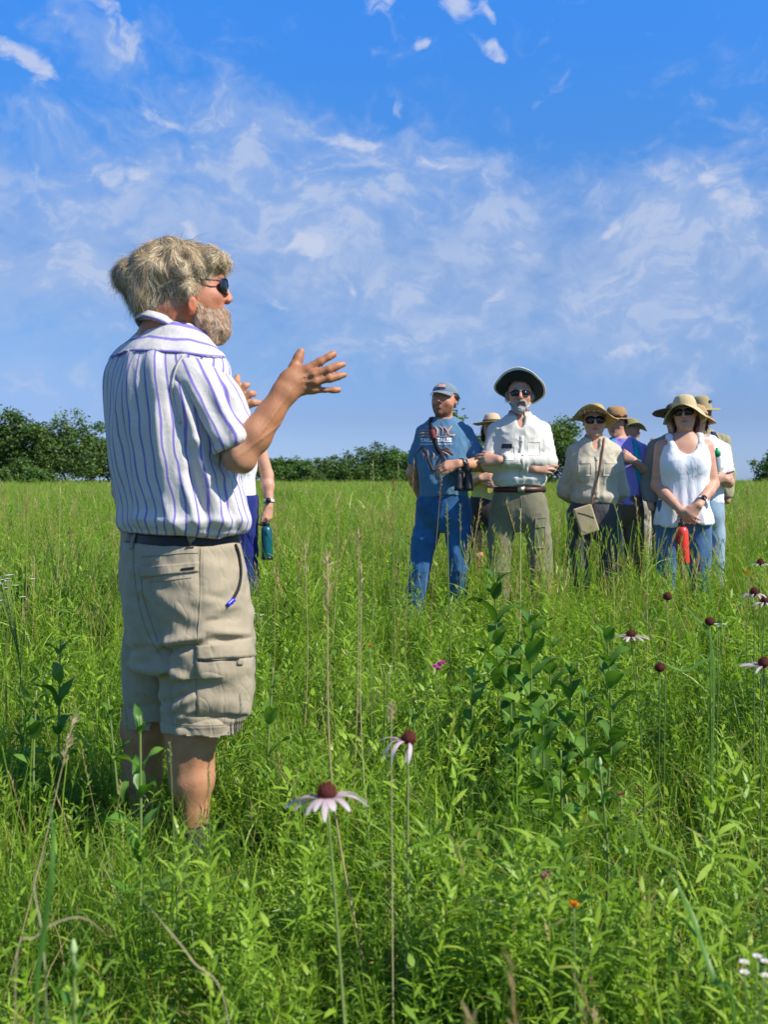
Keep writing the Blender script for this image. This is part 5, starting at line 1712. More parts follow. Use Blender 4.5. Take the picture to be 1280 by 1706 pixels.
    V = V + N * (pc.get('amp', .006) * (0.6 * n1 + 0.55 * (0.5 - np.abs(n2)) * np.clip((.95 * q - V[:, 2]) / .2, .4, 1)))[:, None]
    pants = mkc('shorts' if hm > .3 else 'trousers', V, F, m_p)
    pb_ = bvh_of(V, F)
    # ---- shoes
    m_sh = plain('shoe_' + c.get('shoe', 'brown'), {'brown': (.09, .06, .04), 'grey': (.12, .12, .12)}[c.get('shoe', 'brown')], .8, .3)
    for (Hp, Kn, An) in LG:
        fk = Field(An + A3(-.1, -.24, -.12), An + A3(.1, .12, .06), .008)
        fk.add(cone(An + A3(0, .02, -.045), An + A3(0, -.15, -.055), .042 * q, .036 * q), .02)
        V, F = fk.mesh(1); mkc('shoe', V, F, m_sh)
    info = dict(root=root, mk=mkc, T=T, q=q, hc=hc, R=R, sb=sb_, pb=pb_, arms=arms, shirt=shirt, pants=pants, body=body, H=H, LG=LG, m_s=m_s, m_p=m_p, body_bvh=None)
    # ---- belt
    if c.get('belt'):
        z = (top - .012) * q; th = np.linspace(0, 2 * math.pi, 41); prof = []
        for zz in (z - .017, z + .017):
            for rr in (0, 1):
                prof.append(np.stack([((.158 * w_ * hp ** .4 + .020 + .004 * rr) * q) * np.cos(th), -.008 * q + (.110 + bl * .7 + .020 + .004 * rr) * q * np.sin(th), np.full(41, zz)], 1))
        V = np.vstack([prof[1], prof[3], prof[2], prof[0]]); n = 41
        F = [(a * n + k, a * n + k + 1, ((a + 1) % 4) * n + k + 1, ((a + 1) % 4) * n + k) for a in range(4) for k in range(40)]
        bt = mkc('belt', V, F, plain('belt_leather', c['belt'], .45, .4, .2))
        V, F = box(A3(0, -.008 * q - (.110 + bl * .7 + .026) * q, z), (.045, .008, .036)); mkc('buckle', V, F, plain('buckle_metal', (.45, .42, .36), .3, .5, .1, metal=.9), bt)
    if c.get('glasses'):
        sunglasses(T, root, mkc, q, *c['glasses'])
    return info


def front(bvh, x, z, off=.002, y=-1.0):
    h, n = drop(bvh, (x, y, z), (0, 1, 0))
    if h is None: return None, None
    if n[1] > 0: n = -n
    return h + n * off, n


def strap(I, bvh, pts, width, mat, name, parent=None, off=.004, thick=.003, n=24, mkf=None):
    path = spline([(a, b, 0) for a, b in pts], n); H = []
    for a, b, _ in path:
        h, nr = front(bvh, a, b, off)
        if h is not None: H.append((h, nr))
    P_ = np.array([h[0] for h in H]); N_ = np.array([h[1] for h in H])
    for _ in range(2):
        P_[1:-1] = (P_[:-2] + P_[1:-1] * 2 + P_[2:]) / 4; N_[1:-1] = (N_[:-2] + N_[1:-1] * 2 + N_[2:]) / 4
    V, F = strip(P_, width, N_, thick)
    return (mkf or I['mk'])(name, V, F, mat, parent)


def patch(I, bvh, x0, x1, z0, z1, mat, name, parent=None, off=.002, thick=.003, nu=8, nv=8):
    G = []; NN = []
    for j in range(nv + 1):
        for i in range(nu + 1):
            h, n = front(bvh, x0 + (x1 - x0) * i / nu, z0 + (z1 - z0) * j / nv, off)
            if h is None: h, n = G[-1], NN[-1]
            G.append(h); NN.append(n)
    G = np.array(G); NN = np.array(NN); V = np.vstack([G - NN * (off + .003), G + NN * thick]); m = len(G); w1 = nu + 1
    F = [(m + j * w1 + i, m + j * w1 + i + 1, m + (j + 1) * w1 + i + 1, m + (j + 1) * w1 + i) for j in range(nv) for i in range(nu)]
    ed = [j * w1 for j in range(nv + 1)] + [nv * w1 + i for i in range(1, nu + 1)] + [j * w1 + nu for j in range(nv - 1, -1, -1)] + [i for i in range(nu - 1, 0, -1)]
    F += [(ed[k], ed[(k + 1) % len(ed)], m + ed[(k + 1) % len(ed)], m + ed[k]) for k in range(len(ed))]
    return I['mk'](name, V, F, mat, parent)


def hat(I, crown=(.084, .102), ch=.085, brim=.07, base=.040, front_=0.0, side=-.2, back=-.1, tilt=0.0, roll=0.0, col=(.6, .5, .35), under=None, band=None, name='hat', wave=0.0, top=.72, tag=''):
    """brimmed hat in head coordinates; front_/side/back = rise of the brim edge as a fraction of its width"""
    T, q = I['T'], I['q']; n = 48
    Rt = np.array(Matrix.Rotation(math.radians(roll), 3, 'Y') @ Matrix.Rotation(-math.radians(tilt), 3, 'X'))
    tp = lambda p: T(*(Rt @ (np.array(p) - A3(0, .01, base)) + A3(0, .01, base)))
    rings = []; kinds_ = []
    prof = [(0.02, ch), (.35 * top, ch * .995), (.7 * top, ch * .97), (.92 * top + .02, ch * .88), (top + .10, ch * .66), (top + .2, ch * .35), (1.0, .006), (1.0, 0.0)]
    for f, z in prof:
        rings.append([(crown[0] * f * math.cos(k * 2 * math.pi / n), .01 + crown[1] * f * math.sin(k * 2 * math.pi / n), base + z) for k in range(n)])
    nb = 7
    def brimz(a, t):
        c_, s_ = math.cos(a), math.sin(a)          # s_ = -1 at the front
        e = (front_ * max(0, -s_) ** 1.5 + back * max(0, s_) ** 1.5 + side * c_ * c_) + wave * math.sin(3 * a + 1) * t
        return e * brim * t ** 1.35
    for j in range(1, nb + 1):
        t = j / nb
        rings.append([((crown[0] + brim * t) * math.cos(k * 2 * math.pi / n), .01 + (crown[1] + brim * t) * math.sin(k * 2 * math.pi / n), base + brimz(k * 2 * math.pi / n, t)) for k in range(n)])
    outer = len(rings) - 1
    for j in range(nb, -1, -1):
        t = j / nb
        rings.append([((crown[0] - .002 + brim * t) * math.cos(k * 2 * math.pi / n), .01 + (crown[1] - .002 + brim * t) * math.sin(k * 2 * math.pi / n), base - .004 + brimz(k * 2 * math.pi / n, t)) for k in range(n)])
    V = np.array([tp(p) for r_ in rings for p in r_])
    V += .0016 * np.stack([wob(V, 9, 3), wob(V, 9, 4), wob(V, 9, 5)], 1)
    F = [(i * n + k, i * n + (k + 1) % n, (i + 1) * n + (k + 1) % n, (i + 1) * n + k) for i in range(len(rings) - 1) for k in range(n)]
    F.append(tuple(range(n))[::-1])
    fm = [0 if (f[0] // n) <= outer + 1 else 1 for f in F]; fm[-1] = 0
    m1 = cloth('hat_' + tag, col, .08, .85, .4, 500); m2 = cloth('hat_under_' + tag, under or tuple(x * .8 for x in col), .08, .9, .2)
    ho = I['mk'](name, V, F, m1, None, mats=[m1, m2], fmat=fm)
    if band:
        rb = []
        for rr, z in ((1.012, .004), (1.03, .004), (1.02, .028), (.985, .028)):
            rb.append([tp((crown[0] * rr * math.cos(k * 2 * math.pi / n), .01 + crown[1] * rr * math.sin(k * 2 * math.pi / n), base + z)) for k in range(n)])
        V = np.array([p for r_ in rb for p in r_]); F = [(i * n + k, i * n + (k + 1) % n, ((i + 1) % 4) * n + (k + 1) % n, ((i + 1) % 4) * n + k) for i in range(4) for k in range(n)]
        I['mk']('hat_band', V, F, plain('band_' + tag, band, .8), ho)
    I['hat_tp'] = tp
    return ho


def hairdo(I, col, blobs, n=1500, L=.05, tag='', seed=3, down=.8):
    T, q = I['T'], I['q']
    fh = Field(I['hc'] - .22, I['hc'] + .19, .007)
    for c_, r_ in blobs: fh.add(ell(T(*c_), A3(*r_) * q, I['R']), .015)
    V, F = fh.mesh(1); N = normals(V, F) * sg
    m = vcol_mat('hair_strands', 0.5, 0.35, 0.12)
    hr = I['mk']('hair', V, F, m, attrs={'tint': np.tile(np.array(col) * .8, (len(V), 1))})
    r = np.random.default_rng(seed); pk = r.choice(len(V), n)
    d = N[pk] * .25 + A3(0, 0, -down) + r.normal(0, .2, (n, 3))
    t = np.array(col)[None] * r.uniform(.6, 1.5, (n, 1))
    Vs, Fs, Ts = strands(V[pk], d, r.uniform(.5, 1.1, n) * L, .0022, np.clip(t, 0, 1), 4, .2, .3, 20, seed)
    I['mk']('strands', Vs, Fs, m, hr, attrs={'tint': Ts})
    return hr


def collar(I, col_mat, r_=.066, z=1.472, tip=.07, open_=.03, tag=''):
    """shirt collar: a stand round the neck with two pointed fall flaps"""
    q = I['q']; n = 28; parts = []
    th = np.linspace(math.radians(-90 + 22), math.radians(270 - 22), n)     # gap at the front
    top = np.stack([r_ * np.cos(th), .0 + r_ * 1.02 * np.sin(th), np.full(n, z + .030) + .012 * np.sin(th)], 1) * q
    fall = []
    for k, t in enumerate(th):
        e = min(k, n - 1 - k) / (n / 2)
        fr = math.exp(-(e / .28) ** 2)
        rr = r_ + .020 + .012 * fr
        fall.append((rr * math.cos(t), rr * 1.05 * math.sin(t) - .010 * fr, z - .006 - (tip - .025) * fr + .010 * math.sin(t)))
    fall = np.array(fall) * q
    base = np.stack([(r_ - .002) * np.cos(th), (r_ - .002) * np.sin(th), np.full(n, z - .02)], 1) * q
    V = np.vstack([base, top, fall, fall - A3(0, 0, .003) + (base - fall) * .03])
    F = []
    for a, b in ((0, 1), (1, 2), (2, 3)):
        F += [(a * n + k, a * n + k + 1, b * n + k + 1, b * n + k) for k in range(n - 1)]
    return I['mk']('collar', V, F, col_mat)


def lettering(txt, size, bold=0.0, shear=0.0):
    cu = bpy.data.curves.new('lettering', 'FONT'); cu.body = txt; cu.size = size; cu.align_x = 'CENTER'; cu.align_y = 'CENTER'
    cu.offset = bold; cu.shear = shear; cu.resolution_u = 3; cu.space_character = 1.05
    o = bpy.data.objects.new('lettering', cu); COL.objects.link(o)
    dg = bpy.context.evaluated_depsgraph_get(); me = bpy.data.meshes.new_from_object(o.evaluated_get(dg))
    V = np.array([v.co[:] for v in me.vertices]); F = [tuple(p.vertices) for p in me.polygons]
    bpy.data.objects.remove(o); bpy.data.curves.remove(cu); bpy.data.meshes.remove(me)
    return V, F


def on_front(I, bvh, V, cx, cz, off=.0025):
    out_ = []
    last = None
    for v in V:
        h, n = front(bvh, cx + v[0], cz + v[1], off)
        if h is None: h = last
        out_.append(h); last = h
    return np.array(out_)


def bottle(loc, axis, L, r_, mat, cap, label, slots=None, name='water_bottle', collar_=None, up=None):
    """bottle hanging from the hand: loc = top of the cap, axis = downwards"""
    a = np.array(axis, float); a /= np.linalg.norm(a)
    root = empty(name, tuple(loc), label, 'bottle')
    X, Y_, _ = basis(a)
    M = np.stack([X, Y_, a], 1)
    def put(V): return V @ M.T
    V, F = lathe([(.006, .050), (r_ * .55, .052), (r_ * .8, .060), (r_ * .97, .078), (r_, .095), (r_, L * .5), (r_, L - .012), (r_ * .96, L - .004), (r_ * .85, L)], 28)
    mk('bottle_body', put(V), F, mat, root)
    V, F = lathe([(r_ * .5, .022), (r_ * .56, .024), (r_ * .56, .053), (r_ * .5, .055)], 20)
    mk('cap', put(V), F, cap, root)
    t = np.linspace(0, math.pi, 12)
    V, F = tube(np.stack([r_ * .5 * np.cos(t), 0 * t, .024 - .026 * np.sin(t)], 1), .004, 6); mk('carry_loop', put(V), F, cap, root)
    return root, put


A_ = math.radians
# 1 blue T-shirt
blue = crowd(740, 6.83, 1.785, 8, 'smiling man in a blue cap and blue printed T-shirt, binoculars slung across his chest', dict(
    skin='c', smile=1, hyaw=13, pitch=4, roll=3, w=.93, belly=.018, sh=.160, arm=1.1, jaw=1.08, stubble=(.38, .33, .32), eyes=(.5, .42, .4), neck=1.1,
    armR=dict(e=(-.215, .05, 1.14), w=(-.17, .17, .96), d=(.6, .3, -.5), n=(-.5, .6, .2), t=-1),
    armL=dict(e=(.262, -.045, 1.185), w=(.115, -.235, 1.195), d=(-1, -.12, -.12), n=(0, -.75, .6), t=1, curl=(.5, .7, .5), th=.5),
    legs=[(-.10, -.165, -.225, 0, 0), (.10, .105, .10, -.02, 0)],
    shirt=dict(kind='tee', name='blue_print', col=(.085, .19, .30), hem=.985, flare=.10, g=.022, amp=.006, sleeve=.78, blouse=False, slope=.02),
    pants=dict(name='denim_blue', col=(.032, .115, .26), knee=.072, ankle=.068, top=1.02, amp=.008, var=.35)))
# 2 white shirt
old = crowd(866, 6.70, 1.80, 4, 'older man with grey beard, white wide-brimmed hat and white shirt, arms folded', dict(
    skin='b', hyaw=2, pitch=3, w=.94, belly=.02, sh=.168, jaw=.95, goatee=(.42, .40, .38), glasses=(.029, .019),
    armR=dict(e=(-.198, -.06, 1.19), w=(.075, -.165, 1.155), d=(1, .1, .06), n=(.1, -1, .2), t=1, curl=(.3, .4, .3)),
    armL=dict(e=(.178, -.10, 1.20), w=(-.145, -.225, 1.205), d=(-1, .15, .05), n=(0, -1, .2), t=-1, curl=(.4, .5, .4)),
    legs=[(-.105, -.135, -.14, 0, 0), (.105, .14, .17, 0, 0)],
    shirt=dict(kind='long', name='white_cotton', col=(.64, .605, .52), hem=1.045, flare=.03, g=.022, amp=.006, cuff=.93, vneck=True, neck=(.062, .055, 1.525)),
    pants=dict(name='olive_cargo', col=(.20, .185, .115), knee=.078, ankle=.070, top=1.03, amp=.008), belt=(.055, .018, .012)))
# 3 beige shirt
beige = crowd(990, 7.05, 1.635, 3, 'woman in a beige button shirt and grey trousers, hands behind her back', dict(
    skin='b', hyaw=6, pitch=2, w=.95, hips=1.10, belly=.014, sh=.158, jaw=1.08, bust=1, glasses=(.036, .027), hs=1.03, arm=1.1,
    armR=dict(e=(-.198, .05, 1.12), w=(-.10, .17, .98), d=(.8, .2, -.3), n=(-.2, 1, .2), t=1), armL=dict(e=(.208, .05, 1.12), w=(.10, .17, .98), d=(-.8, .2, -.3), n=(.2, 1, .2), t=-1),
    legs=[(-.10, -.115, -.11, 0, 0), (.10, .115, .12, 0, 0)],
    shirt=dict(kind='long', name='beige_shirt', col=(.50, .44, .33), hem=1.015, flare=.02, g=.020, amp=.008, vneck=True, neck=(.062, .055, 1.525)),
    pants=dict(name='charcoal', col=(.075, .070, .075), knee=.082, ankle=.074, top=1.04, amp=.010, fold=1.0)))
# 4 tank top
tank = crowd(1140, 6.83, 1.675, 6, 'woman in a white tank top and blue jeans, hands joined over a red bottle', dict(
    skin='b', hyaw=16, pitch=4, roll=-4, w=1.02, hips=1.08, belly=.018, sh=.160, jaw=1.05, bust=1, glasses=(.034, .024), arm=1.06,
    armR=dict(e=(-.190, -.02, 1.12), w=(-.070, -.225, .955), d=(.66, -.10, -.62), n=(-.35, -1, -.1), t=1, curl=(.35, .5, .4)),
    armL=dict(e=(.200, -.02, 1.13), w=(.060, -.235, .985), d=(-.62, -.05, -.70), n=(.3, -1, -.1), t=-1, curl=(.45, .6, .4)),
    legs=[(-.10, -.115, -.12, 0, 0), (.10, .12, .13, 0, 0)],
    shirt=dict(kind='tank', name='white_tank', col=(.78, .78, .80), hem=.845, flare=.17, g=.016, amp=.005, drape=.0032, wave=.012, slope=.06),
    pants=dict(name='denim_mid', col=(.07, .15, .28), knee=.072, ankle=.060, top=1.02, amp=.006, var=.4)))
# 5 white T-shirt behind
white = crowd(1170, 7.75, 1.685, 6, 'woman in a white T-shirt and pale jeans, face half hidden by another hat', dict(
    skin='b', hyaw=8, w=1.0, sh=.172, bust=1, glasses=(.032, .021), h=.0075, hx=-.05,
    armR=dict(e=(-.20, .02, 1.12), w=(.03, -.20, 1.14), d=(.8, -.1, .1), n=(0, -1, .1), t=1), armL=dict(e=(.205, -.03, 1.13), w=(.145, -.21, 1.155), d=(-.75, -.1, .05), n=(.1, -1, .1), t=-1, curl=(.6, .7, .5)),
    shirt=dict(kind='tee', name='white_tee', col=(.74, .74, .76), hem=.97, flare=.05, g=.02, amp=.006, sleeve=.72),
    pants=dict(name='pale_denim', col=(.26, .36, .45), knee=.076, ankle=.07, top=1.02)))
# 6 khaki shirt, farthest right
far_r = crowd(1167, 8.65, 1.80, 4, 'tall man in khaki shirt and tan hat with badge, behind the pale jeans', dict(
    skin='a', hyaw=-25, w=1.06, sh=.19, h=.0085, armR=dict(e=(-.245, .03, 1.12), w=(-.25, -.03, .88)), armL=dict(e=(.245, .03, 1.12), w=(.215, -.05, .90)),
    shirt=dict(kind='long', name='khaki_green', col=(.31, .28, .16), hem=.93, g=.022, amp=.007, cuff=.95), pants=dict(name='grey_trousers', col=(.16, .16, .15))))
# 7 purple shirt
purple = crowd(1037, 8.2, 1.70, 10, 'person in a purple T-shirt and round brown hat holding a turquoise backpack strap', dict(
    skin='b', hyaw=20, pitch=-8, w=.96, sh=.175, h=.0075, hx=-.055,
    armR=dict(e=(-.215, .02, 1.12), w=(-.16, -.14, 1.0), d=(.6, -.4, -.3), n=(0, -1, 0), t=1), armL=dict(e=(.215, -.06, 1.20), w=(.085, -.20, 1.30), d=(-.85, -.1, .35), n=(0, -1, .1), t=-1, curl=(.9, .9, .6)),
    shirt=dict(kind='tee', name='purple_tee', col=(.32, .27, .66), hem=.93, g=.024, amp=.007, sleeve=.75, flare=.08), pants=dict(name='brown_trousers', col=(.16, .115, .07), top=1.02)))
# 8 behind purple
lav = crowd(1059, 9.5, 1.70, -10, 'person in a slate-blue shirt and cream trousers behind the purple T-shirt', dict(
    skin='b', hyaw=-20, w=1.0, sh=.175, h=.0085, hx=-.06, armR=dict(e=(-.22, .03, 1.12), w=(-.22, -.05, .88)), armL=dict(e=(.25, -.03, 1.20), w=(.20, -.15, 1.42), d=(-.3, -.1, .8), n=(.5, -1, .1), t=1, curl=(.6, .7, .5)),
    shirt=dict(kind='tee', name='slate_tee', col=(.16, .17, .34), hem=.98, g=.02, sleeve=.7), pants=dict(name='cream', col=(.50, .46, .38), top=1.03, knee=.085, ankle=.08)))
# 9 olive-grey shirt left behind tank top
olive = crowd(1126, 8.05, 1.72, 8, 'person in a grey-olive shirt and dark brown hat, hidden behind the tank-top woman\'s shoulder', dict(
    skin='b', hyaw=12, w=1.0, sh=.18, h=.0085, hx=-.01, armR=dict(e=(-.235, .02, 1.12), w=(-.20, -.09, .90)), armL=dict(e=(.225, .02, 1.12), w=(.20, -.09, .90)),
    shirt=dict(kind='long', name='grey_olive', col=(.27, .24, .18), hem=.95, g=.02), pants=dict(name='taupe', col=(.18, .16, .13))))
# 10 straw hat with yellow top
straw = crowd(816, 8.5, 1.665, 4, 'person in a straw hat, yellow top and dark shorts between the blue and white shirts', dict(
    skin='b', hyaw=10, w=.98, sh=.172, h=.0075, hx=.02, armR=dict(e=(-.205, .0, 1.12), w=(-.09, -.19, 1.18), d=(.8, -.1, .2), n=(0, -1, .1), t=1), armL=dict(e=(.21, .02, 1.12), w=(.10, -.19, 1.12), d=(-.8, -.1, .1), n=(0, -1, .1), t=-1),
    shirt=dict(kind='tee', name='yellow_top', col=(.62, .54, .16), hem=.97, g=.016, sleeve=.5), pants=dict(name='dark_shorts', col=(.050, .035, .032), hem=.56, knee=.092, ankle=.09, top=1.02)))
# 11 woman behind the speaker, right
bot = crowd(384, 6.80, 1.72, 0, 'person in a white top and navy trousers behind the speaker, only one side showing', dict(
    skin='b', hyaw=10, w=1.06, hips=1.06, sh=.185, arm=1.06, h=.007, bust=1,
    armR=dict(e=(-.225, .03, 1.12), w=(-.2, -.08, .92)), armL=dict(e=(.252, .02, 1.17), w=(.272, -.03, .955), d=(-.05, -.12, -1), n=(.8, -.6, 0), t=-1, curl=(.5, .9, .7), th=.4),
    shirt=dict(kind='tee', name='white_top', col=(.78, .78, .79), hem=1.0, g=.016, sleeve=.22, flare=.04, blouse=False), pants=dict(name='navy', col=(.012, .022, .16), knee=.085, ankle=.075, top=1.03)))
# 12 person behind the speaker, left
nav = crowd(254, 5.5, 1.70, 10, 'person in a navy shirt and khaki shorts almost wholly hidden behind the speaker', dict(
    skin='c', hyaw=10, w=1.06, sh=.185, h=.0085, armR=dict(e=(-.215, .02, 1.12), w=(-.14, -.12, 1.0)), armL=dict(e=(.215, .02, 1.12), w=(.14, -.12, 1.0)),
    shirt=dict(kind='tee', name='navy_polo', col=(.012, .018, .07), hem=.88, g=.02, sleeve=.7, flare=.10), pants=dict(name='khaki_shorts', col=(.36, .30, .21), hem=.52, knee=.10, ankle=.10, top=1.02)))
# ------------------------------------------------------------------ hats, hair and what the listeners carry
def sib(I, name, label, cat, o):
    """a top-level thing carried by a person: its own Empty at person-local point o"""
    o = A3(*o); r = I['root']; rz = r.rotation_euler[2]
    M = np.array(Matrix.Rotation(rz, 3, 'Z'))
    e = empty(name, tuple(np.array(r.location) + M @ o), label, cat, rz=rz)
    return e, (lambda n, V, F, mat, parent=None, **kw: mk(n, np.asarray(V) - o, F, mat, parent or e, **kw))


# blue man: cap
I = blue; T = I['T']; q = I['q']
fc = Field(I['hc'] - .19, I['hc'] + .21, .006)
R = I['R']
fc.add(ell(T(0, .018, .040), A3(.085, .106, .078) * q, R), .01)
fc.cut(plane_cut(T(0, 0, .040), -(R @ A3(0, -.10, 1))))
V, F = fc.mesh(1)
M_cap = cloth('cap_cloth', (.16, .21, .25), .1, .85, .4, 600)
cap = I['mk']('cap', V, F, M_cap)
rows = []
for lay in (0, 1):
    for j in range(7):
        t = j / 6
        for k in range(17):
            a = math.radians(-158 + 136 * k / 16)
            rr = 1.0
            x_ = .083 * math.cos(a) * (1 - .04 * t); y_ = .018 + .100 * math.sin(a) + (-.074 * t) * max(0, -math.sin(a)) ** .55
            rows.append(T(x_, y_, .046 - .020 * t * t - 2.2 * x_ * x_ * t - .004 * lay))
V = np.array(rows); n = 17; m = 7 * 17
F = [(j * n + k, j * n + k + 1, (j + 1) * n + k + 1, (j + 1) * n + k) for j in range(6) for k in range(16)]
F += [(m + j * n + k, m + (j + 1) * n + k, m + (j + 1) * n + k + 1, m + j * n + k + 1) for j in range(6) for k in range(16)]
F += [(6 * n + k, 6 * n + k + 1, m + 6 * n + k + 1, m + 6 * n + k) for k in range(16)] + [(j * n, (j + 1) * n, m + (j + 1) * n, m + j * n) for j in range(6)] + [(j * n + 16, m + j * n + 16, m + (j + 1) * n + 16, (j + 1) * n + 16) for j in range(6)]
I['mk']('visor', V, F, M_cap, cap)
def capcurve(x0, x1, z0, z1, mat, name):
    G = []
    for j in range(4):
        for i in range(7):
            x = x0 + (x1 - x0) * i / 6; z = z0 + (z1 - z0) * j / 3
            y = .018 - 1.025 * .106 * math.sqrt(max(0, 1 - (x / .085) ** 2 - ((z - .040) / .078) ** 2))
            G.append(T(x, y, z))
    I['mk'](name, np.array(G), [(j * 7 + i, j * 7 + i + 1, (j + 1) * 7 + i + 1, (j + 1) * 7 + i) for j in range(3) for i in range(6)], mat, cap)
capcurve(-.030, .030, .058, .070, plain('cap_navy', (.02, .03, .08), .8), 'cap_emblem')
capcurve(-.022, .026, .072, .092, plain('cap_coral', (.50, .28, .22), .8), 'cap_emblem')
hairdo(I, (.035, .024, .018), [((-.074, .035, .020), (.018, .045, .030)), ((.074, .035, .020), (.018, .045, .030)), ((0, .080, .0), (.068, .035, .055))], 900, .018, seed=2)
# shirt print and lettering
M_white = plain('print_white', (.80, .80, .78), .8, .2, .03, bump=0)
M_peach = plain('print_peach', (.52, .30, .22), .85, .2, .06, bump=0)
M_dbrown = plain('print_dark', (.10, .075, .065), .85, .2, .1, bump=0)
sb = I['sb']
for txt, cx in (('TAILS', -.108), ('&', -.050), ('TALES', .012)):
    V, F = lettering(txt, .034 if txt != '&' else .022, .0018, .05)
    I['mk']('lettering', on_front(I, sb, V, cx, 1.378, .003), F, M_white, I['shirt'], smooth=False)
r = np.random.default_rng(4); parts = []
for side_ in (-1, 1):
    parts = []                                          # the small second line, unreadable in the photograph
    x = -.155 if side_ < 0 else -.036
    while x < (-.062 if side_ < 0 else .056):
        w1 = r.uniform(.005, .0085)
        for (ax0, ax1, az0, az1) in ((0, .25, 0, 1), (.7, .95, 0, 1), (.25, .7, r.choice([0, .4, .8]), 0)):
            z0 = az0 * .012; z1 = z0 + (.012 if az1 == 1 else .0026)
            V = np.array([[x + w1 * ax0, z0, 0], [x + w1 * ax1, z0, 0], [x + w1 * ax1, z1, 0], [x + w1 * ax0, z1, 0]]); parts.append((V, [(0, 1, 2, 3)]))
        x += w1 + .003
    V, F = join(parts); I['mk']('small_print', on_front(I, sb, V, 0, 1.346, .003), F, M_white, I['shirt'], smooth=False)



def print_strokes(name, strokes, mat, off=.0028):
    parts = []
    for pts, w1 in strokes:
        p = spline([(a - .055, b, 0) for a, b in pts], 14); H = [front(sb, a, b, off) for a, b, _ in p]
        H = [h for h in H if h[0] is not None]
        if len(H) > 3: parts.append(strip(np.array([h[0] for h in H]), w1 * np.sin(np.linspace(.35, 2.8, len(H))), np.array([h[1] for h in H]), .0006))
    V, F = join(parts); return I['mk'](name, V, F, mat, I['shirt'])


print_strokes('animal_print', [([(-.12, 1.441), (-.08, 1.449), (-.03, 1.446)], .010), ([(-.115, 1.425), (-.07, 1.427), (-.02, 1.428)], .013), ([(-.11, 1.407), (-.06, 1.409), (-.02, 1.407)], .013),
              ([(-.07, 1.465), (-.04, 1.470), (-.01, 1.455)], .010), ([(.0, 1.474), (.02, 1.441), (.015, 1.405)], .014), ([(.03, 1.474), (.055, 1.451), (.05, 1.408)], .012), ([(.055, 1.474), (.085, 1.441), (.075, 1.405)], .011),
              ([(.115, 1.474), (.09, 1.432), (.105, 1.405)], .013), ([(.10, 1.411), (.125, 1.409), (.138, 1.417)], .016), ([(.02, 1.405), (.06, 1.401), (.10, 1.405)], .006)], M_peach)
print_strokes('animal_print', [([(-.125, 1.293), (-.07, 1.327), (0, 1.168), (.07, 1.323), (.125, 1.283)], .020), ([(.04, 1.320), (.09, 1.305), (.13, 1.277)], .014)], M_dbrown)
print_strokes('animal_print', [([(-.09, 1.307), (-.07, 1.275), (-.075, 1.255)], .012), ([(-.045, 1.313), (-.04, 1.275), (-.06, 1.250)], .012), ([(-.02, 1.315), (.0, 1.275), (-.02, 1.245)], .011), ([(.02, 1.310), (.05, 1.275), (.06, 1.250)], .013), ([(.05, 1.305), (.09, 1.285), (.10, 1.265)], .010)], M_peach, .0035)
# sleeve and neck seam
# watch
def watch(I, s, frac=.90, face=(.02, .02, .02), band=(.02, .02, .02), parent=None, rim=None, sc=1.0):
    S, E, Wr = I['arms'][s]; q = I['q']; d = (Wr - E) / np.linalg.norm(Wr - E); c = E + (Wr - E) * frac
    a, b, _ = basis(d); r_ = .0335 * q * sc; th = np.linspace(0, 2 * math.pi, 25)
    Vv = []
    for off, rr in ((-.010, r_), (.010, r_), (.010, r_ + .003), (-.010, r_ + .003)):
        for t in th[:-1]: Vv.append(c + d * off + rr * (math.cos(t) * a + math.sin(t) * b))
    n = 24; F = [(i * n + k, i * n + (k + 1) % n, ((i + 1) % 4) * n + (k + 1) % n, ((i + 1) % 4) * n + k) for i in range(4) for k in range(n)]
    w = I['mk']('wristwatch', Vv, F, plain('watch_band_%s' % (band,), band, .6))
    up = A3(0, -1, .35); up = up - d * (up @ d); up /= np.linalg.norm(up); sdv = np.cross(d, up)
    Rm = np.stack([sdv, d, up], 1)
    V, F = lathe([(.002, .002), (.017, .002), (.019, .004), (.019, .010), (.016, .012), (.001, .012)], 20)
    V = V @ Rm.T + c + up * (r_ - .002); I['mk']('watch_case', V, F, plain('watch_case_%s' % (face,), rim or face, .3, .6, .05), w)
    V, F = lathe([(.001, .0121), (.0145, .0121), (.0145, .0128), (.001, .0128)], 20)
    V = V @ Rm.T + c + up * (r_ - .002); I['mk']('watch_dial', V, F, plain('dial_%s' % (face,), face, .15, .6, .05), w)
    return w


watch(blue, 1, .88, (.05, .05, .05), (.015, .015, .017), rim=(.25, .26, .26))
watch(tank, 1, .80, (.01, .01, .012), (.75, .75, .74))
watch(bot, 1, .86, (.01, .01, .012), (.75, .75, .74))
# binoculars with strap
e, mke = sib(blue, 'binoculars', 'black binoculars hanging by a dark strap at the elbow of the blue T-shirt', 'binoculars', (.150, -.24, 1.02))
cx, cz = .150, 1.115
M_bino = plain('black_rubber', (.014, .014, .016), .5, .4, .1)
for s in (-1, 1):
    ox = cx + s * .032
    V, F = lathe([(.012, .075), (.019, .072), (.019, .050), (.016, .045), (.022, .030), (.027, .0), (.028, -.045), (.031, -.052), (.031, -.075), (.026, -.076), (.024, -.066)], 22, (ox, -.245, cz))
    tb = mke('barrel', V, F, M_bino)
    V, F = lathe([(.001, -.067), (.0245, -.067), (.0245, -.066), (.001, -.066)], 20, (ox, -.245, cz)); mke('objective_lens', V, F, M_lens, tb)
V, F = join([box((cx, -.245, cz + .01), (.05, .02, .03)), tube(np.array([(cx, -.25, cz - .03), (cx, -.25, cz + .045)]), .010, 12), box((cx, -.245, cz - .035), (.04, .014, .014))])
mke('bridge', V, F, M_bino)
M_strap = cloth('strap_black', (.018, .014, .014), .1, .8, .2)
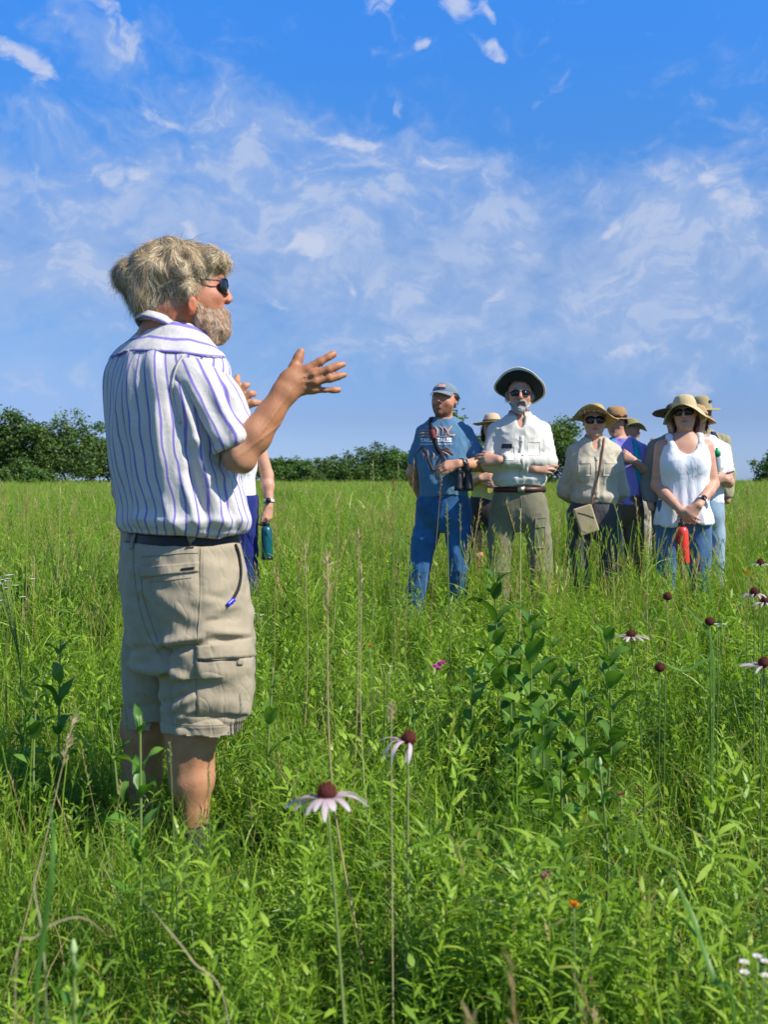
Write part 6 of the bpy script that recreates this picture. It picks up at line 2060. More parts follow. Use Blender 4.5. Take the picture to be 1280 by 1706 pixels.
strap(blue, blue['sb'], [(-.085, 1.535), (-.082, 1.49), (-.062, 1.41), (-.040, 1.34), (-.012, 1.29)], .030, M_strap, 'strap', e, .004, .004, mkf=mke)
strap(blue, blue['sb'], [(-.014, 1.292), (.02, 1.235), (.055, 1.16)], .012, M_strap, 'thin_strap', e, .004, .003, mkf=mke)
V, F = tube(spline([(.055, -.19, 1.16), (.10, -.25, 1.135), (.125, -.262, 1.16), (.150, -.25, 1.165)], 12), .003, 6); mke('thin_strap', V, F, M_strap)
strap(blue, blue['sb'], [(-.072, 1.445), (-.064, 1.415), (-.055, 1.385)], .040, plain('strap_maroon', (.16, .03, .02), .6), 'strap_pad', e, .008, .004, n=10, mkf=mke)

# older man: hat, collar, pocket, buttons, moustache done
I = old; q = I['q']
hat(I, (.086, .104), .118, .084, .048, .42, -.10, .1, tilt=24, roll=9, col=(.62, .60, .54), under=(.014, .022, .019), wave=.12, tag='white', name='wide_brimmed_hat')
hairdo(I, (.40, .36, .32), [((-.076, .030, .005), (.014, .040, .035)), ((.076, .030, .005), (.014, .040, .035)), ((0, .085, -.01), (.06, .03, .05))], 900, .03, seed=5)
collar(I, old['m_s'], .068, 1.502, .085, tag='w')
M_btn = plain('button_dark', (.05, .045, .04), .4)
for z in (1.36, 1.27, 1.185):
    h, n = front(I['sb'], .004, z, .003)
    if h is not None: V, F = box(h, (.008, .004, .008)); I['mk']('button', V, F, M_btn, I['shirt'])
strap(I, I['sb'], [(.004, 1.40), (.004, 1.3), (.004, 1.2), (.004, 1.13)], .030, I['m_s'], 'placket', I['shirt'], .001, .002)
patch(I, I['sb'], .045, .125, 1.27, 1.36, I['m_s'], 'chest_pocket', I['shirt'], .0002, .0016)
patch(I, I['sb'], -.125, -.045, 1.24, 1.33, I['m_s'], 'chest_pocket', I['shirt'], .0002, .0016)
patch(I, I['sb'], -.122, -.058, 1.318, 1.348, plain('phone_black', (.012, .012, .014), .3, .5), 'glasses_case', I['shirt'], .004, .006)
patch(I, I['pb'], .095, .165, .80, .86, I['m_p'], 'cargo_flap', I['pants'], .004, .004)
patch(I, I['pb'], .098, .162, .66, .80, I['m_p'], 'cargo_pocket', I['pants'], .002, .005)
for s in (-1, 1): strap(I, I['pb'], [(s * .165, .50), (s * .115, .495), (s * .06, .50)], .006, M_seam, 'knee_zip', I['pants'], .001, .002, n=12)
strap(I, I['pb'], [(.0, 1.0), (.006, .93), (.0, .86)], .004, M_seam, 'fly_seam', I['pants'], .001, .001, n=10)

# beige woman: hat, purse
I = beige; q = I['q']
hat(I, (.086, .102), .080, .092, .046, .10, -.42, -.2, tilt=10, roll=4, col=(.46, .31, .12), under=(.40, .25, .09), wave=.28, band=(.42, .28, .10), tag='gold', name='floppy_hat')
r = np.random.default_rng(8); parts = []
for k in range(26):
    a = r.uniform(2.7, 5.3); t = r.uniform(.25, .9)
    p = I['hat_tp'](((.086 + .092 * t) * math.cos(a), .01 + (.102 + .092 * t) * math.sin(a), .046 - .008 + (.10 * max(0, -math.sin(a)) ** 1.5 - .42 * math.cos(a) ** 2) * .092 * t ** 1.35))
    parts.append(box(p, (.008, .008, .008), headrot(r.uniform(0, 3), r.uniform(0, 3))))
V, F = join(parts); fl_ = I['mk']('hat_lace', V, F, plain('print_pale', (.70, .62, .60), .8), [c_ for c_ in I['root'].children if c_.name.startswith('floppy_hat')][0])
collar(I, I['m_s'], .067, 1.500, .080)
for z in (1.33, 1.25, 1.17, 1.09):
    h, n = front(I['sb'], .0, z * q, .003)
    if h is not None: V, F = box(h, (.007, .004, .007)); I['mk']('button', V, F, M_btn, I['shirt'])
strap(I, I['sb'], [(0, 1.36 * q), (0, 1.25 * q), (0, 1.15 * q), (0, 1.05 * q)], .028, I['m_s'], 'placket', I['shirt'], .001, .002)
for s in (-1, 1): patch(I, I['sb'], s * .085 - .040, s * .085 + .040, 1.22 * q, 1.31 * q, I['m_s'], 'chest_pocket', I['shirt'], .0002, .0016)
e, mke = sib(I, 'shoulder_purse', 'small tan purse hung across the beige shirt on a brown cord', 'purse', (-.085, -.19, .80))
strap(I, I['sb'], [(.055, 1.40), (.040, 1.30), (.010, 1.15), (-.030, 1.00)], .010, plain('brown_leather', (.19, .065, .025), .5), 'purse_strap', e, .004, .005, mkf=mke)
V, F = tube(spline([(-.030, -.165, 1.0), (-.040, -.185, .95), (-.050, -.190, .92)], 8), .005, 6); mke('purse_strap', V, F, plain('brown_leather', (.19, .065, .025), .5))
Rp = headrot(0, 0, math.radians(-18))
fq = Field((-.24, -.28, .68), (.06, -.12, .99), .005)
def bag(x, y, z):
    px_ = (x + .082) * Rp[0, 0] + (z - .835) * Rp[2, 0]; pz_ = (x + .082) * Rp[0, 2] + (z - .835) * Rp[2, 2]; py_ = y + .200
    a = np.abs(px_) - .056; b = np.abs(pz_) - .088; c_ = np.abs(py_) - .012
    return np.sqrt(np.maximum(a, 0) ** 2 + np.maximum(b, 0) ** 2 + np.maximum(c_, 0) ** 2) + np.minimum(np.maximum(a, np.maximum(b, c_)), 0) - .009
fq.add((bag, (-.22, -.24, .70), (.05, -.15, .97)), .004)
V, F = fq.mesh(1); mke('purse_body', V, F, cloth('purse_canvas', (.42, .34, .19), .08, .8, .3))
pbv = bvh_of(V, F)
strap(I, pbv, [(-.140, .885), (-.082, .870), (-.030, .850)], .004, M_strap, 'purse_zip', e, .001, .002, n=10, mkf=mke)
strap(I, pbv, [(-.112, .760), (-.050, .742), (-.022, .752)], .003, M_seam, 'purse_seam', e, .001, .001, n=10, mkf=mke)

# tank-top woman: bucket hat, hair, bottle
I = tank; q = I['q']
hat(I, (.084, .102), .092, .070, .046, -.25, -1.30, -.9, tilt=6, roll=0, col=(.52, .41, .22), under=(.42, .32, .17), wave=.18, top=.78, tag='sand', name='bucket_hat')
hairdo(I, (.11, .045, .025), [((-.074, .035, -.05), (.015, .042, .070)), ((.074, .035, -.05), (.016, .042, .070)), ((0, .080, -.04), (.070, .035, .08))], 2200, .04, seed=6)
h0, n0 = front(tank['sb'], -.005, .88 * q, .01)
hx = tank['arms'][-1][2]; loc_w = np.array(tank['root'].location) + np.array(Matrix.Rotation(tank['root'].rotation_euler[2], 3, 'Z')) @ A3(-.062, -.262, .852)
M_redb = plain('bottle_red', (.78, .045, .025), .35, .5, .06, bump=.05)
M_bcap = plain('bottle_cap_black', (.02, .02, .022), .4)
rb_, put = bottle(loc_w, (0.05, -.02, -1), .295, .040, M_redb, M_bcap, 'red bottle with black cap held in front of the blue jeans', name='red_water_bottle')
parts = []
for z0 in (.11, .17, .23):
    for a0 in (0, 1):
        th = np.linspace(-2.3 + a0 * .0, -.8, 10)
        zz = np.linspace(z0, z0 + .055, 10) if a0 else np.linspace(z0 + .055, z0, 10)
        pts = np.stack([.0412 * np.cos(th), .0412 * np.sin(th), zz], 1); nn_ = np.stack([np.cos(th), np.sin(th), 0 * th], 1)
        parts.append(strip(pts, .007, nn_, .0022))
V, F = join(parts)
mk('sleeve_lattice', put(V), F, plain('bottle_dark_red', (.40, .012, .012), .4), rb_)
# teal bottle
E_, W_ = bot['arms'][1][1], bot['arms'][1][2]
lw = np.array(bot['root'].location) + W_ + A3(-.016, -.045, -.085)
M_teal = plain('bottle_teal', (.006, .10, .125), .35, .5, .08)
tb_, put = bottle(lw, (.03, 0, -1), .275, .037, M_teal, M_bcap, 'teal bottle with white mark hanging from the hand behind the speaker', name='teal_water_bottle')
V, F = lathe([(.0365, .258), (.0385, .259), (.0385, .277), (.034, .279)], 24); mk('base_boot', put(V), F, M_bcap, tb_)
parts = []
for pts, w1 in (([(0, .128), (0, .142)], .009), ([(-.012, .136), (0, .133), (.012, .136)], .005), ([(0, .142), (-.008, .158)], .005), ([(0, .142), (.008, .158)], .005), ([(0, .119), (0, .125)], .007)):
    p = spline([(a, b, 0) for a, b in pts], 6); th = -math.pi / 2 + p[:, 0] / .037
    P_ = np.stack([.0374 * np.cos(th), .0374 * np.sin(th), p[:, 1]], 1); parts.append(strip(P_, w1, np.stack([np.cos(th), np.sin(th), 0 * th], 1), .0006))
V, F = join(parts); mk('bottle_mark', put(V), F, M_white, tb_)

# white T-shirt woman
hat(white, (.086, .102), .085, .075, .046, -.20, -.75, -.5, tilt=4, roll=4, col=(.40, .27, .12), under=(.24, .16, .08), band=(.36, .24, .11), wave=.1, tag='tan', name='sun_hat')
hairdo(white, (.05, .03, .02), [((-.074, .03, -.02), (.018, .04, .06)), ((.074, .03, -.02), (.018, .04, .06)), ((0, .08, -.02), (.07, .03, .08))], 900, .04, seed=9)
V, F = lathe([(.001, -.004), (.004, 0), (.001, .004)], 8); V = V + white['T'](.085, .012, -.038); white['mk']('earring', V, F, plain('silver', (.7, .7, .7), .2, .6, metal=.9))
e, mke = sib(white, 'green_cap_bottle', 'bright green topped bottle tucked in the arm of the white T-shirt', 'bottle', (.07, -.20, 1.17))
V, F = lathe([(.026, 0), (.028, .004), (.028, .10), (.020, .115), (.018, .125)], 20, (.07, -.20, 1.17)); mke('bottle_body', V, F, plain('clear_grey', (.30, .34, .34), .2, .5))
V, F = lathe([(.020, .118), (.027, .120), (.027, .150), (.022, .158), (.010, .166), (.010, .180), (.004, .184)], 20, (.07, -.20, 1.17)); mke('cap', V, F, plain('cap_green', (.01, .30, .10), .4))
# tall khaki man
hat(far_r, (.086, .104), .115, .068, .046, -.25, .12, .0, tilt=0, roll=-3, col=(.36, .28, .13), under=(.03, .03, .03), tag='ranger', name='ranger_hat')
V, F = box(far_r['hat_tp']((.030, -.085, .105)), (.026, .008, .022), far_r['R']); far_r['mk']('hat_badge', V, F, plain('badge', (.05, .08, .07), .7), [c_ for c_ in far_r['root'].children if c_.name.startswith('ranger_hat')][0])
def backpack(I, label, col, strapcol, y=.16, w=.30, ht=.46, z=1.22, name='backpack'):
    q = I['q']; e, mke = sib(I, name, label, 'backpack', (0, y + .05, (z - ht / 2) * q))
    f = Field((-.22, y - .06, (z - ht / 2) * q - .05), (.22, y + .20, (z + ht / 2) * q + .08), .009)
    f.add(ell((0, y + .055, z * q), (w / 2, .085, ht / 2)), .02)
    def rb(x, yy, zz):
        a = np.abs(x) - w / 2 + .05; b = np.abs(yy - y - .05) - .03; c_ = np.abs(zz - z * q) - ht / 2 + .06
        return np.sqrt(np.maximum(a, 0) ** 2 + np.maximum(b, 0) ** 2 + np.maximum(c_, 0) ** 2) - .045
    f.add((rb, (-w / 2, y - .03, z * q - ht / 2), (w / 2, y + .14, z * q + ht / 2)), .02)
    V, F = f.mesh(1); mke('pack_body', V, F, cloth('pack_' + name + str(round(col[0] * 100)), col, .1, .7, .5))
    for s in (-1, 1):
        strap(I, I['sb'], [(s * .085, 1.475 * q), (s * .100, 1.42 * q), (s * .110, 1.33 * q), (s * .125, 1.20 * q), (s * .140, 1.10 * q)], .050, cloth('packstrap_' + str(round(strapcol[2] * 100)), strapcol, .1, .7, .3), 'shoulder_strap', e, .004, .010, mkf=mke)
    return e


backpack(far_r, 'dark backpack with navy straps on the man in khaki', (.02, .022, .03), (.012, .014, .07))
# purple shirt: hat and turquoise-strapped pack
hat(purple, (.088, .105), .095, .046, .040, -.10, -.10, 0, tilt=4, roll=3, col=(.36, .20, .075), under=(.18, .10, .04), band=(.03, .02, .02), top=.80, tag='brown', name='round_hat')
backpack(purple, 'black backpack with a turquoise shoulder strap on the purple T-shirt', (.02, .02, .025), (.0, .34, .46))
hairdo(purple, (.10, .06, .035), [((0, .07, -.02), (.07, .03, .06)), ((.074, .03, .0), (.014, .04, .04))], 600, .03, seed=12)
# others
hat(lav, (.086, .102), .075, .075, .046, .1, -.2, 0, tilt=-6, roll=10, col=(.25, .24, .10), wave=.3, tag='moss', name='sun_hat')
hat(olive, (.088, .104), .080, .095, .048, .05, -.05, 0, tilt=8, roll=0, col=(.10, .075, .045), under=(.05, .038, .022), tag='darkbrown', name='wide_hat')
hat(straw, (.084, .102), .090, .090, .046, .0, -.02, 0, tilt=2, roll=-2, col=(.60, .42, .26), under=(.45, .32, .20), band=(.10, .07, .05), tag='straw', name='straw_hat')
hairdo(straw, (.03, .018, .013), [((-.076, .03, -.04), (.022, .05, .08)), ((-.06, .05, -.13), (.03, .035, .06)), ((.076, .03, -.04), (.022, .05, .08)), ((0, .08, -.04), (.075, .04, .10))], 1200, .06, seed=14)
hat(bot, tag='plain', name='sun_hat', col=(.5, .45, .35)); hat(nav, tag='plain2', name='sun_hat', col=(.4, .35, .25))
# ------------------------------------------------------------------ single plants that stand out of the meadow
def grounded(px, py, y):
    """foot of a plant: photo column px at depth y on the ground"""
    p = P(px, py, y); return A3(p.x, y, float(terrain(p.x, y)))


def plant_root(name, label, cat, px, y, group=None):
    g = grounded(px, 1000, y)
    return empty(name, tuple(g), label, cat, group), g


def coneflower(px, py, y, foot_px, label, r_=.0135, petals=14, pw=1.0, plen=.048, droop=.9, seed=0, tiltv=(0, 0), bare=False, missing=(), group='coneflowers in the meadow', side=None):
    top = np.array(P(px, py, y)); fp = P(foot_px, py, y - .03)
    root = empty('coneflower', (fp.x, y - .03, float(terrain(fp.x, y))), label, 'flower', group); g = np.array(root.location)
    r = np.random.default_rng(seed)
    mid = (g + top) / 2 + A3(r.normal(0, .006), r.normal(0, .006), 0)
    path = spline([g, mid, top - A3(0, 0, .004)], 14) - g
    V, F = tube(path, np.linspace(.0030, .0021, 14) * (1 if seed in (1, 2) else .72), 7); mk('stem', V, F, M_stem, root, attrs={'v': np.linspace(.85, .5, len(V)) if seed in (1, 2) else np.full(len(V), .12)})
    # cone with spiky florets
    ax = A3(tiltv[0], tiltv[1], 1); ax /= np.linalg.norm(ax); X, Y_, Z_ = basis(ax); M = np.stack([X, Y_, Z_], 1); t0 = top - g
    V, F = lathe([(.003, -.004), (r_ * .8, -.001), (r_, r_ * .35), (r_ * .97, r_ * .75), (r_ * .75, r_ * 1.2), (r_ * .4, r_ * 1.45), (.0008, r_ * 1.55)], 22)
    V2 = V @ M.T + t0
    mdk = plain('cone_maroon', (.085, .016, .010), .75, .3, .5, 300, .8, 700)
    hd = mk('flower_head', V2, F, mdk, root)
    n = 190; i = np.arange(n); ph = i * 2.39996; zz = (i + .5) / n
    rr = r_ * np.sqrt(np.clip(1 - zz ** 2.2, 0, 1)); base = np.stack([rr * np.cos(ph), rr * np.sin(ph), r_ * (.15 + 1.38 * zz)], 1)
    nd = np.stack([np.cos(ph) * (1 - zz), np.sin(ph) * (1 - zz), .35 + zz], 1); nd /= np.linalg.norm(nd, axis=1)[:, None]
    Vs, Fs, va = ribbons(base, nd, .0042, .0011, 0, 1, np.full(n, .5), prof=np.array([1, .3]), r=r)
    tc = np.where((r.random(n) < .3)[:, None], A3(.30, .07, .02), A3(.13, .022, .012))
    mk('florets', Vs @ M.T + t0, Fs, vcol_mat('floret', .6, .3), hd, attrs={'tint': np.repeat(tc, 4, 0)})
    if not bare:
        mp = vcol_mat('petal', .6, .25, .35)
        for k in range(petals):
            if k in missing: continue
            a = 2 * math.pi * k / petals + r.normal(0, .10)
            if side is not None and (M @ A3(math.cos(a), math.sin(a), 0))[0] * side < -.25: continue
            a = a + 0; L = plen * r.uniform(.75, 1.15); dr = droop * r.uniform(.8, 1.25)
            m_ = 9; t = np.linspace(0, 1, m_); ang = .25 - dr * t ** .8 * 1.1
            rad = r_ * .85 + np.concatenate([[0], np.cumsum(np.cos(ang[:-1]) * L / (m_ - 1))]); hh = np.concatenate([[0], np.cumsum(np.sin(ang[:-1]) * L / (m_ - 1))])
            tw = r.normal(0, .35) * t
            wd = .0115 * pw * plen / .048 * np.array([.35, .7, .9, 1, 1, .98, .9, .7, .25]) * r.uniform(.55, 1.1)
            c = np.stack([rad * math.cos(a), rad * math.sin(a), hh], 1)
            sd = np.stack([-math.sin(a) * np.cos(tw), math.cos(a) * np.cos(tw), np.sin(tw)], 1)
            up_ = A3(0, 0, .0012)
            V = np.vstack([c - sd * wd[:, None] / 2, c + up_, c + sd * wd[:, None] / 2])
            F = [(j, j + 1, m_ + j + 1, m_ + j) for j in range(m_ - 1)] + [(m_ + j, m_ + j + 1, 2 * m_ + j + 1, 2 * m_ + j) for j in range(m_ - 1)]
            col = A3(.66, .42, .47) * (1 - t)[:, None] + A3(.78, .68, .67) * t[:, None]
            mk('petal', V @ M.T + t0, F, mp, root, attrs={'tint': np.tile(col, (3, 1)) * r.uniform(.85, 1.08)})
    return root


coneflower(545, 1329, 1.52, 592, 'large pale pink coneflower nearest the camera, petals spread both sides', .0150, 18, plen=.056, droop=.95, seed=1, tiltv=(-.05, .1), missing=(3, 11), pw=1.0)
coneflower(680, 1237, 1.95, 677, 'coneflower with drooping shrivelled petals on one side, upper right of the nearest one', .0150, 11, plen=.075, droop=1.75, seed=2, tiltv=(.22, .1), side=-1, pw=.42)
coneflower(1052, 1061, 2.7, 1076, 'pink-petalled coneflower right of the big leafy plants', .012, 12, plen=.040, droop=.75, seed=3)
coneflower(1100, 1117, 2.55, 1106, 'bare maroon coneflower head crossed by a broad grass blade', .0125, bare=True, seed=4)
coneflower(1113, 998, 2.9, 1110, 'bare maroon coneflower head in front of the jeans with the red bottle', .0125, bare=True, seed=5)
coneflower(1183, 1040, 2.75, 1190, 'bare maroon coneflower head at the tip of a folded grass blade', .0120, bare=True, seed=6)
coneflower(1258, 990, 3.0, 1262, 'higher of two close coneflowers near the right edge', .0130, 10, plen=.034, droop=1.1, seed=7)
coneflower(1275, 1004, 3.1, 1272, 'lower of two close coneflowers near the right edge', .0125, 12, plen=.034, droop=.9, seed=8)
coneflower(1274, 1110, 2.35, 1276, 'coneflower with thin pale petals cut by the right edge', .0140, 11, plen=.050, droop=.55, seed=9)
coneflower(1268, 940, 3.6, 1270, 'small distant coneflower at the right edge above the yellow bloom', .0120, 10, plen=.034, droop=.8, seed=10)


def leafy(px, ytop, y, foot_px, label, pairs=8, ll=.105, lw=.046, seed=0, mat=None, name='milkweed_plant', bud=False, bare_low=.12, grp='broad-leaved plants standing above the grass'):
    top = np.array(P(px, ytop, y)); root, g = plant_root(name, label, 'plant', foot_px, y, grp)
    r = np.random.default_rng(seed); mat = mat or M_broad
    path = spline([g, (g + top) / 2 + r.normal(0, .008, 3), top], 30) - g
    V, F = tube(path, np.linspace(.0045, .0025, 30), 7); mk('stem', V, F, M_stem, root, attrs={'v': np.full(len(V), .45)})
    parts = []
    for i in range(pairs):
        q = bare_low + (1 - bare_low) * (i + .6) / pairs; b = path[min(29, int(q * 29))]
        a0 = (i % 2) * math.pi / 2 + r.normal(0, .25) + .4
        for s in (0, 1):
            a = a0 + s * math.pi + r.normal(0, .15); L = (1.18 if ll > .08 else 1.0) * ll * r.uniform(.8, 1.15) * (1 if q < .75 else 1 - (q - .75) * 2.0); el_ = r.uniform(.55, 1.0) + .35 * q
            m_ = 10; t = np.linspace(0, 1, m_); ang = el_ - (.75 + r.uniform(0, .7)) * t ** 1.5
            rad = .004 + np.concatenate([[0], np.cumsum(np.cos(ang[:-1]) * L / (m_ - 1))]); hh = np.concatenate([[0], np.cumsum(np.sin(ang[:-1]) * L / (m_ - 1))])
            c = np.stack([rad * math.cos(a), rad * math.sin(a), hh], 1) + b
            W_l = .95 * lw * L / ll * np.sin(np.clip(t, .02, 1) ** .75 * math.pi * .985) ** .75
            sd = A3(-math.sin(a), math.cos(a), r.normal(0, .25)); fold = .38
            nrm_ = np.stack([-np.sin(ang) * math.cos(a), -np.sin(ang) * math.sin(a), np.cos(ang)], 1)
            wv = .004 * np.sin(t * 9 + r.uniform(0, 6))
            Lf = c - sd * (W_l / 2)[:, None] + nrm_ * (W_l * fold / 2 + wv)[:, None]; Rt_ = c + sd * (W_l / 2)[:, None] + nrm_ * (W_l * fold / 2 - wv)[:, None]
            V = np.vstack([Lf, c, Rt_])
            F = np.array([(j, j + 1, m_ + j + 1, m_ + j) for j in range(m_ - 1)] + [(m_ + j, m_ + j + 1, 2 * m_ + j + 1, 2 * m_ + j) for j in range(m_ - 1)])
            v = np.clip(r.normal(.45, .18), 0, 1) * np.ones(3 * m_); v[m_:2 * m_] += .25
            parts.append((V, F, np.clip(v, 0, 1)))
    V, F, v = merge(parts); mk('leaves', V, F, mat, root, attrs={'v': v})
    if bud:
        V, F = lathe([(.001, -.004), (.004, 0), (.0055, .006), (.003, .014), (.0008, .019)], 10); mk('bud', V + path[-1], F, plain('bud_pale', (.38, .50, .20), .6), root)
    return root


leafy(824, 948, 3.55, 836, 'tallest broad-leaved plant in front of the olive trousers', 9, .115, .050, 1)
leafy(884, 1015, 3.15, 888, 'long broad-leaved plant just right of the tallest one', 10, .110, .050, 2)
leafy(1012, 1045, 3.0, 1006, 'broad-leaved plant below the purse, right of the centre cluster', 8, .100, .046, 3)
leafy(953, 1105, 3.05, 951, 'shorter broad-leaved plant in the middle of the cluster', 6, .085, .038, 4)
leafy(790, 1120, 3.2, 788, 'low broad-leaved plant left of the tallest one', 6, .090, .042, 5)
leafy(905, 1185, 2.75, 902, 'broad-leaved plant low between the two long stems', 6, .100, .045, 6)
leafy(850, 1080, 3.3, 856, 'slender broad-leaved plant between the two tallest stems', 7, .090, .042, 21)
leafy(920, 1060, 3.35, 924, 'broad-leaved plant behind the second long stem', 7, .090, .040, 22)
leafy(975, 1150, 2.85, 980, 'broad-leaved plant in the lower right of the cluster', 6, .085, .038, 23)
leafy(850, 1200, 2.85, 846, 'broad-leaved plant at the lower left of the cluster', 6, .090, .040, 24)
leafy(935, 1250, 2.55, 938, 'lowest broad-leaved plant of the cluster, nearest the camera', 5, .085, .038, 25)
leafy(690, 1180, 3.0, 692, 'low leafy plant above the drooping coneflower', 4, .080, .035, 7)
leafy(455, 1112, 2.9, 452, 'low leafy plant right of the khaki cargo pocket', 5, .085, .038, 8)
leafy(100, 1065, 3.05, 96, 'dark leafy plant left of the khaki shorts, in the speaker\'s shadow', 7, .10, .034, 9)
leafy(60, 1150, 2.9, 58, 'shaded leafy plant at the far left of the speaker\'s shadow', 5, .09, .032, 10)
leafy(180, 1165, 2.75, 204, 'small shaded plant touching the left leg of the shorts', 4, .08, .030, 14)
M_young = leaf_mat('young_leaf', [(0, (.05, .13, .02)), (.5, (.10, .24, .03)), (1, (.22, .36, .05))], trans=.35, rough=.4, hue=.1)
leafy(233, 1192, 2.15, 226, 'bright young plant with pointed tip in front of the bare legs', 6, .088, .026, 11, M_young, 'young_sunflower_plant', bare_low=.25)
leafy(122, 1588, 1.28, 112, 'pale budded young plant at the bottom left corner', 6, .060, .018, 12, M_young, 'young_sunflower_plant', bud=True, bare_low=.3)
leafy(1000, 1275, 2.2, 1003, 'pale bud-tipped young plant right of the leafy cluster', 5, .06, .016, 13, M_young, 'young_sunflower_plant', bud=True, bare_low=.4)


def stalk(px, ytop, y, foot_px, label, seed=0, w_=.0026, head_=.09, kind='dry', name='dry_grass_stalk', bow=0.0, cat='grass stalk', hw=.010):
    top = np.array(P(px, ytop, y)); root, g = plant_root(name, label, cat, foot_px, y, 'seed stalks rising from the grass')
    r = np.random.default_rng(seed); L = np.linalg.norm(top - g)
    path = spline([g, g + (top - g) * .5 + A3(bow * L * .4, 0, .0), top], 26) - g
    m = M_dry if kind != 'green' else M_stem
    V, F = tube(path, np.linspace(w_ / 2 * 1.2, w_ / 2 * .6, 26), 6)
    mk('stem', V, F, m, root, attrs={'v': np.full(len(V), .75 if kind == 'dry' else (.2 if kind == 'red' else .4))})
    n = 60; s = r.uniform(1 - head_ / L, 1.0, n); b = np.stack([np.interp(s * 25, np.arange(26), path[:, k]) for k in range(3)], 1)
    T_ = path[-1] - path[-6]; T_ /= np.linalg.norm(T_)
    d = T_ + r.normal(0, .30 if kind != 'red' else .45, (n, 3)); d /= np.linalg.norm(d, axis=1)[:, None]
    Vs, Fs, va = ribbons(b, d, hw * 1.6, .0022, .1, 2, np.clip(r.normal(.6 if kind == 'dry' else (.12 if kind == 'red' else .7), .18, n), 0, 1), r=r)
    mk('seed_head', Vs, Fs, m, root, attrs={'v': va})
    return root


stalk(545, 925, 2.0, 628, 'tall tan dry stalk left of centre, reaching above the grass', 1, .0042, .13, bow=-.10, hw=.016)
stalk(598, 880, 3.0, 585, 'pale straw stalk right of the tall tan one', 2, .003, .12, bow=.02)
stalk(602, 940, 2.6, 625, 'dry stalk with bent seed head beside the pale straw stalk', 3, .003, .12, bow=-.05)
stalk(652, 1180, 1.75, 656, 'thin upright dry stalk left of the drooping coneflower', 4, .0026, .03)
stalk(123, 1192, 1.9, -30, 'dry leaning stalk with split seed head at the left edge', 5, .003, .11, bow=.02, hw=.014)
stalk(690, 765, 4.6, 672, 'reddish forked seed head before the blue T-shirt\'s hanging arm', 6, .003, .16, 'red', bow=-.01)
stalk(737, 782, 4.0, 713, 'reddish seed head in front of the blue jeans', 7, .003, .14, 'red', bow=-.03)
stalk(622, 768, 4.3, 620, 'green spike rising above the horizon in front of the centre treeline', 8, .0045, .16, 'green', 'green_seed_spike', hw=.012)
stalk(664, 776, 5.2, 668, 'second green spike right of the one above the horizon', 9, .0045, .16, 'green', 'green_seed_spike', hw=.012)
stalk(656, 800, 3.9, 660, 'brown-tipped stalk between the two green spikes', 10, .003, .05, 'red')
stalk(745, 842, 3.7, 757, 'green spike in front of the blue jeans', 11, .005, .12, 'green', 'green_seed_spike', hw=.012)
stalk(767, 842, 4.3, 769, 'green spike on the right leg of the blue jeans', 12, .004, .12, 'green', 'green_seed_spike', hw=.012)
stalk(565, 845, 4.0, 530, 'leaning tan seed head left of the pale straw stalk', 13, .003, .14, bow=.05)
stalk(508, 905, 3.6, 500, 'tan seed head leaning beside the teal bottle', 14, .003, .12, bow=.05)
stalk(460, 880, 4.2, 455, 'short reddish seed head right of the teal bottle', 15, .003, .12, 'red')
stalk(868, 850, 4.6, 862, 'grey dead stalk in front of the olive trousers', 16, .005, .14, bow=.02)
stalk(1081, 870, 4.2, 1080, 'thin pale stalk between grey trousers and jeans', 17, .003, .08)
stalk(1246, 812, 5.5, 1248, 'rusty seed head at the right in the open meadow', 18, .003, .09, 'red')
stalk(100, 810, 6.5, 80, 'tan leaning seed head in the open meadow at left', 19, .004, .20, bow=.05)
stalk(45, 818, 5.5, 40, 'tan seed head near the left edge under the trees', 20, .004, .16, 'red')
stalk(283, 1240, 1.9, 300, 'short green bristle head before the bare calf', 21, .003, .045, 'green', 'green_seed_spike', hw=.005)
stalk(347, 1288, 1.95, 349, 'small green bristle head at the right side of the calf', 22, .003, .03, 'green', 'green_seed_spike', hw=.005)


def fleabane(px, py, y, n, spread, label, seed, size=.0085):
    root, g = plant_root('white_fleabane', label, 'flower', px, y, 'white daisy-like flowers'); r = np.random.default_rng(seed); top = np.array(P(px, py, y)) - g
    for i in range(n):
        t = top + A3(r.uniform(-spread, spread), r.uniform(-.03, .03), r.uniform(-spread * .5, spread * .5))
        V, F = tube(spline([A3(0, 0, 0), top * .6, t], 8), .0011, 5); st = mk('stem', V, F, M_stem, root, attrs={'v': np.full(len(V), .35)})
        k = 26; a = np.linspace(0, 2 * math.pi, k, endpoint=False); d = np.stack([np.cos(a), np.sin(a), np.full(k, .42)], 1); d /= np.linalg.norm(d, axis=1)[:, None]
        Vs, Fs, va = ribbons(np.tile(t, (k, 1)), d, size, .0021, .1, 2, np.full(k, .5), side=np.stack([-np.sin(a), np.cos(a), 0 * a], 1), prof=np.array([.5, 1, .6]), r=r)
        hd = mk('flower', Vs, Fs, vcol_mat('petal', .6, .25, .35), root, attrs={'tint': np.tile(A3(.82, .80, .84), (len(Vs), 1))})
        V, F = lathe([(.0016, .0), (.0024, .001), (.0018, .002), (.0003, .0026)], 12, t); mk('centre', V, F, plain('daisy_yellow', (.62, .42, .03), .8), hd)


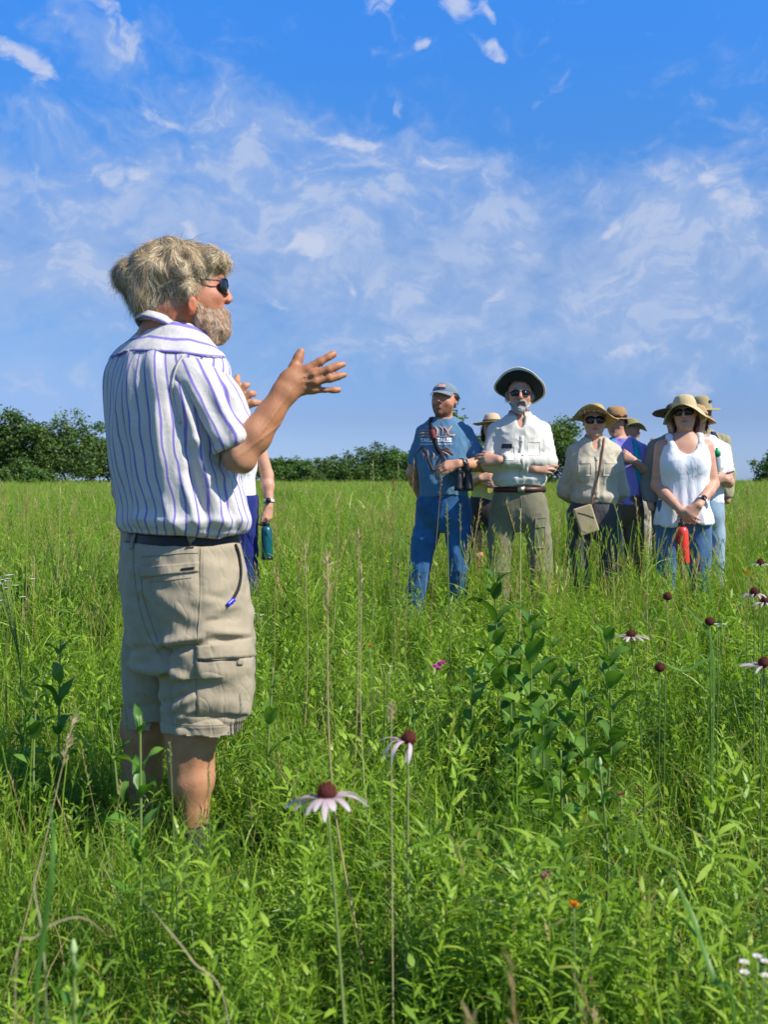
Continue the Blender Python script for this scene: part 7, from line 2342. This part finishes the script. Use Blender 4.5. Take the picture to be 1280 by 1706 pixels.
fleabane(32, 980, 3.5, 11, .10, 'cluster of white fleabanes near the left edge', 1, .011)
fleabane(8, 968, 3.6, 3, .04, 'few white fleabanes cut by the left edge', 2, .011)
fleabane(1257, 1603, 1.30, 5, .022, 'white fleabanes close to the camera in the bottom right corner', 3, .0065)
fleabane(1198, 1046, 3.0, 3, .02, 'small white fleabanes beside a bare maroon coneflower', 4)
fleabane(640, 1112, 3.0, 4, .03, 'tiny white blooms left of the pink milkvetch', 5, .005)
fleabane(424, 1020, 3.4, 5, .03, 'white blooms beside the right edge of the khaki shorts', 6, .006)


def posy(px, py, y, name, label, cols, n, spread, size, cat='flower', seed=0):
    root, g = plant_root(name, label, cat, px, y); r = np.random.default_rng(seed); top = np.array(P(px, py, y)) - g
    V, F = tube(spline([A3(0, 0, 0), top * .5 + A3(.004, 0, 0), top], 10), .0014, 5); mk('stem', V, F, M_stem, root, attrs={'v': np.full(len(V), .4)})
    for i in range(n):
        c = top + A3(r.uniform(-spread, spread), r.uniform(-.008, .008), r.uniform(-spread * .4, spread * .5))
        k = 40; d = r.normal(size=(k, 3)); d[:, 2] = np.abs(d[:, 2]) * .8; d /= np.linalg.norm(d, axis=1)[:, None]
        Vs, Fs, va = ribbons(np.tile(c, (k, 1)), d, size, size * .4, .1, 2, np.full(k, .5), r=r)
        mk('bloom', Vs, Fs, vcol_mat('petal', .6, .25, .35), root, attrs={'tint': np.repeat(np.array(cols)[r.integers(0, len(cols), k)], 6, 0)})


posy(728, 1110, 3.2, 'pink_milkvetch', 'bright pink bloom in the middle of the meadow', [(.72, .10, .38), (.82, .28, .55)], 6, .024, .012)
posy(914, 1462, 1.75, 'clover', 'faded pink clover heads low in the foreground grass', [(.50, .22, .20), (.42, .26, .16)], 3, .014, .008, seed=2)
posy(957, 1506, 1.65, 'orange_petalled_flower', 'small orange petal below the faded clover', [(.85, .35, .02)], 1, .001, .010, seed=3)
posy(1245, 955, 3.6, 'black_eyed_susan', 'small yellow-orange bloom near the right edge above the coneflowers', [(.80, .42, .02), (.75, .36, .02)], 1, .001, .013, seed=4)
posy(1036, 1325, 2.3, 'spent_flower', 'brown spent flower head right of the leafy cluster', [(.35, .16, .07)], 1, .002, .010, seed=5)
posy(617, 1075, 3.1, 'orange_petalled_flower', 'tiny orange bloom on the dry stalk left of the pink milkvetch', [(.80, .36, .02)], 1, .001, .008, seed=6)


def blade(pts, y, w_, label, v=.55, name='broad_grass_blade', mat=None, seed=0):
    """one broad blade of prairie grass along photo points with depth offsets"""
    W3 = [np.array(P(a, b, y + c)) for a, b, c in pts]; g = grounded(pts[0][0], 1000, y + pts[0][2])
    root = empty(name, tuple(g), label, 'grass blade', 'single broad grass blades'); W3 = [g] + W3
    p = spline(W3, 30) - g; t = np.linspace(0, 1, 30); T_ = np.gradient(p, axis=0); sd = np.cross(T_, A3(0.1, -1, .35)); sd /= np.linalg.norm(sd, axis=1)[:, None]
    wd = w_ * .62 * np.where(t < .5, .18 + 1.5 * t, np.clip((1 - t) / .45, .03, 1) ** .7 * .93)
    nn_ = np.cross(sd, T_); nn_ /= np.linalg.norm(nn_, axis=1)[:, None]
    V = np.vstack([p - sd * wd[:, None] / 2, p + nn_ * (.12 * wd)[:, None], p + sd * wd[:, None] / 2]); m_ = 30
    F = [(j, j + 1, m_ + j + 1, m_ + j) for j in range(m_ - 1)] + [(m_ + j, m_ + j + 1, 2 * m_ + j + 1, 2 * m_ + j) for j in range(m_ - 1)]
    mk('leaf_blade', V, F, mat or M_young, root, attrs={'v': np.full(len(V), v)})
    return root


M_grey = leaf_mat('grey_blade', [(0, (.06, .15, .025)), (.5, (.12, .26, .04)), (1, (.22, .36, .07))], trans=.3, rough=.4, hue=.1)
blade([(1120, 1560, .1), (1165, 1560, .05), (1130, 1475, .1), (1105, 1445, .12)], 1.40, .012, 'long bright blade leaning at lower right of the photo', .55)
blade([(1225, 1706, 0), (1190, 1630, 0), (1160, 1545, .05), (1130, 1480, .1)], 1.30, .014, 'wide bright blade rising from the bottom edge at right', .5)
blade([(1190, 1120, 0), (1178, 1100, 0), (1140, 1118, 0), (1098, 1100, 0)], 2.6, .016, 'grey-green blade lying across a maroon coneflower head', .6, mat=M_grey)
blade([(1185, 1150, 0), (1184, 1060, 0), (1160, 1030, 0), (1132, 998, 0)], 2.75, .014, 'folded grey-green blade pointing at the bare coneflower by the jeans', .5, mat=M_grey)
blade([(60, 1706, 0), (72, 1560, 0), (88, 1420, 0), (82, 1330, .1)], 1.25, .014, 'tall blade crossing the lower left corner', .4, mat=M_grey)
blade([(655, 905, 0), (668, 900, 0), (678, 915, 0), (690, 955, 0)], 4.6, .020, 'arched bright blade before the blue jeans', .6)
blade([(1060, 1400, 0), (1085, 1410, 0), (1120, 1425, 0), (1140, 1440, 0)], 1.75, .012, 'yellowing blade bent sideways at lower right', .95)
blade([(25, 1640, 0), (60, 1560, 0), (130, 1528, 0), (182, 1560, 0)], 1.25, .0038, 'dead tan blade arching over the bottom left corner', .9, mat=M_dry)
blade([(78, 1700, 0), (70, 1560, 0), (57, 1470, 0), (82, 1412, 0)], 1.30, .0035, 'curled dead tan blade at lower left', .8, mat=M_dry)
blade([(380, 1700, 0), (320, 1600, 0), (270, 1537, 0), (225, 1485, .1)], 1.35, .0035, 'straight pale dry blade under the bare leg', .95, mat=M_dry)
